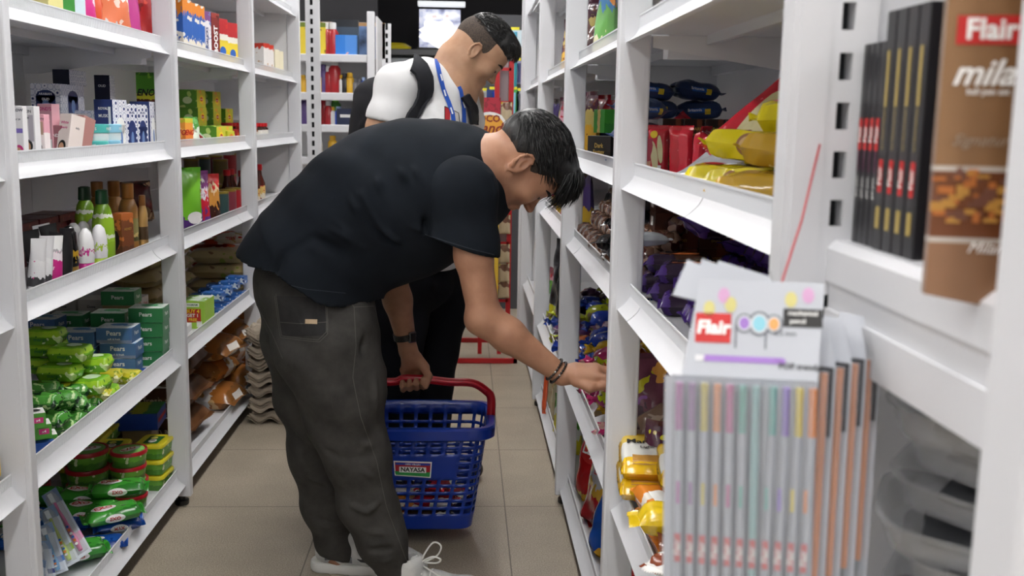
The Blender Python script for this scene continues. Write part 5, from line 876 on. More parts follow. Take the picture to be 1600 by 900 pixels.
# second rack on the right
pouch('blp', 'oats_pouch', .13, .22, .06, pm('oats_blue', [(0, '#dfe4ea'), (.1, '#1f3a90'), (.8, '#24489c')], wob=.12, blobs=[('#c02a3a', 9, .70), ('#e0c82a', 9, .74)], rough=.2), 40); 
rp('blp', 918, .44, T2, RR_ + .5, 'blue pouch tilted in front of the dark snack bag', 'pouch', ry=.15, dz=0)
pouch('dkp', 'snack_pouch', .12, .21, .06, pm('navy_red_p', [(0, '#16163a'), (.7, '#b01e2c')], wob=.25, rough=.2), 41); rp('dkp', 938, .46, T2, RR_ + .4, 'dark navy and red pouch behind the blue one', 'pouch'); rp('dkp', 952, .60, T2, RR_ + .3, 'dark navy and red pouch farther back', 'pouch'); rp('dkp', 930, .62, T2, RR_ + .3, 'dark navy and red pouch beside the clear bread bag', 'pouch')
GRN = pm('green_bisc', [(0, '#2f8a2c'), (.4, '#3f9e34')], wob=.1, blobs=[('#c8a86a', 16, .66)], rough=.2); carton('grb', 'biscuit_box', .07, .06, .075, GRN, front=pm('green_f', [(0, '#2f8a2c'), (.35, '#c8a86a'), (.6, '#2f8a2c')], axis='X', wob=.1))
for px, x, dz, lab in [(912, .41, 0, 'green biscuit box at the front, far end'), (922, .47, 0, 'green biscuit box second from the far end'), (935, .50, 0, 'green biscuit box under the raised one'), (948, .46, .085, 'green biscuit box with cookie stripe on top of the black box'), (920, .55, 0, 'green biscuit box in the back')]: rp('grb', px, x, T2, RR_ + .4, lab, 'box', 'green biscuit boxes', dz=dz)
carton('blk', 'chocolate_box', .10, .06, .08, mat('dark_box', '#17130f', rough=.3), txt=[('Dark', 'F', 0, .052, .018, GOLD), ('Fantasy', 'F', 0, .034, .016, GOLD), ('vanilla', 'R', 0, .03, .012, GOLD)]); rp('blk', 947, .41, T2, RR_ + .6, 'black cookie box with gold lettering beside the upright', 'box')
pouch('toast', 'bread_bag', .09, .22, .07, pm('toast_p', [(0, '#b07a4a')], blobs=[('#d8b48a', 14, .56), ('#a02a22', 20, .70)], rough=.15)); rp('toast', 922, .66, T2, RR_, 'clear bag of toast standing at the back', 'bag'); carton('bx', 'carton', .3, .1, .05, mat('carton_kraft', '#a98c68')); put('bx', (.56, 3.04, T2), RR_, 'flat kraft carton lifting the pouches at the back', 'carton', sc=(1.1, 1.6, 1)) if 0 else None
SPK = pm('clear_brown', [(0, '#4a3030'), (.5, '#6a4a44')], wob=.4, blobs=[('#c8b8a8', 24, .62), ('#8a2a2a', 18, .64)], rough=.08, coat=.6, bump=(36, 1)); pouch('spk', 'sweet_bag', .16, .22, .08, SPK, 43, wr=.14)
pouch('gpk', 'snack_pouch', .10, .22, .06, pm('green_blue_p', [(0, '#e0dcb8'), (.3, '#6fae5c'), (.7, '#4a86b8')], wob=.2, blobs=[('#d88a3a', 14, .64)], rough=.15), 44)
for px, x, k, lab in [(922, .43, 'spk', 'clear bag of brown sweets at the far end of the top shelf'), (934, .44, 'spk', 'clear bag of brown sweets beside the green pouch'), (930, .56, 'spk', 'clear bag of brown sweets in the second row'), (946, .42, 'gpk', 'green and blue pouch next to the upright')]: rp(k, px, x, T1, RR_ + .4, lab, 'bag', 'bags on the top right shelf')
for i, (y, c) in enumerate([(2.05, 'gpk'), (1.9, 'blp')]): put(c, (.46, y, T1), RR_, ('green and blue pouch', 'blue oats pouch')[i] + ' just visible on the top shelf above the biscuits', 'pouch')
RLL = pm('brown_roll', [(0, '#6a4a3a')], blobs=[('#a88a78', 22, .52), ('#4a1c18', 18, .62), ('#c89a3a', 14, .72)], rough=.1, coat=.5, bump=(50, .7))
for i in range(3): roll_pack('roll%d' % i, 'sweet_roll', RLL, r=.027, L=.19, k=4, seed=i)
k = 0
for row in range(9):
    for l in range(5):
        y = 2.42 + row * .102 + (.03 if l % 2 else 0); x = .398 + .034 * l
        put('roll%d' % ((row + l) % 3), (x, y, T3 + .041 * l * .95), (0, -.04, PI / 2 + jit(.12) if l % 2 else PI / 2 + .12 + jit(.1)), 'clear roll of brown sweets, %s from the near end, %s layer' % (ORD[row], ('bottom', 'second', 'third', 'fourth', 'top')[l]), 'sweets', 'rolls of brown sweets banked up on the third shelf')
# snack bags standing on the lowest shelf
pouch('lays', 'crisp_bag', .19, .27, .08, pm('lays_red', [(0, '#c8a83a'), (.12, '#b01c1e'), (.75, '#c8241e')], wob=.1, blobs=[('#d8a03a', 9, .66)], rough=.12), 45, wr=.1, marks=[('d', 'F', (0, -.042, .165), .055, .04, INKR), ('d', 'F', (.0, -.0425, .19), .04, .03, INKY)], txt=[("Lay's", 'F', (0, -.045, .165), .045, INKW)])
pouch('popc', 'crisp_bag', .17, .25, .08, pm('popcorn_p', [(0, '#a81c24'), (.4, '#c8a03a'), (.55, '#b8b8bc')], wob=.25, blobs=[('#e0c88a', 12, .64), ('#a81c24', 12, .66)], rough=.1, coat=.3), 46, wr=.1, txt=[('LITE', 'F', (0, -.04, .17), .03, INKR)])
pouch('bchip', 'crisp_bag', .16, .20, .08, pm('blue_chip', [(0, '#1f4fa8'), (.9, '#2a66c8')], wob=.2, blobs=[('#d8a83a', 9, .62), ('#c02a2a', 16, .72)], rough=.1, coat=.3), 47, wr=.1)
for k, x, y, a, rx, lab in [('lays', .42, 3.15, RR_ + .35, -.12, "red crisp bag with yellow sun leaning on the lip"), ('popc', .415, 2.93, RR_ + .4, -.15, 'silver and red snack bag in front of the red crisp bag'), ('bchip', .41, 2.72, RR_ + .4, -.2, 'blue snack bag with triangle chips at the near end'), ('popc', .55, 3.05, RR_, 0, 'silver and red snack bag in the second row'), ('bchip', .55, 2.85, RR_, 0, 'blue snack bag in the second row'), ('lays', .55, 2.6, RR_, 0, 'red crisp bag in the second row'), ('lays', .44, 2.48, RR_ + .2, 0, 'red crisp bag hidden beside the upright')]: put(k, (x, y, T5), (rx, 0, a), lab, 'bag', 'crisp bags on the lowest shelf')
# farther right racks
pouch('snk', 'namkeen_pouch', .12, .22, .05, pm('snk_p', [(0, '#d8a83a'), (.5, '#c8b46a'), (.75, '#4a2434')], wob=.15, blobs=[('#6a3a2a', 30, .62)], rough=.15), 50); pouch('snk2', 'namkeen_pouch', .11, .20, .05, pm('snk2_p', [(0, '#d8c8b8'), (.5, '#d8a0b0'), (.8, '#8a4a5a')], wob=.15, blobs=[('#b02a3a', 34, .62)], rough=.15), 51); pouch('snk3', 'namkeen_pouch', .12, .22, .05, pm('snk3_p', [(0, '#e0b83a'), (.4, '#4a3a7a'), (.9, '#2a2020')], wob=.1, rough=.15), 52)
def rowp(keys, ys, x, z, lab, group, a=RR_ + .35):
    for i, y in enumerate(ys): put(keys[i % len(keys)], (x, y, z), (jit(.05), jit(.05), a + jit(.2)), lab % ORD[i], 'pouch', group)
rowp(['snk', 'snk2'], [3.46, 3.6, 3.74, 3.88, 4.02, 4.16, 4.3], .41, T2, 'patterned snack pouch in the third right rack, %s', 'patterned snack pouches, second shelf'); rowp(['snk', 'snk3'], [3.5, 3.66, 3.82, 3.98, 4.14, 4.3], .42, T1, 'yellow and dark snack pouch high in the third right rack, %s', 'snack pouches on the high shelf')
rowp(['snk3', 'snk'], [4.66, 4.8, 4.94, 5.08, 5.22], .40, T2, 'violet and yellow pouch in the last right rack, %s', 'pouches in the last right rack')
pouch('cart', 'candy_pouch', .13, .24, .06, pm('cartoon_p', [(0, '#c8a03a'), (.2, '#b82a5a'), (.5, '#c8283a')], wob=.5, blobs=[('#e0c83a', 14, .60), ('#2a7a8a', 14, .66), ('#e0e0e0', 22, .70)], rough=.15), 53)
rowp(['cart'], [4.66, 4.82, 4.98, 5.14, 5.3], .405, T3 - .0, 'colourful candy pouch in the last right rack, %s', 'colourful candy pouches'); rowp(['snk3', 'cart'], [3.46, 3.62, 3.78, 3.94, 4.1], .41, T3, 'violet and red pouch on the third shelf behind the upright, %s', 'violet and red pouches, third shelf')
pouch('blkb', 'black_sack', .15, .30, .10, BKB, 54, wr=.1); put('blkb', (.43, 4.32, T4b + .09), (0, .05, RR_ + .5), 'tall black plastic bag standing on the sweets', 'bag'); put('blkb', (.43, 4.15, T4b + .07), (0, .05, RR_ + .2), 'second black plastic bag behind the sweets', 'bag')
pouch('chps', 'crisp_bag', .14, .17, .06, pm('chps_p', [(0, '#cfc2a0'), (.5, '#d8cfae')], blobs=[('#b8a06a', 14, .6)], rough=.1), 55); pouch('grp', 'crisp_bag', .14, .16, .06, pm('grp_p', [(0, '#d8d02a'), (.45, '#dfe6d8'), (.7, '#4f9a34')], wob=.3, rough=.1), 56)
for k, x, y, lab in [('chps', .40, 4.02, 'pale clear crisp bag on the lowest shelf'), ('grp', .40, 3.84, 'green and yellow snack bag below the pale one'), ('grp', .40, 3.66, 'green and yellow snack bag nearest the upright'), ('chps', .40, 4.2, 'pale clear crisp bag behind the first'), ('chps', .53, 4.0, 'pale crisp bag in the second row')]: put(k, (x, y, T5), (0, 0, RR_ + .5), lab, 'bag', 'snack bags on the lowest shelf of the third right rack')
pillow('orp', 'snack_strip', .16, .03, .015, mat('orange_strip', '#c8502a', rough=.2), 57); o = put('orp', (.352, 4.16, T5 + .09), 0, 'orange strip pack leaning out over the lowest lip', 'pack'); orient(o, (-.1, -.3, -1), (-1, -.5, 0))
rowp(['grp', 'snk2'], [4.66, 4.84, 5.02, 5.2], .41, T4b, 'green and pink snack bag in the last right rack, %s', 'snack bags, fourth shelf of the last right rack')
# ------------------------------------------------------------------ near pen display at the right edge
disp = empty('pen_display_rack', (0, 0, 0)); tag(disp, 'white slotted end rack with pen boxes at the right picture edge', 'display rack')
slotted('slotted_post', .315, .398, 1.0, 1.035, 2.3, .362, .375, disp, off=.012)
adopt(disp, MB().box(.322, .352, .998, 1.0, .05, 2.28).build('post_rib', WHITE))
adopt(disp, MB().box(.398, .99, 1.012, 1.026, .05, 2.3).build('side_panel', WHITE))
m = MB(); m.prism([(.366, 1.085), (.372, 1.085), (.372, 1.162), (.80, 1.162), (.80, 1.168), (.37, 1.168), (.362, 1.160), (.362, 1.128), (.366, 1.122)], .64, 1.0)
sh = adopt(disp, m.build('shelf', WHITE)); adopt(sh, MB().prism([(.363, 1.058), (.374, 1.058), (.374, 1.1), (.363, 1.1)], .64, 1.0).build('lower_lip', WHITE))
adopt(disp, MB().box(.33, .41, .56, .618, .02, 2.3, bev=.006).build('front_post', WHITE)); adopt(disp, MB().box(.86, .87, .618, 1.01, .05, 2.3).build('rear_panel', mat('panel_grey', '#a9a9ab', rough=.6)))
adopt(disp, MB().box(.41, .86, .62, 1.0, .78, .786).build('lower_shelf', WHITE))
PBK = mat('pen_box_black', '#232226', rough=.35); PGD = mat('dull_gold', '#a8924a', rough=.4)
carton('pboxs', 'pen_box', .010, .12, .215, PBK, front=PBK, txt=[('FLAIR', 'L', -.035, .125, .008, INKR, .03, PI / 2)])
# boxes stand on edge, their narrow spines towards the aisle
carton('pbox', 'pen_box', .0115, .11, .190, PBK, marks=[('p', 'F', 0, .105, .008, .03, INKR), ('p', 'F', 0, .08, .006, .02, mat('plum', '#4a2038'))], txt=[('Flair', 'F', 0, .105, .009, INKW, .02, PI / 2), ('gel pen', 'F', 0, .055, .007, INKW, .0, PI / 2)])
carton('pbox2', 'pen_box', .020, .12, .215, PBK, marks=[('p', 'F', 0, .155, .006, .05, PGD), ('p', 'F', 0, .03, .009, .02, PGD), ('p', 'F', -.0, .068, .009, .03, INKR)], txt=[('Flair', 'F', 0, .068, .010, INKW, .02, PI / 2), ('writometer', 'F', 0, .11, .008, PGD, .0, PI / 2)])
G = 'slim black pen boxes with red mark'
y = .985
for i in range(4): put('pbox', (.437, y, 1.168), (0, 0, RR_), 'slim black pen box with red mark, %s from the slotted post' % ('first', 'second', 'third', 'fourth')[i], 'pen box', G); y -= .0135
for i in range(4): put('pbox2', (.44, y - .006, 1.168), (0, 0, RR_), 'thicker black pen box with gold bars, %s from the slim ones' % ('first', 'second', 'third', 'fourth')[i], 'pen box', 'thicker black pen boxes with gold bars'); y -= .0225
carton('pblk', 'pen_box', .05, .12, .235, PBK); put('pblk', (.45, y - .025, 1.168), (0, 0, RR_), 'wide plain black pen box behind the brown packs', 'pen box')
# hanging bronze pen packs
BZ = pm('bronze_pack', [(0, '#9a6a42'), (.28, '#a86e3c'), (.30, '#d8d0c8'), (.315, '#7a4a2a'), (.56, '#d8d0c8'), (.575, '#8a6242')], wob=.0, blobs=[('#c8742a', 40, .62), ('#4a2a1a', 30, .66)], rough=.22, metal=.35)
BZp = pm('bronze_plain', [(0, '#9a7458'), (.150, '#cfc6bc'), (.162, '#7a4a2e'), (.310, '#cfc6bc'), (.322, '#94704e')], wob=.0, blobs=[], rough=.25, metal=.35)
def bronze(key):
    r = empty('pen_pack'); w, h, d = .060, .30, .012; m = MB()
    m.prism([(-w / 2, .0), (w / 2, -.010), (w / 2, h), (-w / 2, h)], -d / 2, d / 2); adopt(r, m.build('pack_sleeve', BZp))
    m = MB(); rr = random.Random(4)
    for i in range(60): patch(m, 'F', (rr.uniform(-w * .45, w * .45), -d / 2 - .0004 - .00001 * i, rr.uniform(.052, .087)), rr.uniform(.003, .010), rr.uniform(.002, .008), i % 3)
    adopt(r, m.build('window_print', [mat('amber_p', '#b0662a'), mat('choc_p', '#6a4030'), mat('gold_p', '#b8863a')], fix=False))
    t = MB(); patch(t, 'F', (-.001, -d / 2 - .0008, .182), .044, .019, 0); text(t, 'Flair', 'F', (-.001, -d / 2 - .0014, .182), .019, 1, .03); text(t, 'mila', 'F', (-.004, -d / 2 - .0014, .153), .024, 1, .02, .35); text(t, 'ball pen set', 'F', (.0, -d / 2 - .0014, .141), .006, 1, .015); text(t, 'Signature', 'F', (0, -d / 2 - .0014, .108), .011, 2, .0, .4); text(t, 'Milano', 'F', (.01, -d / 2 - .0014, .034), .011, 1, .0, .4)
    adopt(r, t.build('lettering', [INKR, INKW, mat('ink_silver', '#9a8a7a')], fix=False)); return proto(key, r)
bronze('brz'); random.seed(77)
hk = empty('hook_arm', (0, 0, 0)); tag(hk, 'steel peg arm above the picture carrying the bronze pen packs', 'hook'); adopt(hk, MB().tube([(.44, .6, 1.62), (.335, .6, 1.62), (.335, .6, 1.63)], .0025, 8).build('peg', mat('steel', '#b0b0b4', rough=.25, metal=1)))
def hang(px0, px1, ytop, ybot, Y, dyaw, lab):
    x = aY((px0 + px1) / 2, (max(ytop, 0) + ybot) / 2, Y)[0]; z = aY(px0, ybot, Y)[2]; put('brz', (x, Y, z), (0, 0, dyaw), lab, 'pen pack', 'bronze pen packs on the peg')
hang(1466, 1598, 0, 460, .70, -.25, 'bronze pen pack with red Flair badge, front and left of its pair'); hang(1592, 1732, 0, 480, .655, -.25, 'bronze pen pack cut by the right picture edge')
# clear trays low on the right
CT = mat('clear_tray', '#b8babd', rough=.12, alpha=.4, spec=.8)
def ctray(key):
    m = MB(); loft(m, [rrect(.10, .16, .03, 0), rrect(.115, .18, .035, .028), rrect(.125, .19, .037, .030), rrect(.125, .19, .037, .032), rrect(.11, .175, .033, .030), rrect(.096, .156, .03, .003)]); r = empty('clear_tray'); adopt(r, m.build('tray_shell', CT, smooth=40)); adopt(r, MB().box(-.03, .03, -.05, .05, .006, .012, bev=.002).build('insert_card', mat('insert_dark', '#4a4c50'))); return proto(key, r)
ctray('ctr')
for i in range(7): put('ctr', (.485 + .012 * (i % 3) + jit(.006), .875 + jit(.006), .787 + .036 * i), (.12, -.12 + jit(.06), .9 + jit(.3)), 'clear plastic tray in the leaning stack, %s from the bottom' % ('first',) [0] if i == 0 else 'clear plastic tray in the leaning stack, %s from the bottom' % ORD[i], 'tray', 'clear plastic trays low at the right edge')
# ------------------------------------------------------------------ the Flair POP blister cards on the red string
P0 = [Vector(aY(1062, 590, .86)), Vector(aY(1258, 602, .80)), Vector(aY(1300, 460, .815)), Vector(aY(1108, 455, .885))]
CG = mat('card_grey', '#b4b8c0', rough=.35); CGb = mat('card_back', '#9a8f80', rough=.7); CGd = mat('card_inside', '#2a2a2e', rough=.5); BLS = mat('blister_clear', '#c9ced6', rough=.15, alpha=.35, spec=.8)
pens = ['#a85a9a', '#8a5a94', '#c8b83a', '#d8863a', '#b84a8a', '#5aa89a', '#8ab8b8', '#6ab0a8', '#8a6ac8', '#dcc82a', '#e0842a']
def pencard(key, simple=False):
    """header panel folded back over a blister with eleven pens; local X across, Z up, front -Y; origin at the fold"""
    r = empty('pen_card'); w, hh, bh = .122, .085, .215
    T = Matrix.Rotation(.42, 4, 'X') @ Matrix.Identity(4); T = Matrix.Rotation(-.42, 4, 'X')
    m = MB(); m.prism([(-w / 2 + .010, 0), (w / 2, 0), (w / 2 + .004, hh), (-w / 2 + .022, hh + .002)], -.0006, .0006, 0, T); m.box(-w / 2 - .004, w / 2, -.0006, .0006, -bh, 0)
    if simple: m = MB(); m.box(-w / 2 + .06, w / 2, -.0006, .0006, -bh, 0); m.prism([(w / 2 - .05, 0), (w / 2, 0), (w / 2 - .012, .034), (w / 2 - .045, .036)], -.0006, .0006, 0, T); m.prism([(w / 2 - .05, -.06), (w / 2 - .002, -.06), (w / 2 - .002, -.0), (w / 2 - .05, -.0)], -.003, -.0007, 1)
    adopt(r, m.build('card', [CG, CGd])); 
    t = MB(); TT = T; up = .0012
    def txt(s_, x, z, sz, mi, bold=.02, sh=0):
        vs, fs = glyph(s_, bold, sh); t.add(vs, fs, mi, TT @ Matrix.Translation((x, -up - .0006, z)) @ FACE['F'].to_4x4() @ Matrix.Scale(sz, 4))
    def pt(x, z, a, b, mi, e=0): t.add([(-a / 2, -b / 2, 0), (a / 2, -b / 2, 0), (a / 2, b / 2, 0), (-a / 2, b / 2, 0)], [(0, 1, 2, 3)], mi, TT @ Matrix.Translation((x, -up + e, z)) @ FACE['F'].to_4x4())
    def ds(x, z, a, b, mi, e=0, rot=0): t.add([(a * math.cos(2 * PI * k / 20), b * math.sin(2 * PI * k / 20), 0) for k in range(20)], [tuple(range(20))], mi, TT @ Matrix.Translation((x, -up + e, z)) @ FACE['F'].to_4x4() @ Matrix.Rotation(rot, 4, 'Z'))
    pt(-.026, .043, .030, .026, 0); txt('Flair', -.026, .043, .016, 1, .04, .1); pt(.048, .054, .032, .016, 2); txt('mechanical', .048, .058, .0055, 1); txt('pencil', .044, .051, .0055, 1)
    for cx, r_, c in ((.0, .0075, 3), (.0125, .0095, 4), (.0245, .0075, 5)): ds(cx, .048, r_, r_ * 1.15, 6); ds(cx, .048, r_ * .78, r_ * .95, 7, -.0002); ds(cx, .048, r_ * .55, r_ * .7, c, -.0004)
    for cx in (-.0068, .018): pt(cx, .037, .0016, .022, 6)
    txt('0.5 mm', .034, .040, .006, 2, 0)
    for x, z, c in ((-.018, .072, 8), (-.012, .064, 9), (.052, .074, 8), (.038, .07, 9), (-.03, .06, 9)): ds(x, z, .005, .007, c)
    pt(-.002, .0165, .062, .0055, 3); pt(-.036, .0165, .008, .005, 10); ds(.031, .0165, .004, .0028, 3); txt('POP trendy', .046, .012, .007, 2)
    pt(-.0, .0, .118, .0012, 11)
    if not simple: adopt(r, t.build('lettering', [INKR, INKW, INKK, mat('pop_violet', '#9a72c0'), mat('pop_cyan', '#86c4d4'), mat('pop_orange', '#e0a05a'), mat('pop_slate', '#6a6e76'), mat('pop_grey', '#c4c8ce'), mat('pop_pink', '#c89ac0'), mat('pop_yel', '#c8c07a'), mat('pop_silver', '#dcdce0'), mat('pop_line', '#8a8e96')], fix=False))
    n = 11 if not simple else 1
    for i in range(n):
        x = -w / 2 + .004 + (w - .006) * (i + .5) / 11 if not simple else w / 2 - .008; m = MB(); dx = .0035 if i > 6 else 0
        m.tube([(x + dx, -.007, -.004), (x + dx, -.007, -.045)], .0034, 8, 0); m.tube([(x + dx, -.007, -.045), (x + dx * .6, -.007, -.12)], .0038, 8, 1 if i != 6 else 0); m.tube([(x + dx * .6, -.007, -.12), (x, -.007, -.19)], .0036, 8, 1 if i != 6 else 0); m.tube([(x, -.007, -.19), (x, -.007, -.206)], [.0034, .001], 8, 2); m.box(x + dx - .001, x + dx + .001, -.0125, -.0105, -.04, -.01, 0)
        pn = adopt(r, m.build('pen', [mat('pen_c%d' % (i if not simple else 10), pens[i if not simple else 10], rough=.3), mat('pen_barrel', '#aeb2bc', rough=.3) if not simple else mat('pen_c10', pens[10]), mat('pen_tip', '#8a8c90', rough=.3, metal=.7)], smooth=50))
        if not simple:
            t = MB(); patch(t, 'F', (x, -.0113, -.15), .0052, .026, 0); text(t, 'Flair', 'F', (x, -.0117, -.15), .008, 1, .02, 0, PI / 2); patch(t, 'F', (x, -.0113, -.10), .003, .02, 2); adopt(pn, t.build('pen_print', [INKR, INKW, mat('pen_c%d' % i, pens[i])], fix=False))
    m = MB()
    for i in range(11 if not simple else 1):
        x = -w / 2 + .004 + (w - .006) * (i + .5) / 11 if not simple else w / 2 - .008
        m.prism([(x - .0048, -bh + .006), (x + .0048, -bh + .006), (x + .0048, -.002), (x - .0048, -.002)], -.0128, -.0004)
    adopt(r, m.build('blister', BLS)); return proto(key, r)
pencard('pc'); pencard('pcs', True)
fold = Vector(aY(1160, 592, .83)); yaw = -.30
put('pc', fold, (.0, -.03, yaw), 'front grey Flair POP pen card with eleven pastel pens', 'pen card', 'hanging pen cards')
for i in range(4):
    p = fold + Vector((.030 + .021 * i, .036 + .018 * i, .008)); put('pcs', p, (-.03, -.02, yaw - .30 - .04 * i), 'grey pen card seen edge on with an orange pen, %s behind the front card' % ORD[i].replace('nearest', 'first'), 'pen card', 'hanging pen cards')
for i, (dx, dz, a) in enumerate([(-.02, .03, .25), (.0, .03, .1), (.022, .025, -.05)]):
    m = MB(); m.prism([(-.052, 0), (.03, 0), (.0, .028), (-.046, .036)], -.0005, .0005); o = m.build('card_header', CG); o.location = fold + Vector((.020 + dx, .05 + .02 * i, .036 + dz * .5)); o.rotation_euler = (-.5, .12 + a * .3, yaw + .1)
    tag(o, 'grey header flap sticking up behind the front pen card, %s' % ORD[i], 'pen card', 'header flaps behind the front pen card')
kn = Vector(aY(1215, 462, .86)); hkp = Vector(aY(1281, 226, .995)); holep = Vector(aY(1192, 498, .85))
s_ = empty('red_string', (0, 0, 0)); tag(s_, 'thin red string from a slot in the post down to the pen cards', 'string')
adopt(s_, MB().tube([hkp, hkp.lerp(kn, .5) + Vector((.002, 0, -.004)), kn], .0011, 6).tube([kn, kn + Vector((-.006, 0, -.012)), holep], .0009, 6).tube([kn, kn + Vector((.003, .002, -.02)), holep + Vector((.003, .002, 0))], .0009, 6).build('cord', mat('string_red', '#a8303a', rough=.8)))
adopt(s_, MB().lathe([(.0005, -.003), (.0028, -.0015), (.003, .0012), (.0005, .003)], 8, T=Matrix.Translation(kn)).build('knot', mat('string_red', '#a8303a')))
adopt(s_, MB().tube([kn, Vector(aY(1203, 424, .9))], .0007, 6).build('wire_clip', mat('clip_grey', '#8a8c90', rough=.3, metal=.6)))
# ------------------------------------------------------------------ far end of the shop
fr = empty('corner_shelving', (0, 0, 0)); tag(fr, 'white open shelf unit facing the camera beyond the left racks', 'shelving rack')
FY = 6.45; fx0 = aY(490, 150, FY)[0] - .25; fx1 = aY(574, 100, FY)[0]; FZ = [aY(540, y, FY)[2] for y in (85, 145, 195, 246)]
m = MB(); adopt(fr, MB().box(fx1, fx1 + .045, FY - .02, FY + .03, 0, aY(573, 18, FY)[2], bev=.004).build('upright', WHITE)); adopt(fr, MB().box(fx0 - .05, fx0, FY - .02, FY + .03, 0, 1.9).build('upright', WHITE))
for z in FZ + [.45, .12]:
    s_ = adopt(fr, MB().box(fx0, fx1, FY + .02, FY + .44, z - .02, z).build('shelf', WHITE)); adopt(s_, MB().box(fx0, fx1, FY - .012, FY + .02, z - .048, z, bev=.006).build('front_lip', WHITE))
adopt(fr, MB().box(fx0, fx1, FY + .45, FY + .46, 0, aY(540, 24, FY)[2]).build('back_panel', WHITE2)); adopt(fr, MB().box(fx1 + .05, fx1 + .06, FY + .02, FY + .46, 0, aY(540, 24, FY)[2]).build('end_panel', WHITE2))
slotted('rear_post', fx1 + .06, fx1 + .115, FY + .40, FY + .43, aY(585, 27, FY)[2], fx1 + .080, fx1 + .096, fr, pitch=.052, slot=.030)
lpst = empty('corner_post', (0, 0, 0)); tag(lpst, 'white slotted post standing free at the far end of the left racks', 'post'); px0 = aY(478, 100, 5.95)[0]; slotted('slotted_post', px0, px0 + .078, 5.95, 5.98, 2.3, px0 + .026, px0 + .042, lpst, pitch=.052, slot=.030)
pic = empty('framed_print', (0, 0, 0)); tag(pic, 'dark blue framed print leaning behind the top goods of the far shelf', 'picture'); a = aY(497, 34, FY + .40); b = aY(573, 92, FY + .40)
adopt(pic, MB().box(a[0], b[0] + .12, FY + .40, FY + .415, FZ[0], a[2]).build('frame', mat('light_wood', '#a07a50', rough=.5))); adopt(pic, MB().box(a[0] + .02, b[0] + .1, FY + .397, FY + .4, FZ[0], a[2] - .022).build('print', mat('night_print', '#1c2436', rough=.3, vary=(5, '#6a86b4'))))
far = [('wine', .03, .16, '#a01c24'), ('violet_can', .026, .17, '#5a4680'), ('white_can', .026, .12, '#d8d8d8'), ('yellow_can', .03, .13, '#d8a82a'), ('green_can', .028, .14, '#4a8a3a'), ('blue_can', .03, .13, '#1f4fc0'), ('grey_can', .03, .11, '#6a6a70'), ('black_can', .03, .14, '#1c1c20')]
for n, r, h, c in far: bottle('far_' + n, 'household_bottle', [(r * .95, 0), (r, .004), (r, h * .7), (r * .6, h * .8)], [(r * .62, h * .8), (r * .62, h), (r * .5, h + .002)], mat('fb_' + n, c, rough=.3), mat('fc_' + n, {'white_can': '#d8a82a', 'wine': '#d8d8d8', 'blue_can': '#a8c0e8', 'green_can': '#7fd03a'}.get(n, c), rough=.3), n=12)
carton('far_box', 'household_box', .12, .08, .19, pm('far_box_y', [(0, '#d8c03a'), (.85, '#6a7a2a')], blobs=[('#8a6a2a', 22, .66)])); carton('far_navy', 'household_box', .13, .06, .11, mat('far_navy', '#1f2a4a'), marks=[('p', 'F', 0, .06, .08, .02, INKW)]); carton('far_blue', 'household_box', .14, .06, .12, pm('far_blue_p', [(0, '#2f7ad0'), (.5, '#4a8ad8')], axis='X', blobs=[('#d8a8a0', 12, .66)])); carton('far_dk', 'household_box', .16, .05, .22, pm('far_dk_p', [(0, '#3a4a5a'), (.8, '#1a1f26')]))
def fp(px, row, k, lab, dy=0, dz=0, sc=1.0):
    p = aY(px, 150, FY + .08 + dy); put(k, (p[0], FY + .08 + dy, FZ[row] + dz), 0, lab, 'box' if k in ('far_box', 'far_navy', 'far_blue', 'far_dk') else 'bottle', 'goods on the far shelf unit', sc=sc)
fp(476, 0, 'far_box', 'yellow household box at the far left, half behind the post'); fp(496, 0, 'far_box', 'yellow household box with dark lid on the top far shelf')
for i, px in enumerate((510, 521)): fp(px, 0, 'far_wine', 'red household can on the top far shelf, %s from the yellow box' % ORD[i], sc=1.2)
fp(541, 0, 'far_blue', 'blue and pink household box on the top far shelf'); fp(541, 0, 'far_dk', 'dark box behind the blue and pink one', dy=.1)
for px, k, sc, lab in [(474, 'far_yellow_can', .8, 'yellow can left of the post'), (492, 'far_violet_can', 1, 'violet bottle nearest the post'), (499, 'far_yellow_can', 1, 'yellow capped bottle'), (506, 'far_violet_can', 1, 'violet bottle beside the red can'), (514, 'far_wine', 1, 'red can with white cap'), (523, 'far_wine', 1.3, 'tall red bottle in the middle'), (532, 'far_white_can', .9, 'white bottle with yellow cap'), (539, 'far_black_can', .85, 'black can'), (547, 'far_yellow_can', .95, 'yellow capped bottle, right of the black can'), (555, 'far_grey_can', .8, 'small grey bottle'), (562, 'far_grey_can', .8, 'second small grey bottle'), (569, 'far_blue_can', .75, 'blue can at the right end')]: fp(px, 1, k, lab + ' on the second far shelf', sc=sc)
for px, k, sc, lab, dy, dz in [(491, 'far_green_can', .7, 'small green bottle nearest the post', 0, 0), (498, 'far_wine', .8, 'red can in front', 0, 0), (506, 'far_wine', 1.3, 'tall red can', .04, 0), (513, 'far_wine', .9, 'red can with white cap', 0, 0), (519, 'far_white_can', .9, 'white bottle', 0, 0), (524, 'far_green_can', 1.25, 'lime green spray bottle', .03, 0), (529, 'far_blue_can', .85, 'bright blue bottle', 0, 0), (476, 'far_violet_can', 1.1, 'violet bottle left of the post', 0, 0)]: fp(px, 2, k, lab + ' on the third far shelf', dy, dz, sc)
fp(541, 2, 'far_navy', 'navy box with white strip on the third far shelf', sc=.9); fp(497, 3, 'far_white_can', 'white bottle on the fourth far shelf'); fp(519, 3, 'far_yellow_can', 'yellow can on the fourth far shelf')
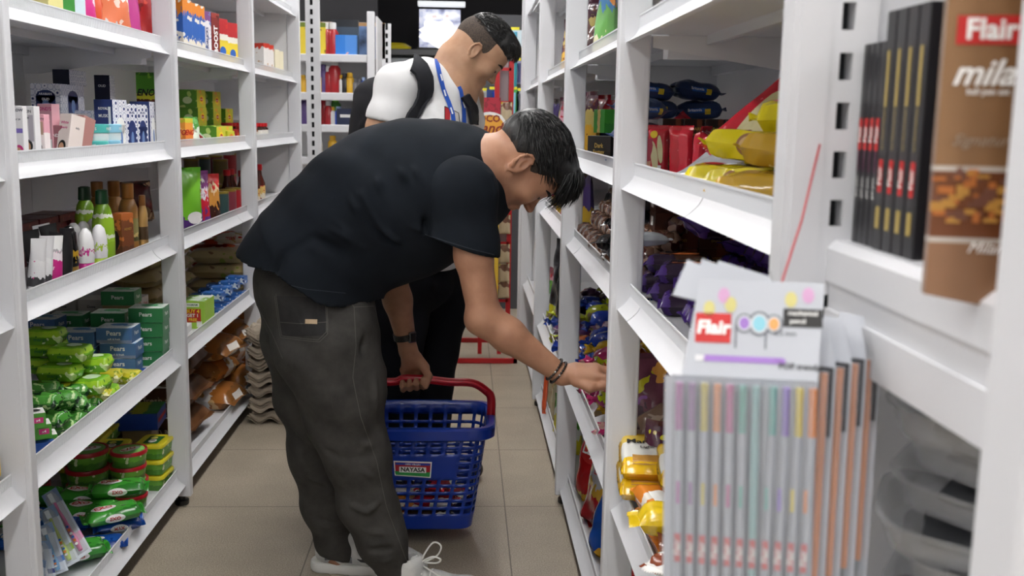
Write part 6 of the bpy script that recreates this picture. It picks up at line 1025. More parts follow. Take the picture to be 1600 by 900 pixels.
# dark end wall cabinet, chiller, hanging lit poster
WY = 9.3
ch = empty('chest_chiller', (0, 0, 0)); tag(ch, 'grey chiller cabinet with pale glass standing by the dark back wall', 'chiller'); a = aY(594, 76, 8.2); b = aY(735, 76, 8.2)
adopt(ch, MB().box(a[0], b[0] + .1, 8.2, 8.9, 0, a[2] - .05, bev=.02).build('cabinet', mat('chiller_dark', '#3a3b3e', rough=.4))); adopt(ch, MB().box(a[0] + .03, b[0] + .06, 8.185, 8.2, a[2] - .36, a[2] - .07, bev=.006).build('glass_front', mat('chiller_glass', '#a8adb2', rough=.15))); adopt(ch, MB().box(a[0] - .01, b[0] + .12, 8.17, 8.92, a[2] - .05, a[2], bev=.01).build('top_rim', mat('rim_grey', '#58595c', rough=.4)))
adopt(ch, MB().box(a[0] + .06, b[0] + .03, 8.18, 8.186, .95, a[2] - .42).build('front_panel', mat('chiller_light', '#8f9396', rough=.4)))
p = aY(613, 74, 8.3); yo = MB().lathe([(.02, 0), (.14, .004), (.145, .03), (.10, .055), (.0005, .06)], 20).build('yellow_bowl', mat('bowl_yellow', '#c8b81e', rough=.3), smooth=40); yo.location = (p[0], 8.4, aY(600, 76, 8.2)[2]); tag(yo, 'yellow upturned bowl on top of the far chiller', 'bowl')
ps = empty('lit_poster', (0, 0, 0)); tag(ps, 'hanging backlit poster with bright glare painted over its centre', 'poster'); a = aY(655, 14, 8.9); b = aY(719, 75, 8.9)
LP = bpy.data.materials.new('poster_film'); LP.use_nodes = True; N = LP.node_tree.nodes; L = LP.node_tree.links; B = N['Principled BSDF']; tc = N.new('ShaderNodeTexCoord'); n1 = N.new('ShaderNodeTexNoise'); n1.inputs['Scale'].default_value = 3.2; n1.inputs['Detail'].default_value = 4; L.new(tc.outputs['Generated'], n1.inputs['Vector']); r1 = N.new('ShaderNodeValToRGB'); L.new(n1.outputs['Fac'], r1.inputs[0])
r1.color_ramp.elements[0].position = .35; r1.color_ramp.elements[0].color = hx('#6f7290'); r1.color_ramp.elements[1].position = .62; r1.color_ramp.elements[1].color = hx('#ececf4'); e = r1.color_ramp.elements.new(.7); e.color = hx('#c09a88'); e = r1.color_ramp.elements.new(.5); e.color = hx('#b8bcd0'); L.new(r1.outputs[0], B.inputs['Base Color']); L.new(r1.outputs[0], B.inputs['Emission Color']); B.inputs['Emission Strength'].default_value = .9
adopt(ps, MB().box(a[0], b[0], 8.9, 8.93, b[2], a[2]).build('film', LP)); adopt(ps, MB().box(a[0] - .02, b[0] + .02, 8.9, 8.95, b[2] - .03, b[2]).build('bottom_rail', BLACKP))
em = bpy.data.materials.new('poster_glare'); em.use_nodes = True; em.node_tree.nodes['Principled BSDF'].inputs['Emission Color'].default_value = (1, 1, 1, 1); em.node_tree.nodes['Principled BSDF'].inputs['Emission Strength'].default_value = 1.2
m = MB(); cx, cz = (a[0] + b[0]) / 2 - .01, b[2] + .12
m.add([(cx, 8.898, cz + .02)] + [(cx + .155 * math.cos(t * PI / 12) * (1 + .12 * math.sin(3 * t)), 8.898, cz + (.11 + .02 * math.sin(5 * t)) * math.sin(t * PI / 12)) for t in range(24)], [(0, i + 1, (i + 1) % 24 + 1) for i in range(24)]); adopt(ps, m.build('painted_glare', em, fix=False))  # glare on the poster, put in as a glowing white patch over the film
for w in (a[0] + .05, b[0] - .05): adopt(ps, MB().tube([(w, 8.915, a[2]), (w, 8.915, ZC)], .002, 5).build('hanging_wire', BLACKP))
tl_ = empty('strip_light', (0, 0, 0)); tag(tl_, 'short strip light above the hanging poster', 'strip light'); a = aY(653, 4, 8.8); b = aY(727, 11, 8.8)
adopt(tl_, MB().box(a[0], b[0], 8.75, 8.85, b[2], a[2] + .01, bev=.005).build('housing', mat('strip_lit', '#e8ecf0', emit=.8))); adopt(tl_, MB().tube([(a[0] + .1, 8.8, a[2]), (a[0] + .1, 8.8, ZC)], .003, 6).build('hanging_rod', BLACKP)); adopt(tl_, MB().tube([(b[0] - .1, 8.8, a[2]), (b[0] - .1, 8.8, ZC)], .003, 6).build('hanging_rod', BLACKP))
dk_ = empty('dark_partition', (0, 0, 0)); tag(dk_, 'dark partition behind the white shelf unit at the far end', 'partition'); adopt(dk_, MB().box(-3.3, -.62, 7.4, 7.46, 0, ZC - .01).build('board', mat('partition_black', '#1c1b20', rough=.7)))
# red candy stand with printed boards
st = empty('candy_stand', (0, 0, 0)); tag(st, 'red wire floor stand with a red and yellow printed candy board', 'display stand'); REDM = mat('red_frame', '#b0141c', rough=.35)
SY = 5.55; A = aY(741, 152, SY); Bp = aY(781, 345, SY); C_ = aY(713, 487, SY)
xl, xr_ = C_[0] - .02, Bp[0] - .005
adopt(st, MB().box(aY(738, 200, SY)[0] - .07, xr_, SY, SY + .012, aY(760, 345, SY)[2], A[2]).build('header_board', pm('red_brick_p', [(0, '#b0243a')], blobs=[('#8a1a2c', 40, .58)])))
YEL = pm('yellow_print_p', [(0, '#e0b83a')], rough=.4); adopt(st, MB().box(xl, xr_, SY, SY + .012, C_[2], aY(760, 345, SY)[2]).build('lower_board', YEL))
t = MB(); cc = aY(765, 199, SY)
for (rx, rz, mi, e) in ((.098, .082, 0, 0), (.080, .066, 1, .001)): t.add([(cc[0] + rx * math.cos(k * PI / 14) * (1 + (.06 * math.sin(k * 1.9) if mi == 0 else 0)), SY - .002 - e, cc[2] + rz * math.sin(k * PI / 14)) for k in range(28)], [tuple(range(28))], mi)
text(t, 'COCO', 'F', (cc[0] - .02, SY - .005, cc[2] + .045), .05, 2, .03); text(t, 'Candy', 'F', (cc[0] - .0, SY - .005, cc[2] - .005), .075, 2, .02, .3)
zz = C_[2] + .04; j = 0
while zz < aY(760, 350, SY)[2] - .03:
    xx = xl + .05 + (.06 if j % 2 else 0)
    while xx < xr_ - .04: text(t, 'coco', 'F', (xx, SY - .003, zz), .05, 2, .02); xx += .12
    zz += .062; j += 1
adopt(st, t.build('lettering', [INKW, mat('sun_orange', '#e8a83a'), mat('ink_maroon', '#8a2a20')], fix=False))
m = MB(); q = .017
for x in (xl - .02, xl + .14, xr_ + .0): m.box(x, x + q * 1.3, SY + .01, SY + .03, .0, C_[2] + .02)
m.box(xl - .28, xr_ + .10, SY - .22, SY - .20, .002, .026); m.box(xl - .28, xr_ + .10, SY + .30, SY + .32, .002, .026); m.box(xl - .28, xl - .26, SY - .22, SY + .30, .002, .026); m.box(xr_ + .08, xr_ + .10, SY - .22, SY + .30, .002, .026); m.box(xl - .1, xr_ + .05, SY + .012, SY + .03, .18, .2); m.box(xl - .02, xl, SY - .22, SY + .3, .002, .026); 
adopt(st, m.build('base_frame', REDM))
sd = empty('red_wire_rack', (0, 0, 0)); tag(sd, 'tall red framed rack of hanging packets beside the candy board', 'display rack'); RY_ = 5.95; x0 = aY(776, 200, RY_)[0]; x1 = aY(798, 200, RY_)[0]; m = MB()
for x in (x0, x1): m.box(x - .014, x + .014, RY_, RY_ + .025, .0, aY(790, 84, RY_)[2])
for y in (108, 160, 235, 300, 330, 380, 440, 470): z = aY(790, y, RY_)[2]; m.box(x0, x1, RY_, RY_ + .014, z - .008, z + .008)
m.box(x0, x1, RY_ + .03, RY_ + .3, .3, .315); adopt(sd, m.build('frame', REDM)); adopt(sd, MB().box(x0 + .016, x1 - .016, RY_ + .05, RY_ + .06, .3, aY(790, 90, RY_)[2]).build('mesh_back', mat('rack_back', '#8f8488', rough=.5)))
pouch('pkt', 'snack_packet', .065, .11, .02, pm('pkt_p', [(0, '#b8a88a')], blobs=[('#c8c02a', 20, .6), ('#6a4a3a', 22, .62), ('#c8c8cc', 20, .64)], rough=.2))
for i, y in enumerate((190, 225, 262, 320, 365, 410, 440, 465)): put('pkt', (x0 + .055, RY_ - .02, aY(787, y, RY_)[2]), (0, 0, .1), 'small packet clipped to the red rack, %s from the top' % ORD[i].replace('nearest', 'first'), 'packet', 'packets on the red rack')
# hanging brush cards on the dark panel behind
bk = empty('peg_wall', (0, 0, 0)); tag(bk, 'dark pegboard carrying hanging brush cards past the red rack', 'pegboard'); PY = 6.9; xa = aY(745, 200, PY)[0]; xb_ = aY(815, 200, PY)[0] + .3; adopt(bk, MB().box(xa, xb_, PY + .05, PY + .08, 0, aY(800, 22, PY)[2]).build('board', mat('peg_dark', '#3c3d42', rough=.6)))
for i, (px, py, w, h, c, c2) in enumerate([(789, 47, .07, .12, '#5a9aa8', '#8ab0b8'), (805, 47, .09, .11, '#4a9ab8', '#b8c8d0'), (805, 70, .09, .07, '#a8b0c0', '#d8c83a'), (802, 95, .05, .19, '#2fa0a8', '#1f7a8a'), (811, 95, .04, .15, '#3a3f6a', '#8a8aa8'), (803, 140, .07, .17, '#7ab8d0', '#4aa04a'), (803, 185, .07, .12, '#d8702a', '#c8c0d8'), (772, 140, .10, .13, '#1f3f9a', '#16306a'), (755, 142, .08, .10, '#9aa0a8', '#b8bcc0'), (812, 142, .04, .17, '#5a5f6a', '#9aa0a8')]):
    p = aY(px, py, PY - .02 * (i % 2)); r = empty('brush_card'); adopt(r, MB().box(-w / 2, w / 2, -.003, 0, -h, 0).build('card', mat('bc%d' % i, c2, rough=.4))); adopt(r, MB().tube([(0, -.008, -h * .92), (.004, -.011, -h * .5), (0, -.008, -h * .12)], [.010, .008, .014], 8).build('brush_body', mat('bcb%d' % i, c, rough=.3))); adopt(r, MB().tube([(0, .0, -.012), (0, .06, -.012)], .002, 5).build('peg', WHITE)); adopt(r, MB().box(-w * .3, w * .3, -.005, -.003, .0, .018).build('header_tag', mat('tag_yellow', '#d8cf2a', rough=.4)))
    r.location = tuple(map(float, p)); tag(r, ['teal brush card at the top left with yellow tag', 'blue brush card at the top right with yellow tag', 'grey and blue card below the top row', 'long teal brush card', 'slim dark blue card next to the long teal one', 'pale blue and green card at mid height', 'orange topped card near the bottom', 'royal blue pack between the face and the red rack', 'grey pack just right of the standing man', 'slim grey card by the white post'][i] + ' on the pegboard', 'brush card', 'cards hanging on the pegboard')
rp_ = empty('edge_post', (0, 0, 0)); tag(rp_, 'white slotted post at the far end of the right racks', 'post'); slotted('slotted_post', .305, .355, 5.73, 5.76, 2.3, .318, .330, rp_, pitch=.052, slot=.030)
# ------------------------------------------------------------------ people: continuous surfaces grown from blended limbs (surface nets)
def smin(a, b, k):
    h = np.maximum(k - np.abs(a - b), 0) / k; return np.minimum(a, b) - h * h * k * .25
def smooth_path(P, n=4):
    P = [np.array(p, float) for p in P]; Q = [P[0]] + P + [P[-1]]; o = []
    for i in range(1, len(Q) - 2):
        for k in range(n):
            t = k / n; o.append(.5 * (2 * Q[i] + (Q[i + 1] - Q[i - 1]) * t + (2 * Q[i - 1] - 5 * Q[i] + 4 * Q[i + 1] - Q[i + 2]) * t * t + (3 * Q[i] - Q[i - 1] - 3 * Q[i + 1] + Q[i + 2]) * t ** 3))
    return o + [P[-1]]
def grow(prims, h, post=None, fine=None):
    lo = np.full(3, 9.); hi = -lo; B = []
    for p in prims:
        if p[0] == 'c': A = np.array([p[1], p[2]], float); r = max(p[3], p[4]) * max(1, p[5]); b0, b1 = A.min(0) - r, A.max(0) + r
        else: c = np.array(p[1], float); r = max(p[2]); b0, b1 = c - r, c + r
        k = p[6] if p[0] == 'c' else p[4]; B.append((b0 - k - 2.5 * h, b1 + k + 2.5 * h))
        if not (p[0] == 'e' and len(p) > 5): lo = np.minimum(lo, b0); hi = np.maximum(hi, b1)
    lo -= 3 * h; ax = []
    for i in range(3):
        a = []; x = lo[i]
        while x < hi[i] + 3 * h:
            a.append(x); x += h if fine is None or not (fine[0][i][0] < x < fine[0][i][1]) else fine[1]
        ax.append(np.array(a))
    n = np.array([len(a) for a in ax]); G = np.full(n, 1.0, np.float32)
    for p, (b0, b1) in zip(prims, B):
        i0 = np.array([np.searchsorted(ax[i], b0[i]) for i in range(3)]); i1 = np.array([np.searchsorted(ax[i], b1[i]) for i in range(3)])
        if (i1 <= i0).any(): continue
        sl = tuple(slice(a, b) for a, b in zip(i0, i1)); X, Y, Z = np.meshgrid(*[ax[i][i0[i]:i1[i]] for i in range(3)], indexing='ij')
        if p[0] == 'c':
            a, b, ra, rb, sy, k = np.array(p[1], float), np.array(p[2], float), p[3], p[4], p[5], p[6]
            PX, PY, PZ = X - a[0], (Y - a[1]), Z - a[2]; d = b - a; L = max(d.dot(d), 1e-9)
            t = np.clip((PX * d[0] + PY * d[1] + PZ * d[2]) / L, 0, 1); D = np.sqrt((PX - t * d[0]) ** 2 + ((PY - t * d[1]) / sy) ** 2 + (PZ - t * d[2]) ** 2) - (ra + (rb - ra) * t)
            G[sl] = smin(G[sl], D.astype(np.float32), k)
        else:
            c, r, R, k = np.array(p[1], float), np.array(p[2], float), p[3], p[4]
            Q = np.stack([X - c[0], Y - c[1], Z - c[2]], -1); Q = Q if R is None else Q @ R      # R columns = local axes
            q = Q / r; k0 = np.sqrt((q * q).sum(-1)); k1 = np.sqrt(((Q / (r * r)) ** 2).sum(-1)) + 1e-9; D = (k0 * (k0 - 1) / k1).astype(np.float32)
            G[sl] = -smin(-G[sl], D, k) if len(p) > 5 else smin(G[sl], D, k)
    if post is not None:
        X, Y, Z = np.meshgrid(*ax, indexing='ij'); G = np.maximum(G, post(X, Y, Z).astype(np.float32))
    S_ = G < 0; c8 = [(i, j, k) for i in (0, 1) for j in (0, 1) for k in (0, 1)]; m = [s - 1 for s in G.shape]
    cnt = sum(S_[i:i + m[0], j:j + m[1], k:k + m[2]].astype(np.int8) for i, j, k in c8); C = np.argwhere((cnt > 0) & (cnt < 8))
    idx = -np.ones(m, np.int64); idx[tuple(C.T)] = np.arange(len(C)); acc = np.zeros((len(C), 3)); w = np.zeros(len(C))
    for a in c8:
        for ax_ in range(3):
            if a[ax_]: continue
            b = list(a); b[ax_] = 1; f0 = G[tuple((C + a).T)]; f1 = G[tuple((C + b).T)]; s = (f0 < 0) != (f1 < 0); t = np.where(s, f0 / np.where(s, f0 - f1, 1), 0)
            P = np.array(a, float)[None] + 0 * acc; P[:, ax_] = t; acc += P * s[:, None]; w += s
    Q_ = C + acc / w[:, None]; V = np.stack([np.interp(Q_[:, i], np.arange(len(ax[i])), ax[i]) for i in range(3)], 1); F = []
    for ax_ in range(3):
        u, v = [(1, 2), (2, 0), (0, 1)][ax_]; sl0 = [slice(None)] * 3; sl1 = [slice(None)] * 3; sl0[ax_] = slice(0, -1); sl1[ax_] = slice(1, None)
        E_ = np.argwhere(S_[tuple(sl0)] != S_[tuple(sl1)]); E_ = E_[(E_[:, u] > 0) & (E_[:, v] > 0) & (E_[:, u] < m[u]) & (E_[:, v] < m[v])]
        q = []
        for du, dv in ((1, 1), (0, 1), (0, 0), (1, 0)):
            W = E_.copy(); W[:, u] -= du; W[:, v] -= dv; q.append(idx[tuple(W.T)])
        q = np.stack(q, 1); fl = ~S_[tuple(E_.T)]; q[fl] = q[fl][:, ::-1]; F.append(q)
    F = np.concatenate(F); return V, F[(F >= 0).all(1)]
def vnorm(V, F):
    N = np.zeros_like(V); n = np.cross(V[F[:, 2]] - V[F[:, 0]], V[F[:, 3]] - V[F[:, 1]])
    for i in range(4): np.add.at(N, F[:, i], n)
    return N / (np.linalg.norm(N, axis=1, keepdims=True) + 1e-12)
def relax(V, F, it=2, lam=.5):
    for _ in range(it):
        A = np.zeros_like(V); c = np.zeros(len(V))
        for i in range(4):
            for j in ((i + 1) % 4, (i - 1) % 4): np.add.at(A, F[:, i], V[F[:, j]]); np.add.at(c, F[:, i], 1)
        V = V + lam * (A / c[:, None] - V)
    return V
def segd(P, a, b):
    a, b = np.array(a), np.array(b); d = b - a; t = np.clip(((P - a) @ d) / max(d @ d, 1e-9), 0, 1); return np.linalg.norm(P - a - t[:, None] * d, axis=1), t
def folds(V, N, lines, nz=()):
    """raise or sink soft ridges along 3-D polylines: (points, width, height)"""
    D = np.zeros(len(V))
    for pts, w, am in lines:
        best = np.full(len(V), 9.)
        tt = np.zeros(len(V))
        for i in range(len(pts) - 1):
            d, t = segd(V, pts[i], pts[i + 1]); s = d < best; best = np.where(s, d, best); tt = np.where(s, (i + t) / (len(pts) - 1), tt)
        D += am * np.exp(-(best / w) ** 2) * (1.15 - np.abs(2 * tt - 1) ** 2)
    for f, am, ph in nz: D += am * np.sin(V @ np.array(f) + ph + 1.7 * np.sin(V @ np.array(f)[[2, 0, 1]] * .6 + ph))
    return V + N * D[:, None]
def skin_obj(name, V, F, m, parent=None):
    me = bpy.data.meshes.new(name); me.from_pydata(V.tolist(), [], F.tolist()); me.materials.append(m); me.polygons.foreach_set('use_smooth', [True] * len(me.polygons)); me.update()
    o = bpy.data.objects.new(name, me); COL.objects.link(o)
    if parent: o.parent = parent
    return o
def bvh_of(V, F): return BVHTree.FromPolygons([Vector(v) for v in V], [tuple(f) for f in F.tolist()])
def hit(bv, px, py, up=.002):
    d = Vector(ray(px, py)).normalized(); h = bv.ray_cast(Vector(CAMP), d)
    return None if h[0] is None else h[0] + h[1] * up * (1 if h[1].dot(d) < 0 else -1)
def ribbon(mb, bv, pts, wpx, up=.002, m=0, step=3):
    """a band laid along a cloth surface; pts measured on the photograph"""
    P = [np.array(p, float) for p in pts]; Q = []
    for a, b in zip(P[:-1], P[1:]):
        n = max(1, int(np.linalg.norm(b - a) / step)); Q += [a + (b - a) * i / n for i in range(n)]
    Q.append(P[-1]); L = []; last = None
    for i, q in enumerate(Q):
        t = Q[min(i + 2, len(Q) - 1)] - Q[max(i - 2, 0)]; t = t / (np.linalg.norm(t) + 1e-9); n = np.array([-t[1], t[0]]); row = []
        for s in np.linspace(-.5, .5, 5 if wpx > 6 else 3): row.append(hit(bv, *(q + n * s * wpx), up=up))
        if all(r is not None for r in row): L.append(row)
    if len(L) > 1: mb.grid([[tuple(r) for r in row] for row in L], m)
    return mb
def patch_px(mb, bv, quad, up, m, n=6):
    q = [np.array(p, float) for p in quad]; L = []
    for i in range(n + 1):
        a = q[0] + (q[1] - q[0]) * i / n; b = q[3] + (q[2] - q[3]) * i / n; row = [hit(bv, *(a + (b - a) * j / n), up=up) for j in range(n + 1)]
        if all(r is not None for r in row): L.append([tuple(r) for r in row])
    if len(L) > 1: mb.grid(L, m)
def W(px, py, Y): return np.array(aY(px, py, Y), float)
def head_prims(O, R, s=1.0, k=.012):
    """R columns: face direction, left side, crown"""
    T = lambda p: O + s * (R @ np.array(p, float)); E = lambda c, r, kk=k, *x: ('e', T(c), np.array(r) * s, R, kk, *x); C = lambda a, b, ra, rb, kk=k: ('c', T(a), T(b), ra * s, rb * s, 1, kk)
    L = [E((-.012, 0, .035), (.098, .074, .088)), E((.030, 0, -.025), (.060, .060, .075), .03), E((.045, 0, .045), (.048, .058, .05), .03), C((.052, 0, -.095), (.066, 0, -.098), .021, .017, .025),
         E((.070, 0, .014), (.020, .046, .012), .02), C((.083, 0, .008), (.103, 0, -.030), .0075, .0105, .010), E((.098, .011, -.036), (.010, .008, .007), .006), E((.098, -.011, -.036), (.010, .008, .007), .006), E((.106, 0, -.033), (.010, .0095, .009), .006),
         E((.084, 0, -.058), (.011, .020, .0065), .010), E((.081, 0, -.070), (.011, .018, .007), .010)]
    for y in (1, -1):
        L += [C((-.002, .052 * y, -.045), (.050, .018 * y, -.096), .020, .016, .03), E((.058, .040 * y, -.026), (.026, .024, .022), .025), E((.072, .031 * y, .0), (.014, .016, .012), .008), E((.088, .030 * y, -.006), (.012, .018, .010), .010, 1)][:3]
        ea = R @ np.array(Euler((0, -.18, .25 * y)).to_matrix())
        L += [('e', T((-.010, .080 * y, -.006)), np.array((.015, .0055, .027)) * s, ea, .005), ('e', T((-.006, .088 * y, -.001)), np.array((.009, .0065, .016)) * s, ea, .003, 1)]
        for a0, a1 in ((-10, 25), (25, 60), (60, 95), (95, 130), (130, 165), (165, 200)):
            f = lambda d: (-.012 - .016 * math.cos(math.radians(d - 60)), (.083 + .003 * math.cos(math.radians(d - 60))) * y, -.002 + .026 * math.sin(math.radians(d - 60)))
            L.append(C(f(a0), f(a1), .0034, .0034, .003))
    return L
def eyes(par, O, R, s, brow=True, bv=None):
    T0 = lambda p: Vector(O + s * (R @ np.array(p, float)))
    def T(p, up=.0006):
        h = bv.ray_cast(T0((.2, p[1] * 1.25, p[2])), T0((.0, p[1] * .8, p[2])) - T0((.2, p[1] * 1.25, p[2])))
        return h[0] + (T0((1, 0, 0)) - T0((0, 0, 0))) * up if h[0] is not None else T0(p)
    for y in (1, -1):
        m = MB(); m.tube([T((.086 - .0045 * abs(t) ** 2 * 2, (.031 + .0135 * t) * y, -.001 - .003 * (1 - t * t))) for t in (-1, -.5, 0, .5, 1)], [.0007, .0016, .002, .0018, .0008], 6); adopt(par, m.build('eyelashes', mat('lash_dark', '#0d0a09', rough=.6)))
        if brow: m = MB(); m.tube([T((.087 - .010 * (t + 1) ** 2 * .6, (.032 + .022 * t) * y, .020 + .004 * (1 - t * t))) for t in (-1, -.5, 0, .5, 1)], [.002, .0036, .0042, .0036, .0012], 6); adopt(par, m.build('eyebrow', mat('brow_dark', '#15100e', rough=.8)))
        m = MB(); m.lathe([(.0005, -.0072), (.005, -.0052), (.0072, 0), (.005, .0052), (.0005, .0072)], 12, T=Matrix.Translation(T((.0785, .031 * y, -.003), -.0052))); adopt(par, m.build('eye', mat('eye_dark', '#1a120e', rough=.1), smooth=179))
def strands(par, name, O, R, s, n, seed, mt, top=True, Lm=.04, rz=(.105, .083, .098), c=(-.012, 0, .045), region=None, flow=(1, 0, -.25), rad=.0018, lift=.3):
    rr = random.Random(seed); m = MB(); T = lambda p: Vector(O + s * (R @ np.array(p, float)))
    while n > 0:
        th = rr.uniform(-PI, PI); ph = rr.uniform(-.1, PI / 2); d = np.array([math.cos(ph) * math.cos(th), math.cos(ph) * math.sin(th), math.sin(ph)]); p = np.array(c) + d * np.array(rz) * .97
        if region and not region(p): continue
        n -= 1; f = np.array(flow) + np.array([rr.uniform(-.35, .35), rr.uniform(-.5, .5), rr.uniform(-.2, .2)]); f = f - d * f.dot(d) * .9; f /= np.linalg.norm(f); L = Lm * rr.uniform(.6, 1.3); P = []
        for i in range(5):
            t = i / 4; q = p + f * L * t + d * L * (lift * t - .55 * t * t * lift) + np.array([0, .004 * math.sin(5 * t + n), -.25 * L * t * t]); P.append(T(q))
        m.tube(P, [rad, rad * 1.2, rad, rad * .7, rad * .15], 4)
    return adopt(par, m.build(name, mt, smooth=179, fix=False))
def finger(ch, r0, r1, k=.004): return [('c', ch[i], ch[i + 1], r0 + (r1 - r0) * i / (len(ch) - 1), r0 + (r1 - r0) * (i + 1) / (len(ch) - 1), 1, k) for i in range(len(ch) - 1)]
def fabric(name, col, col2, rough=.9, weave=900, bstr=.15, big=14, crease=6, cstr=.35):
    if name in _mc: return _mc[name]
    m = bpy.data.materials.new(name); m.use_nodes = True; N = m.node_tree.nodes; L = m.node_tree.links; b = N['Principled BSDF']; b.inputs['Roughness'].default_value = rough; b.inputs['Specular IOR Level'].default_value = .18
    tc = N.new('ShaderNodeTexCoord'); n = N.new('ShaderNodeTexNoise'); n.inputs['Scale'].default_value = big; n.inputs['Detail'].default_value = 8; n.inputs['Roughness'].default_value = .65; L.new(tc.outputs['Object'], n.inputs['Vector'])
    mx = N.new('ShaderNodeMix'); mx.data_type = 'RGBA'; L.new(n.outputs['Fac'], mx.inputs['Factor']); mx.inputs['A'].default_value = hx(col); mx.inputs['B'].default_value = hx(col2); L.new(mx.outputs['Result'], b.inputs['Base Color'])
    v = N.new('ShaderNodeTexNoise'); v.inputs['Scale'].default_value = weave; L.new(tc.outputs['Object'], v.inputs['Vector']); bp = N.new('ShaderNodeBump'); bp.inputs['Strength'].default_value = bstr; bp.inputs['Distance'].default_value = .001; L.new(v.outputs['Fac'], bp.inputs['Height'])
    mp = N.new('ShaderNodeMapping'); mp.inputs['Scale'].default_value = (1, .6, 1.25); mp.inputs['Rotation'].default_value = (0, .8, 0); L.new(tc.outputs['Object'], mp.inputs[0]); rn = N.new('ShaderNodeTexNoise'); rn.noise_type = 'RIDGED_MULTIFRACTAL'; rn.inputs['Scale'].default_value = crease; rn.inputs['Detail'].default_value = 2.5; rn.inputs['Roughness'].default_value = .35; rn.inputs['Distortion'].default_value = .5; L.new(mp.outputs[0], rn.inputs['Vector'])
    b2 = N.new('ShaderNodeBump'); b2.inputs['Strength'].default_value = cstr; b2.inputs['Distance'].default_value = .012; L.new(rn.outputs['Fac'], b2.inputs['Height']); L.new(bp.outputs[0], b2.inputs['Normal']); L.new(b2.outputs[0], b.inputs['Normal'])
    _mc[name] = m; return m
SKA = mat('skin_tan', '#a97d63', rough=.5, spec=.35, sss=.08, vary=(22, '#9c7058')); SKB = mat('skin_tan_two', '#b08a6e', rough=.5, spec=.35, sss=.08, vary=(22, '#a57d62'))
HAIR = mat('hair_black', '#0b0a0b', rough=.42, spec=.45, bump=(160, .5, .002)); FADE = mat('hair_fade', '#4a3a30', rough=.8, vary=(420, '#1d1714')); TEE = fabric('navy_black_tee', '#0d1116', '#181e26'); TEEW = fabric('white_tee', '#cfcfd0', '#dededf'); JEAN = fabric('charcoal_denim', '#1e1e1e', '#52504d', weave=700, bstr=.4, big=16); TRB = fabric('black_trousers', '#0c0d12', '#14151c')
# ---- the bending man
YM = 2.72; A = empty('person', (-.2, YM, 0)); tag(A, 'man in dark t-shirt and grey jeans bending over to reach the right shelf', 'person'); A.location = (0, 0, 0)
fx = np.array([.45, .05, -.89]); fx /= np.linalg.norm(fx); up = np.array([.89, .02, .45]); up -= fx * up.dot(fx); up /= np.linalg.norm(up); RA = np.array([fx, np.cross(up, fx), up]).T
ear = W(817, 257, 2.575); side = -1.0; SA = 1.06; OA = ear - SA * (RA @ np.array([-.008, -.080 if RA[1, 1] > 0 else .080, -.005]))
P = head_prims(OA, RA, SA)
nb = OA + RA @ np.array([-.035, 0, -.075]); sh = W(748, 262, 2.66)
P += [('c', OA + RA @ np.array([-.03, 0, -.03]), nb, .056, .055, 1, .03), ('c', nb, sh, .057, .066, 1.05, .03), ('c', sh, W(690, 285, YM), .08, .12, 1.3, .05), ('c', W(690, 285, YM), W(520, 400, YM), .12, .12, 1.2, .05), ('c', W(520, 400, YM), W(500, 460, YM), .12, .12, 1.1, .05)]
# near arm: shoulder, elbow, wrist, hand on the sweets
SR, ER, WR = W(732, 315, 2.52), W(757, 496, 2.50), W(878, 586, 2.50)
P += [('c', SR, W(740, 400, 2.51), .050, .046, 1, .03), ('c', W(740, 400, 2.51), ER, .046, .040, 1, .02), ('c', ER, ER + (WR - ER) * .3, .042, .042, .95, .02), ('c', ER + (WR - ER) * .3, WR, .042, .024, 1, .02), ('c', W(748, 500, 2.5), W(760, 508, 2.5), .033, .03, 1, .02)]
KN = W(930, 580, 2.50); P += [('c', WR, WR + (KN - WR) * .4, .023, .026, 1.15, .015), ('c', WR + (KN - WR) * .4, KN, .024, .021, 1.7, .012)]
P += [('c', W(905, 590, 2.485), W(926, 592, 2.48), .017, .016, 1.3, .012)]
for i, (dy, dz, L) in enumerate(((-.032, -.006, .9), (-.011, .004, 1), (.011, .004, .97), (.030, -.004, .8))):
    a = KN + np.array([0, dy, dz]); b = a + np.array([.040 * L, dy * .15, -.004]); c = b + np.array([.020 * L, 0, -.022 * L]); d = c + np.array([.002, 0, -.022 * L]); P += finger([a, b, c, d], .0105, .0078)
a = W(900, 597, 2.47); P += finger([a, W(922, 606, 2.452), W(944, 603, 2.455), W(958, 600, 2.47)], .0125, .0085, .008)
# far arm down to the basket handle
SL, EL, WL = W(700, 300, 2.88), W(612, 425, 2.98), W(638, 548, 3.02)
P += [('c', SL, EL, .052, .044, 1, .03), ('c', EL, EL + (WL - EL) * .35, .043, .041, 1, .02), ('c', EL + (WL - EL) * .35, WL, .041, .026, 1, .02)]
HZ = W(650, 597, 3.03); hx0 = W(628, 590, 3.03)[0]
P += [('c', WL, W(641, 566, 3.04), .026, .024, 1, .015)]
for i in range(4):
    x = hx0 + .0045 + .0205 * i; z = HZ[2] + .003 * i; k0 = np.array([x, 3.052, z + .032]); P.append(('c', W(641, 562, 3.035), k0, .020, .013, 1, .012))
    P += finger([k0, np.array([x, 3.058, z - .006]), np.array([x - .001, 3.032, z - .024]), np.array([x - .002, 3.008, z - .006]), np.array([x - .001, 3.006, z + .006])], .0108 - .001 * (i == 0), .0082, .0035)
P += [('c', W(650, 560, 3.03), W(664, 574, 3.025), .020, .015, 1, .014)] + finger([W(660, 570, 3.02), W(670, 588, 3.012), W(665, 604, 3.004)], .0135, .0088, .006)
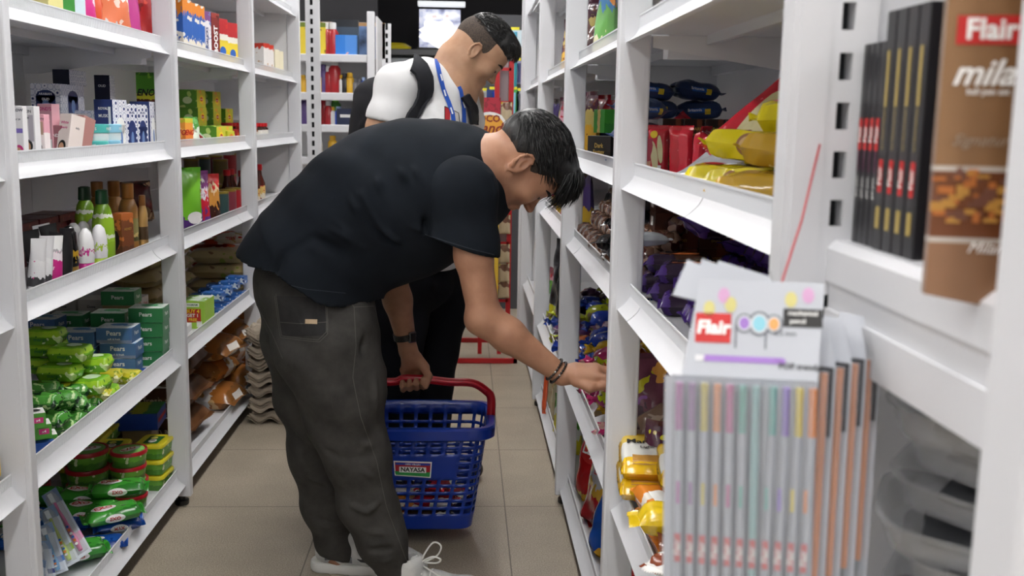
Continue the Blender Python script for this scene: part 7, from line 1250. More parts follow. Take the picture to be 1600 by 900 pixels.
# legs (ankles show above the shoes)
for k_, (kn, an, Yk) in enumerate(((W(560, 650, 2.62), W(622, 900, 2.60), 2.6), (W(493, 660, 2.80), W(531, 868, 2.80), 2.8))):
    P += [('c', W(505, 470, 2.66 if k_ == 0 else 2.78), kn, .085, .055, 1, .04), ('c', kn, an, .052, .036, 1, .02), ('c', an, an + np.array([.02, 0, -.05]), .036, .034, 1, .02), ('c', an + np.array([.0, 0, -.06]), an + np.array([.13, -.01, -.075]), .030, .022, 1.2, .02)]
V, F = grow(P, .0036, fine=([(OA[0] - .10, OA[0] + .13), (OA[1] - .12, OA[1] + .11), (OA[2] - .14, OA[2] + .06)], .0019)); V = relax(V, F, 1, .3)
bodyA = skin_obj('body', V, F, SKA); adopt(A, bodyA); eyes(A, OA, RA, SA, bv=bvh_of(V, F))
# hair
def capmask(O, R, s, line, back=-.2, ears=True, inner=None):
    def f(X, Y, Z):
        q = np.stack([X - O[0], Y - O[1], Z - O[2]], -1) @ R / s; x, y, z = q[..., 0], q[..., 1], q[..., 2]
        lim = np.interp(x, [p[0] for p in line], [p[1] for p in line]); d = lim - z
        if ears: d = np.maximum(d, .030 - np.sqrt((x + .012) ** 2 + ((np.abs(y) - .082) * 1.0) ** 2 + (z + .010) ** 2))
        return d * s
    return f
def he(O, R, s, c, r, k=.02): return ('e', O + s * (R @ np.array(c, float)), np.array(r) * s, R, k)
lineA = [(-.12, -.038), (-.08, -.034), (-.035, .002), (.0, .026), (.03, .018), (.055, .045), (.09, .058), (.13, .02)]
V, F = grow([he(OA, RA, SA, (-.012, 0, .036), (.101, .0765, .0905))], .003, capmask(OA, RA, SA, [(-.12, -.075), (-.07, -.065), (-.03, -.02), (.0, .0), (.035, -.012), (.04, .03), (.06, .05), (.12, .05)])); adopt(A, skin_obj('hair_fade', V, F, mat('hair_fade_dark', '#33271f', rough=.8, vary=(420, '#100c0a'))))
V, F = grow([he(OA, RA, SA, (-.013, 0, .044), (.1055, .0805, .0885)), he(OA, RA, SA, (.050, 0, .082), (.054, .062, .038), .03), he(OA, RA, SA, (.080, 0, .064), (.024, .052, .030), .02)], .003, capmask(OA, RA, SA, lineA)); N = vnorm(V, F); Q = (V - OA) @ RA
V = V + N * (.0012 * np.sin(Q[:, 1] * 300 + 30 * Q[:, 0] + 2 * np.sin(Q[:, 0] * 60)))[:, None]; adopt(A, skin_obj('hair', V, F, HAIR))
topA = lambda p: p[2] > np.interp(p[0], [q[0] for q in lineA], [q[1] for q in lineA]) + .012
strands(A, 'hair_locks', OA, RA, SA, 2600, 3, HAIR, Lm=.042, region=topA, flow=(1, 0, -.1), rad=.0011, lift=.30, c=(-.013, 0, .044), rz=(.1055, .0805, .0885))
strands(A, 'hair_fringe', OA, RA, SA, 800, 4, HAIR, Lm=.052, c=(.058, 0, .078), rz=(.050, .060, .040), region=lambda p: p[0] > .055 and p[2] > .055, flow=(.75, 0, -.7), rad=.0011, lift=.4)
# t-shirt
cutA = (W(383, 402, YM), W(582, 478, YM)); d_ = cutA[1] - cutA[0]; nA = np.array([-d_[2], 0, d_[0]]); nA /= np.linalg.norm(nA); nA = nA if nA.dot(W(700, 300, YM) - cutA[0]) < 0 else -nA
mid = lambda a, b: ((a[0] + b[0]) / 2, (a[1] + b[1]) / 2)
st_ = [((370, 424), (592, 504), 1.22), ((383, 398), (590, 474), 1.22), ((430, 336), (588, 450), 1.12), ((480, 272), (598, 440), 1.12), ((556, 214), (634, 432), 1.05), ((610, 198), (662, 422), 1.08), ((655, 194), (688, 402), 1.18), ((705, 196), (722, 372), 1.30), ((738, 212), (750, 336), 1.45)]
P = []; 
for (a0, b0, s0), (a1, b1, s1) in zip(st_[:-1], st_[1:]):
    A0, B0, A1, B1 = W(*a0, YM), W(*b0, YM), W(*a1, YM), W(*b1, YM); P.append(('c', (A0 + B0) / 2, (A1 + B1) / 2, np.linalg.norm(A0 - B0) / 2, np.linalg.norm(A1 - B1) / 2, (s0 + s1) / 2, .05))
P += [('c', W(738, 262, 2.66), W(764, 268, 2.66), .072, .056, 1.1, .03)]
s0 = W(722, 300, 2.54); s1 = W(723, 385, 2.53); PS = [('c', W(716, 282, 2.62), s0, .070, .084, 1, .05), ('c', s0, s1, .086, .089, .9, .03), ('c', s1, s1 + (s1 - s0) * 1.2, .089, .089, .9, .02)]; P += [('c', W(705, 275, 2.62), W(716, 300, 2.60), .085, .080, 1, .05), ('c', W(440, 372, YM), W(398, 402, YM), .075, .022, 2.2, .05)]
sA, sB = W(664, 366, 2.53), W(773, 400, 2.53); d2 = sB - sA; nS = np.array([-d2[2], 0, d2[0]]); nS /= np.linalg.norm(nS); nS = nS if nS[2] < 0 else -nS
s0 = W(700, 310, 2.88); s1 = W(650, 385, 2.93); P += [('c', s0, s1, .08, .075, 1, .04)]
def cutshirt(X, Y, Z):
    a = (X - cutA[0][0]) * nA[0] + (Z - cutA[0][2]) * nA[2]; a = a + .012 * np.sin(X * 26 + 1) + 0.02 * np.sin((Y - 2.4) * 7)
    return a
V, F = grow(P, .006, cutshirt); N = vnorm(V, F); w = lambda *pp: [W(x, y, 2.50) for x, y in pp]
VS, FS = grow(PS, .0045, lambda X, Y, Z: (X - sA[0]) * nS[0] + (Z - sA[2]) * nS[2])
FD = [(w((565, 300), (590, 350), (640, 395)), .010, .007), (w((505, 265), (540, 300), (560, 335)), .011, .005), (w((520, 245), (560, 310)), .010, .004), (w((585, 260), (600, 310), (640, 350), (662, 362)), .009, .007), (w((610, 225), (630, 275), (652, 315)), .010, .005), (w((640, 245), (655, 280), (668, 300)), .009, .004),
      (w((475, 300), (490, 345), (520, 345), (560, 375)), .010, .006), (w((400, 425), (430, 370), (480, 342), (540, 370), (570, 400)), .011, .011), (w((415, 440), (440, 395), (490, 370), (545, 400), (560, 415)), .015, -.012), (w((545, 405), (565, 390), (600, 410), (640, 412)), .010, .008), (w((550, 410), (570, 440), (580, 470)), .009, .009), (w((540, 415), (555, 445), (562, 468)), .007, -.006),
      (w((675, 300), (700, 345), (740, 385)), .009, -.004), (w((700, 300), (740, 350), (765, 385)), .009, .005), (w((735, 275), (752, 300), (768, 340)), .008, .005), (w((745, 262), (765, 275), (775, 310)), .006, .005), (w((662, 300), (664, 340), (664, 368)), .009, -.012), (w((600, 240), (575, 225)), .02, .004),
      (w((575, 340), (600, 375), (660, 400)), .012, -.006), (w((620, 285), (650, 330), (668, 350)), .010, -.005), (w((450, 320), (470, 370), (500, 400)), .010, .004)]
FD = [(a, b * .75, c * 2.6) for a, b, c in FD]; V = folds(V, N, FD, nz=[((31, 9, 22), .0022, 0), ((-17, 12, 43), .0014, 2)]); teeA = adopt(A, skin_obj('t_shirt', V, F, TEE)); VS = folds(VS, vnorm(VS, FS), FD, nz=[((31, 9, 22), .0014, 0)]); VS = relax(VS, FS, 1, .4); adopt(A, skin_obj('sleeve', VS, FS, TEE)); bvT = bvh_of(np.concatenate([V, VS]), np.concatenate([F, FS + len(V)]))
m = MB(); ribbon(m, bvT, [(664, 366), (700, 378), (740, 390), (772, 398)], 1.3, .0012, step=4); ribbon(m, bvT, [(392, 424), (430, 440), (480, 452), (540, 458)], 1.0, .001, step=4); adopt(teeA, m.build('stitching', mat('thread_dark', '#2a313a', rough=.9), fix=False))
cl = [W(742 + 2 * math.sin(a), 0, 2.66) for a in (0,)]; nk = W(768, 262, 2.66); ax_ = Vector(W(790, 262, 2.66) - W(745, 258, 2.66)).normalized(); Rn = ax_.to_track_quat('Z', 'Y').to_matrix().to_4x4(); m = MB()
m.lathe([(.066, -.010), (.069, -.004), (.068, .006), (.063, .008), (.060, 0), (.062, -.010)], 28, T=Matrix.Translation(W(765, 262, 2.66)) @ Rn, caps=False, sy=1.08); adopt(teeA, m.build('neck_rib', TEE, smooth=179))
# jeans
def cone_chain(st, k=.04, sy=1):
    return [('c', W(a[0], a[1], a[3]), W(b[0], b[1], b[3]), a[2] * a[3] / F_, b[2] * b[3] / F_, sy, k) for a, b in zip(st[:-1], st[1:])]
N1 = cone_chain([(500, 462, 86, 2.66), (513, 545, 79, 2.62), (530, 590, 70, 2.61), (538, 640, 60, 2.61), (555, 705, 50, 2.61), (576, 783, 44, 2.61), (596, 845, 37, 2.60), (618, 900, 29, 2.60)])
N2 = cone_chain([(482, 462, 82, 2.78), (478, 540, 62, 2.80), (485, 610, 54, 2.80), (497, 700, 45, 2.80), (512, 785, 40, 2.80), (528, 850, 31, 2.80), (531, 862, 28, 2.80)])
P = N1 + N2 + [('c', W(478, 430, YM), W(492, 470, YM), .125, .138, 1.0, .05)]
hemz2 = W(530, 866, 2.8)[2]; hemz1 = W(620, 899, 2.6)[2]
V, F = grow(P, .005, lambda X, Y, Z: np.where(Y > 2.70, hemz2 - Z - .15 * (X - W(530, 866, 2.8)[0]), hemz1 - Z)); N = vnorm(V, F); w = lambda *pp: [W(x, y, 2.53) for x, y in pp]
FD = [(w((590, 490), (560, 560), (585, 640)), .012, -.006), (w((598, 570), (585, 620), (598, 680)), .012, .006), (w((555, 690), (590, 700), (602, 690)), .010, .006), (w((500, 700), (540, 715), (590, 712)), .012, -.005), (w((540, 790), (575, 800), (610, 775)), .010, .006), (w((560, 830), (600, 835), (632, 820)), .009, .006), (w((575, 860), (610, 858), (640, 862)), .009, -.007), (w((590, 880), (620, 876), (645, 880)), .008, .006), (w((575, 480), (580, 530), (590, 560)), .010, .006), (w((520, 560), (550, 620), (575, 680)), .016, .005), (w((560, 730), (600, 760), (615, 800)), .010, .004)]
w2 = lambda *pp: [W(x, y, 2.72) for x, y in pp]; FD += [(w2((455, 670), (490, 690), (520, 720)), .010, .006), (w2((470, 740), (505, 755), (535, 780)), .010, .006), (w2((490, 810), (520, 822), (550, 815)), .009, -.006), (w2((498, 840), (525, 848), (552, 840)), .009, .005)]
FD = [(a, b * .85, c * 1.9) for a, b, c in FD]; V = folds(V, N, FD, nz=[((12, 8, 38), .0035, 0), ((24, -14, 21), .0022, 1.3), ((40, 20, 70), .0012, .6)]); jn = adopt(A, skin_obj('jeans', V, F, JEAN)); bvJ = bvh_of(V, F)
m = MB(); m2 = MB(); pk = [(431, 462), (440, 528), (500, 534), (512, 522), (511, 470)]
patch_px(m2, bvJ, [(432, 462), (511, 466), (510, 524), (441, 526)], .003, 0, 10); pocket = adopt(jn, m2.build('back_pocket', fabric('denim_pocket', '#222223', '#3a3939', weave=700, bstr=.4, big=30), fix=False))
for off in (0, 3): ribbon(m, bvJ, [(x + (2 if x < 480 else -2) * off / 3, y - off) for x, y in pk], 1.0, .0042)
ribbon(m, bvJ, [(440, 503), (475, 506), (511, 504)], .9, .0042); ribbon(m, bvJ, [(553, 480), (556, 540), (551, 590), (563, 650), (588, 720), (603, 790), (625, 850), (640, 890)], 1.1, .001); ribbon(m, bvJ, [(545, 470), (553, 480), (590, 478)], 1.0, .001); ribbon(m, bvJ, [(398, 470), (425, 520), (442, 560)], .9, .001)
adopt(jn, m.build('stitching', mat('thread_grey', '#55534f', rough=.9), fix=False)); m = MB(); patch_px(m, bvJ, [(478, 499), (496, 500), (496, 507), (478, 506)], .005, 0, 3); adopt(pocket, m.build('pocket_label', mat('label_tan', '#b0987a', rough=.6), fix=False))
# watch, bracelets
wa = Vector(W(632, 524, 3.01)); wd = Vector(WL - EL).normalized(); Rw = wd.to_track_quat('Z', 'Y').to_matrix().to_4x4(); wt = empty('wrist_watch', (0, 0, 0)); tag(wt, 'black wrist watch with square case on the hand holding the basket', 'watch')
adopt(wt, MB().lathe([(.0315, -.010), (.034, -.009), (.034, .009), (.0315, .010)], 28, T=Matrix.Translation(wa) @ Rw, caps=False).build('strap', mat('strap_black', '#0c0c0d', rough=.4), smooth=60)); cs = adopt(wt, MB().box(-.012, .012, -.005, .004, -.016, .016, bev=.002, T=Matrix.Translation(wa + Vector((.024, -.027, 0))) @ Matrix.Rotation(.7, 4, 'Z')).build('case', mat('watch_steel', '#8a8d92', rough=.2, metal=1))); adopt(cs, MB().box(-.009, .009, -.0062, -.005, -.012, .012, T=Matrix.Translation(wa + Vector((.024, -.027, 0))) @ Matrix.Rotation(.7, 4, 'Z')).build('dial', BLACKP))
fd = Vector(WR - ER).normalized(); Rb = fd.to_track_quat('Z', 'Y').to_matrix().to_4x4()
for j, (t, lab) in enumerate(((.90, 'string of dark beads around the reaching wrist, nearer the elbow'), (.955, 'string of dark beads around the reaching wrist, nearer the hand'))):
    c0 = Vector(ER + (WR - ER) * t); br = empty('bead_bracelet', (0, 0, 0)); tag(br, lab, 'bracelet'); m = MB(); m3 = MB()
    for i in range(26):
        a = 2 * PI * i / 26; (m3 if i % 9 == 4 else m).lathe([(.0004, -.0036), (.0030, -.002), (.0037, 0), (.0030, .002), (.0004, .0036)], 8, T=Matrix.Translation(c0) @ Rb @ Matrix.Translation((.0305 * math.cos(a), .0305 * math.sin(a), 0)))
    b_ = adopt(br, m.build('beads', mat('bead_dark', '#241c1a', rough=.25), smooth=179)); b_['kind'] = 'stuff'; b2 = adopt(br, m3.build('silver_beads', mat('bead_silver', '#9a9a9a', rough=.25, metal=.8), smooth=179)); b2['kind'] = 'stuff'
# gold chain at the collar
m = MB(); m.tube([W(747, 217, 2.62), W(752, 220, 2.61), W(757, 227, 2.60), W(761, 236, 2.595)], .0022, 6); ck = m.build('necklace', GOLD); tag(ck, 'thin gold chain at the collar of the bending man', 'necklace')
# shoes
def shoe(x, y, lab, lace_up, yaw=0):
    r = empty('running_shoe', (0, 0, 0)); T = lambda p: np.array([x + p[0] * math.cos(yaw) - p[1] * math.sin(yaw), y + p[0] * math.sin(yaw) + p[1] * math.cos(yaw), p[2]]); C = lambda a, b, ra, rb, sy=1, k=.02: ('c', T(a), T(b), ra, rb, sy, k)
    up = [C((-.005, 0, .06), (.03, 0, .055), .036, .040), C((.03, 0, .055), (.11, 0, .045), .040, .038), C((.11, 0, .045), (.20, .005, .036), .038, .033), C((.20, .005, .036), (.235, .005, .032), .032, .026), C((-.012, 0, .095), (.045, 0, .10), .036, .038), C((-.026, 0, .05), (-.026, 0, .115), .030, .018)]
    R_ = np.array(Matrix.Rotation(yaw, 3, 'Z')); cutf = lambda X, Y, Z: np.maximum(.026 - Z, -((np.sqrt(((X - T((.02, 0, 0))[0]) / .045) ** 2 + ((Y - T((.02, 0, 0))[1]) / .030) ** 2) - 1) * .03) + np.where(Z > .085, 0, -1))
    V, F = grow(up, .0032, cutf); us = adopt(r, skin_obj('upper', V, F, mat('shoe_white', '#c9c9c6', rough=.55, vary=(30, '#b4b6b6')))); bv = bvh_of(V, F)
    V, F = grow([C((-.03, 0, .014), (.06, 0, .014), .040, .040, 1.02), C((.06, 0, .014), (.15, .003, .014), .040, .046, 1.0), C((.15, .003, .014), (.235, .005, .018), .046, .034, 1)], .004, lambda X, Y, Z: np.maximum(-Z, Z - .030)); adopt(r, skin_obj('sole', V, F, mat('sole_white', '#d4d4d0', rough=.6)))
    m = MB()
    def side(pts, wd, mi):
        L = []
        for (a, z, hw) in pts:
            row = []
            for s_ in (-1, 0, 1):
                o_ = Vector(T((a, -.2, z + s_ * hw))); h = bv.ray_cast(o_, Vector(R_ @ np.array([0, 1, 0])))
                if h[0] is not None: row.append(tuple(h[0] + h[1] * .0012))
            if len(row) == 3: L.append(row)
        if len(L) > 1: m.grid(L, mi)
    side([(-.02, .055, .016), (.0, .058, .014), (.03, .052, .012), (.06, .046, .010)], 0, 0); side([(-.045, .075, .018), (-.038, .075, .02), (-.03, .075, .018)], 0, 1)
    adopt(us, m.build('side_panel', [mat('shoe_silver', '#8c9096', rough=.25, metal=.5), mat('shoe_tab', '#e0e0dc')], fix=False)); m = MB()
    side([(.075, .050, .001), (.085, .046, .004), (.10, .046, .005), (.12, .056, .003), (.135, .066, .001)], 0, 0); adopt(us, m.build('swoosh_mark', mat('swoosh_dark', '#3a3a3c'), fix=False))
    m = MB()
    for i in range(5):
        a = T((.075 + .022 * i, -.026, .088 - .007 * i)); b = T((.082 + .022 * i, .024, .088 - .007 * i)); c = (a + b) / 2 + np.array([0, 0, .012 - .001 * i]); m.tube([a, c, b], .0028, 6)
    if lace_up:
        k0 = T((.070, -.004, .108)); 
        for s1_, h_ in ((-.5, .055), (.9, .03)):
            m.tube(smooth_path([k0, k0 + np.array([.012, -.01 * s1_, .5 * h_]), k0 + np.array([.035, -.025 * s1_, h_]), k0 + np.array([.055, -.028 * s1_, h_ * .8]), k0 + np.array([.045, -.02 * s1_, h_ * .35]), k0 + np.array([.01, 0, .004])]), .0026, 6)
        m.tube([k0, k0 + np.array([.02, -.02, -.004]), k0 + np.array([.055, -.035, -.02])], .0024, 6); m.tube([T((.035, 0, .09)), T((.05, 0, .118)), T((.062, 0, .125))], [.02, .018, .012], 8, flat=.35)
    adopt(us, m.build('laces', mat('lace_white', '#dcdcd8', rough=.8), smooth=179)); tag(r, lab, 'shoe', 'running shoes of the bending man')
xa = W(531, 868, 2.80)[0]; shoe(xa - .015, 2.80, 'white and silver running shoe of the bending man, rear left one', False, -.12); xb2 = W(622, 900, 2.6)[0]; shoe(xb2 - .01, 2.60, 'white running shoe with looped laces, front one', True, -.08)
# ---- the basket
bk_ = empty('shopping_basket', (0, 0, 0)); tag(bk_, 'blue perforated shopping basket with red handle held above the floor', 'basket'); BLU = mat('basket_blue', '#0c3190', rough=.32, spec=.5); REDH = mat('handle_red', '#a00f20', rough=.3)
BY = 3.045; bxl, bxr = W(560, 830, BY - .12)[0] - .03, W(737, 826, BY - .12)[0]; zb = W(650, 829, BY - .12)[2]; rzl, rzr = W(560, 700, BY - .15)[0] - .05, W(768, 690, BY - .02)[0]; zt = W(680, 672, BY - .155)[2]
def bp(u, v, fr):     # point of the basket wall: u around (0..1), v up (0..1)
    w0, w1 = bxr - bxl, rzr - rzl - .03; d0, d1 = .215, .285; w = w0 + (w1 - w0) * v; d = d0 + (d1 - d0) * v; r = .04 + .01 * v; cx = (bxl + bxr) / 2 + ((rzl + rzr) / 2 - (bxl + bxr) / 2) * v
    per = 2 * (w + d); s = u * per; 
    if s < w: p = (-w / 2 + s, -d / 2)
    elif s < w + d: p = (w / 2, -d / 2 + s - w)
    elif s < 2 * w + d: p = (w / 2 - (s - w - d), d / 2)
    else: p = (-w / 2, d / 2 - (s - 2 * w - d))
    x, y = p; ex, ey = abs(x) - (w / 2 - r), abs(y) - (d / 2 - r)
    if ex > 0 and ey > 0: q = math.hypot(ex, ey); x = math.copysign(w / 2 - r + ex / q * r, x); y = math.copysign(d / 2 - r + ey / q * r, y)
    return Vector((cx + x, BY + y, zb + (zt - zb) * v))
w_ = bxr - bxl; m = MB(); zs = [0, .13] + [.13 + .058 * i for i in range(1, 14)]; cols = []
n_u = 116; rows = [0, .12]; v = .12
while v < .86: rows += [v + .030, v + .075]; v += .075
rows[-1] = .90; rows.append(1.0); P_ = {}; vs = []
for i, v in enumerate(rows):
    for j in range(n_u): vs.append(bp(j / n_u, v, 0))
fs = []
for i in range(len(rows) - 1):
    for j in range(n_u):
        hole = 1 < i < len(rows) - 2 and i % 2 == 0 and (j % 4) in (1, 2, 3)
        u = (j + .5) / n_u
        if hole and 11 < i < 17 and .06 < u < .245: hole = False
        if hole and i == 14 and False: hole = False
        if not hole: fs.append((i * n_u + j, i * n_u + (j + 1) % n_u, (i + 1) * n_u + (j + 1) % n_u, (i + 1) * n_u + j))
fs.append(tuple(range(n_u))); m.add(vs, fs); shell = m.build('basket_shell', BLU, smooth=40, fix=False); so = shell.modifiers.new('s', 'SOLIDIFY'); so.thickness = .0035; so.offset = 0; adopt(bk_, shell)
m = MB(); rim = []
for off, dz in ((0, -.038), (.014, -.036), (.024, -.030), (.026, -.002), (.020, .004), (.004, .004), (.0, .0)):
    ring = []
    for j in range(n_u):
        p = bp(j / n_u, 1, 0); c = Vector(((rzl + rzr) / 2, BY, p.z)); q = (p - c); q.z = 0; L_ = q.length; ring.append(tuple(p + q / L_ * off + Vector((0, 0, dz))))
    rim.append(ring)
loft(m, rim, cap0=False, cap1=False); adopt(bk_, m.build('rim', BLU, smooth=40)); hzt = HZ[2] + .002
hp = [(rzr - .004, BY, zt - .03), (rzr - .002, BY, zt + .05), (rzr - .018, BY - .004, hzt - .032), (rzr - .06, BY - .008, hzt - .006), (rzr - .13, BY - .012, hzt - .002), (W(668, 600, 3.03)[0], 3.03, hzt + .006), (W(632, 590, 3.03)[0], 3.03, hzt + .009), (W(618, 598, 3.03)[0], 3.03, hzt - .001), (W(585, 598, 3.03)[0], 3.03, hzt - .002), (rzl + .06, BY, hzt - .012), (rzl + .01, BY, hzt - .05), (rzl + .004, BY, zt + .05), (rzl + .004, BY, zt - .03)]
m = MB(); ring = []
hd = adopt(bk_, m.tube(smooth_path(hp), .0115, 10, flat=1.15).build('handle', REDH, smooth=50)); m = MB(); m.tube(smooth_path([Vector(p) + Vector((0, -.0115, .002)) for p in hp[2:11]]), .0035, 6); adopt(hd, m.build('handle_rib', mat('handle_red_rib', '#c8243a', rough=.3), smooth=179))
bvB = BVHTree.FromPolygons([Vector(v) for v in vs], [(i * n_u + j, i * n_u + (j + 1) % n_u, (i + 1) * n_u + (j + 1) % n_u, (i + 1) * n_u + j) for i in range(len(rows) - 1) for j in range(n_u)]); m = MB(); TL = [(615, 719), (675, 721), (673, 746), (617, 742)]
patch_px(m, bvB, TL, .004, 0, 4); patch_px(m, bvB, [(617, 721), (673, 723), (671.5, 744), (618.5, 740.5)], .0046, 1, 4); patch_px(m, bvB, [(617, 735), (672, 737), (671.5, 744), (618.5, 740.5)], .0052, 2, 4); patch_px(m, bvB, [(618, 721.5), (672, 723.3), (672, 726.5), (618, 725)], .0052, 3, 4); patch_px(m, bvB, [(624, 727.6), (666, 729), (666, 738), (624, 736.6)], .0058, 0, 3)
c = hit(bvB, 645, 732.6, .0075); xv = (hit(bvB, 655, 733, .0075) - hit(bvB, 635, 732.2, .0075)).normalized(); zv = Vector((0, -.06, 1)); yv = xv.cross(zv).normalized() * -1; zv = xv.cross(yv).normalized() * -1 if xv.cross(yv).z < 0 else xv.cross(yv).normalized(); vs2, fs2 = glyph('NAYASA', .03, 0)
m.add(vs2, fs2, 4, Matrix.Translation(c) @ Matrix((xv, zv, (0, 0, 1))).transposed().to_4x4() @ Matrix.Scale(.0185, 4)); vs2, fs2 = glyph('100% VIRGIN', .01, 0); c = hit(bvB, 645, 724.6, .0062); m.add(vs2, fs2, 0, Matrix.Translation(c) @ Matrix((xv, zv, (0, 0, 1))).transposed().to_4x4() @ Matrix.Scale(.008, 4))
adopt(bk_, m.build('brand_label', [INKW, mat('lab_red', '#b01e30'), mat('lab_green', '#2f9a4a'), mat('lab_blue', '#1f3fa8'), INKK], fix=False))
# goods in the basket
pillow('bkp1', 'snack_pack', .15, .10, .04, pm('bkp1', [(0, '#d8702a'), (.5, '#d88a3a')], blobs=[('#e8e0d0', 16, .62)], rough=.2), 60); pillow('bkp2', 'snack_pack', .13, .10, .04, pm('bkp2', [(0, '#a81c2a')], blobs=[('#e8e4e0', 14, .56), ('#3a2020', 18, .64)], rough=.2), 61); pillow('bkp3', 'snack_pack', .14, .09, .04, pm('bkp3', [(0, '#3a2a24')], blobs=[('#d8d4d0', 14, .56)], rough=.2), 62)
bc = (bxl + bxr) / 2
for k, dx, dy, dz, a, lab in [('bkp1', -.07, -.05, 0, .1, 'orange snack pack at the bottom left of the basket'), ('bkp1', -.06, -.05, .042, -.1, 'orange snack pack second layer in the basket'), ('bkp3', -.07, -.04, .084, .1, 'brown and white pack on the orange ones in the basket'), ('bkp3', .05, -.05, 0, .2, 'brown and white pack at the bottom centre of the basket'), ('bkp2', .07, -.05, .042, -.2, 'red and white pack in the basket, middle right'), ('bkp2', .08, -.04, .09, 1.2, 'red and white pack standing in the basket, right'), ('bkp2', .10, .05, .02, .2, 'red and white pack at the back right of the basket'), ('bkp1', .0, .05, .0, .2, 'orange snack pack at the back of the basket')]: put(k, (bc + dx, BY + dy, zb + .008 + dz), (jit(.1), jit(.1), a), lab, 'snack', 'packs lying in the basket')
# ---- the standing man behind
YB = 3.46; Bm = empty('person', (0, 0, 0)); tag(Bm, 'man in white t-shirt with black backpack and blue lanyard looking down', 'person')
fx = np.array([.70, .02, -.68]); fx /= np.linalg.norm(fx); up = np.array([.70, .0, .70]); up -= fx * up.dot(fx); up /= np.linalg.norm(up); RB = np.array([fx, np.cross(up, fx), up]).T
sB = .93; ear = W(743, 80, YB - .10); OB = ear - sB * (RB @ np.array([-.008, -.080 if RB[1, 1] > 0 else .080, -.005]))
P = head_prims(OB, RB, sB); nb = OB + sB * (RB @ np.array([-.035, 0, -.07])); base = W(698, 148, YB)
P += [('c', OB + sB * (RB @ np.array([-.035, 0, -.02])), nb, .058, .060, 1, .03), ('c', nb, base, .060, .068, 1.05, .03), ('c', base, W(672, 230, YB), .10, .12, 1.4, .05), ('c', W(672, 230, YB), W(655, 400, YB), .12, .12, 1.2, .05)]
P += [('c', W(618, 130, YB - .19), W(597, 200, YB - .21), .050, .046, 1, .03), ('c', W(597, 200, YB - .21), W(600, 285, YB - .2), .046, .038, 1, .03), ('c', W(600, 285, YB - .2), W(690, 320, YB - .22), .036, .026, 1, .02), ('c', W(690, 320, YB - .22), W(722, 322, YB - .22), .024, .022, 1.5, .02)]
for i in range(4): q = W(722, 322, YB - .22) + np.array([0, -.026 + .018 * i, 0]); P += finger([q, q + np.array([.035, 0, -.004]), q + np.array([.05, 0, -.025])], .0095, .0075)
P += [('c', W(735, 150, YB + .17), W(735, 220, YB + .2), .048, .044, 1, .03), ('c', W(735, 220, YB + .2), W(738, 300, YB + .12), .040, .028, 1, .03)]
for y_, x_ in ((-.08, 612), (.09, 672)): P += [('c', W(x_, 440, YB + y_), W(x_, 600, YB + y_), .07, .05, 1, .03), ('c', W(x_, 600, YB + y_), W(x_ - 4, 765, YB + y_), .05, .036, 1, .03), ('c', W(x_ - 4, 765, YB + y_), W(x_ + 35, 775, YB + y_), .034, .026, 1.1, .03)]
V, F = grow(P, .0045, fine=([(OB[0] - .11, OB[0] + .12), (OB[1] - .11, OB[1] + .11), (OB[2] - .13, OB[2] + .07)], .002)); V = relax(V, F, 1, .3); adopt(Bm, skin_obj('body', V, F, SKB)); eyes(Bm, OB, RB, sB, bv=bvh_of(V, F)); VB0, FB0 = V, F
V, F = grow([he(OB, RB, sB, (-.012, 0, .036), (.1012, .0768, .0905))], .003, capmask(OB, RB, sB, [(-.12, -.075), (-.08, -.065), (-.04, -.035), (.0, .0), (.030, -.01), (.036, .03), (.06, .055), (.12, .055)])); adopt(Bm, skin_obj('hair_fade', V, F, mat('hair_fade_two', '#54463c', rough=.8, vary=(420, '#221c18'))))
V, F = grow([he(OB, RB, sB, (-.004, 0, .066), (.098, .070, .078)), he(OB, RB, sB, (.060, 0, .092), (.046, .060, .036), .03)], .003, capmask(OB, RB, sB, [(-.12, .02), (-.08, .035), (-.03, .045), (.03, .05), (.055, .05), (.085, .052), (.13, .04)], ears=False)); N = vnorm(V, F); Q = (V - OB) @ RB
V = V + N * (.0006 * np.sin(Q[:, 1] * 260 + 30 * Q[:, 0]) + .0004 * np.sin(Q[:, 0] * 190 + Q[:, 1] * 110))[:, None]; adopt(Bm, skin_obj('hair', V, F, HAIR))
strands(Bm, 'hair_locks', OB, RB, sB, 1800, 8, HAIR, Lm=.026, region=lambda p: p[2] > .07, flow=(1, 0, .1), rad=.0010, lift=.35, c=(-.004, 0, .066), rz=(.098, .070, .078))
strands(Bm, 'hair_fringe', OB, RB, sB, 500, 9, HAIR, Lm=.026, region=lambda p: p[0] > .05 and p[2] > .06, flow=(.9, 0, -.4), rad=.0010, lift=.4, c=(.060, 0, .092), rz=(.046, .060, .036))
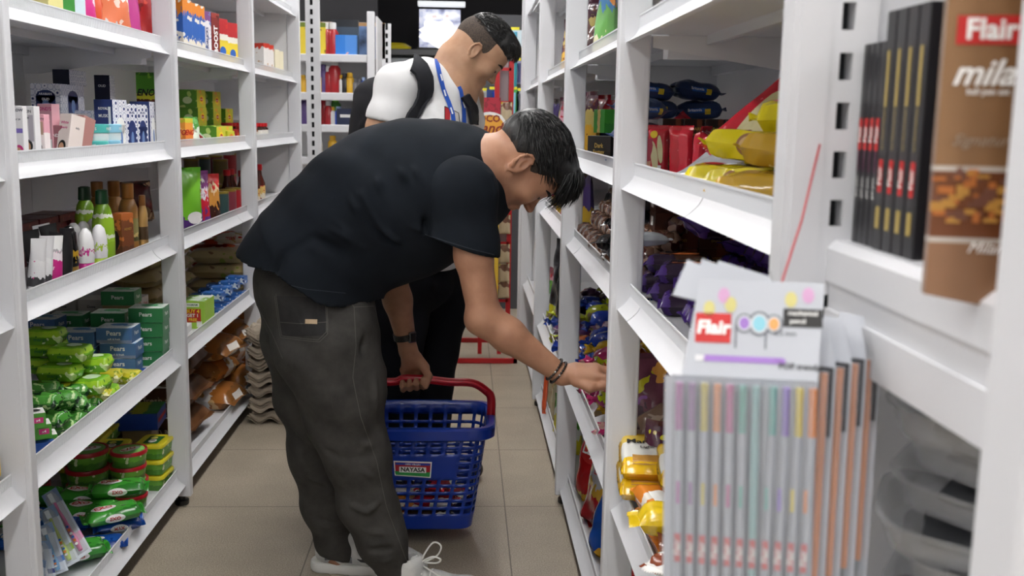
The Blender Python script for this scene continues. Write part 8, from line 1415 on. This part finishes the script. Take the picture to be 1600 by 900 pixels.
# white t-shirt
P = [('c', W(655, 420, YB), W(662, 300, YB), .135, .140, 1.35, .06), ('c', W(662, 300, YB), W(676, 190, YB), .140, .128, 1.45, .06), ('c', W(676, 190, YB), W(682, 155, YB), .118, .085, 1.9, .05), ('c', W(690, 140, YB), W(655, 128, YB - .12), .060, .062, 1, .04), ('c', W(664, 128, YB - .02), W(694, 150, YB - .04), .078, .070, 1.3, .05), ('c', W(655, 128, YB - .12), W(622, 135, YB - .18), .068, .066, 1, .04), ('c', W(622, 135, YB - .18), W(608, 182, YB - .205), .070, .066, 1, .03), ('c', W(608, 182, YB - .205), W(604, 200, YB - .21), .066, .066, 1, .02), ('c', W(722, 150, YB + .15), W(732, 190, YB + .19), .062, .06, 1, .04)]
sA2, sB2 = W(576, 184, YB - .2), W(640, 196, YB - .2); d2 = sB2 - sA2; n2 = np.array([-d2[2], 0, d2[0]]); n2 /= np.linalg.norm(n2); n2 = n2 if n2[2] < 0 else -n2; xs = W(636, 190, YB - .2)[0]; zh = W(655, 415, YB)[2]
V, F = grow(P, .0055, lambda X, Y, Z: np.maximum(np.where((X < xs) & (Y < YB - .13), (X - sA2[0]) * n2[0] + (Z - sA2[2]) * n2[2], -1), zh - Z)); N = vnorm(V, F); w = lambda *pp: [W(x, y, YB - .22) for x, y in pp]
V = folds(V, N, [(w((600, 120), (590, 150), (585, 180)), .010, .004), (w((615, 125), (612, 155), (610, 185)), .010, -.005), (w((628, 130), (630, 160), (636, 185)), .010, .005), (w((700, 150), (705, 165), (720, 175)), .008, .004), (w((668, 160), (680, 175), (690, 195)), .01, .005), (w((655, 170), (668, 190)), .01, -.004)], nz=[((30, 11, 25), .0014, 0)]); V = relax(V, F, 1, .4); tB = adopt(Bm, skin_obj('t_shirt', V, F, TEEW)); bvW = bvh_of(np.concatenate([V, VB0]), np.concatenate([F, FB0 + len(V)]))
m = MB(); patch_px(m, bvW, [(694, 167), (703, 170), (702, 192), (694, 192)], .003, 0, 4); patch_px(m, bvW, [(703, 172), (716, 178), (716, 192), (703, 192)], .003, 1, 4); ribbon(m, bvW, [(694, 167), (715, 177), (717, 192)], 1.2, .004, 2); ribbon(m, bvW, [(694, 167), (694, 192)], 1.2, .004, 2); adopt(tB, m.build('chest_print', [mat('print_red', '#a8202a'), mat('print_grey', '#c9c4c0'), INKK], fix=False))
# black trousers
P = [('c', W(655, 395, YB), W(653, 430, YB), .128, .130, 1.25, .05)]
for y_, st2 in ((-.08, [(622, 430, 62), (618, 500, 50), (614, 600, 42), (610, 700, 36), (608, 758, 32)]), (.09, [(684, 425, 62), (684, 480, 50), (672, 560, 42), (668, 640, 38), (664, 752, 33)])): P += cone_chain([(a, b, c, YB + y_) for a, b, c in st2], .02)
V, F = grow(P, .006, lambda X, Y, Z: np.maximum(.085 - Z, Z - W(655, 388, YB)[2])); N = vnorm(V, F); w = lambda *pp: [W(x, y, YB - .15) for x, y in pp]
V = folds(V, N, [(w((600, 450), (630, 470)), .012, .006), (w((660, 430), (700, 470)), .012, .006), (w((650, 500), (700, 520)), .012, .005), (w((595, 540), (635, 560)), .012, .005)], nz=[((14, 8, 36), .0022, 0)]); adopt(Bm, skin_obj('trousers', V, F, TRB))
for y_, x_, lab in ((-.08, 606, 'dark shoe of the standing man behind the basket, near foot'), (.09, 662, 'dark shoe of the standing man behind the basket, far foot')):
    c = W(x_, 770, YB + y_); V, F = grow([('c', np.array([c[0] - .03, c[1], .045]), np.array([c[0] + .06, c[1], .045]), .042, .04, 1, .02), ('c', np.array([c[0] + .06, c[1], .04]), np.array([c[0] + .18, c[1], .036]), .04, .034, 1.1, .02)], .005, lambda X, Y, Z: .004 - Z); o = skin_obj('dark_shoe', V, F, mat('shoe_dark', '#1a1a1c', rough=.5)); tag(o, lab, 'shoe', 'dark shoes of the standing man')
# lanyard
m = MB(); ribbon(m, bvW, [(680, 86), (682, 100), (686, 118), (692, 140), (700, 160), (706, 178), (708, 194)], 6.5, .004, 0); ribbon(m, bvW, [(716, 136), (719, 142), (723, 165), (724, 194)], 6, .004, 0)
ly = empty('lanyard', (0, 0, 0)); tag(ly, 'blue lanyard around the neck of the man in white', 'lanyard'); b_ = adopt(ly, m.build('ribbon', mat('lanyard_blue', '#1c4fb0', rough=.6), fix=False)); m = MB()
for (x, y), t in (((694, 146), 'OPPO'), ((688, 122), 'UNI'), ((704, 174), 'UNI'), ((723, 164), 'OPPO')):
    h = hit(bvW, x, y, .006)
    if h is not None: ribbon(m, bvW, [(x - 1.6, y - 5), (x + 1.4, y + 5)], 2.2, .006, 0, step=2)
adopt(b_, m.build('lanyard_print', INKW, fix=False))
# backpack and straps
bp_ = empty('backpack', (0, 0, 0)); tag(bp_, 'black backpack on the back of the man in white', 'backpack'); P = [('c', W(592, 160, YB + .02), W(585, 300, YB + .02), .085, .10, 1.5, .03), ('c', W(600, 170, YB + .02), W(600, 310, YB + .02), .09, .10, 1.5, .03), ('c', W(572, 210, YB + .02), W(570, 300, YB + .02), .05, .06, 1.7, .03)]
BPM = fabric('pack_black', '#121215', '#1f1f24', rough=.8); V, F = grow(P, .006); V = folds(V, vnorm(V, F), [([W(560, 200, YB - .1), W(590, 175, YB - .1)], .01, .008), ([W(562, 215, YB - .1), W(585, 205, YB - .1)], .008, -.006)], nz=[((30, 20, 40), .002, 0)]); adopt(bp_, skin_obj('pack_body', V, F, BPM))
m = MB(); ribbon(m, bvW, [(622, 103), (634, 100), (646, 104), (655, 112), (661, 125), (662, 140), (659, 155), (652, 170), (644, 182), (640, 192)], 24, .009, 0); ribbon(m, bvW, [(722, 150), (732, 165), (737, 194)], 13, .009, 0); sp_ = adopt(bp_, m.build('shoulder_strap', fabric('strap_grey', '#1c1d21', '#2c2d32', rough=.75), fix=False)); so = sp_.modifiers.new('s', 'SOLIDIFY'); so.thickness = .010; so.offset = -1
m = MB(); ribbon(m, bvW, [(637, 178), (652, 184)], 9, .014, 0); ribbon(m, bvW, [(636, 184), (650, 190)], 4, .016, 0); adopt(bp_, m.build('strap_buckle', BLACKP, fix=False)); m = MB(); ribbon(m, bvW, [(651, 112), (656, 130), (652, 150), (640, 172)], 1.2, .0105, 0); adopt(bp_, m.build('strap_piping', mat('piping_grey', '#55565c'), fix=False))
drop_unused()
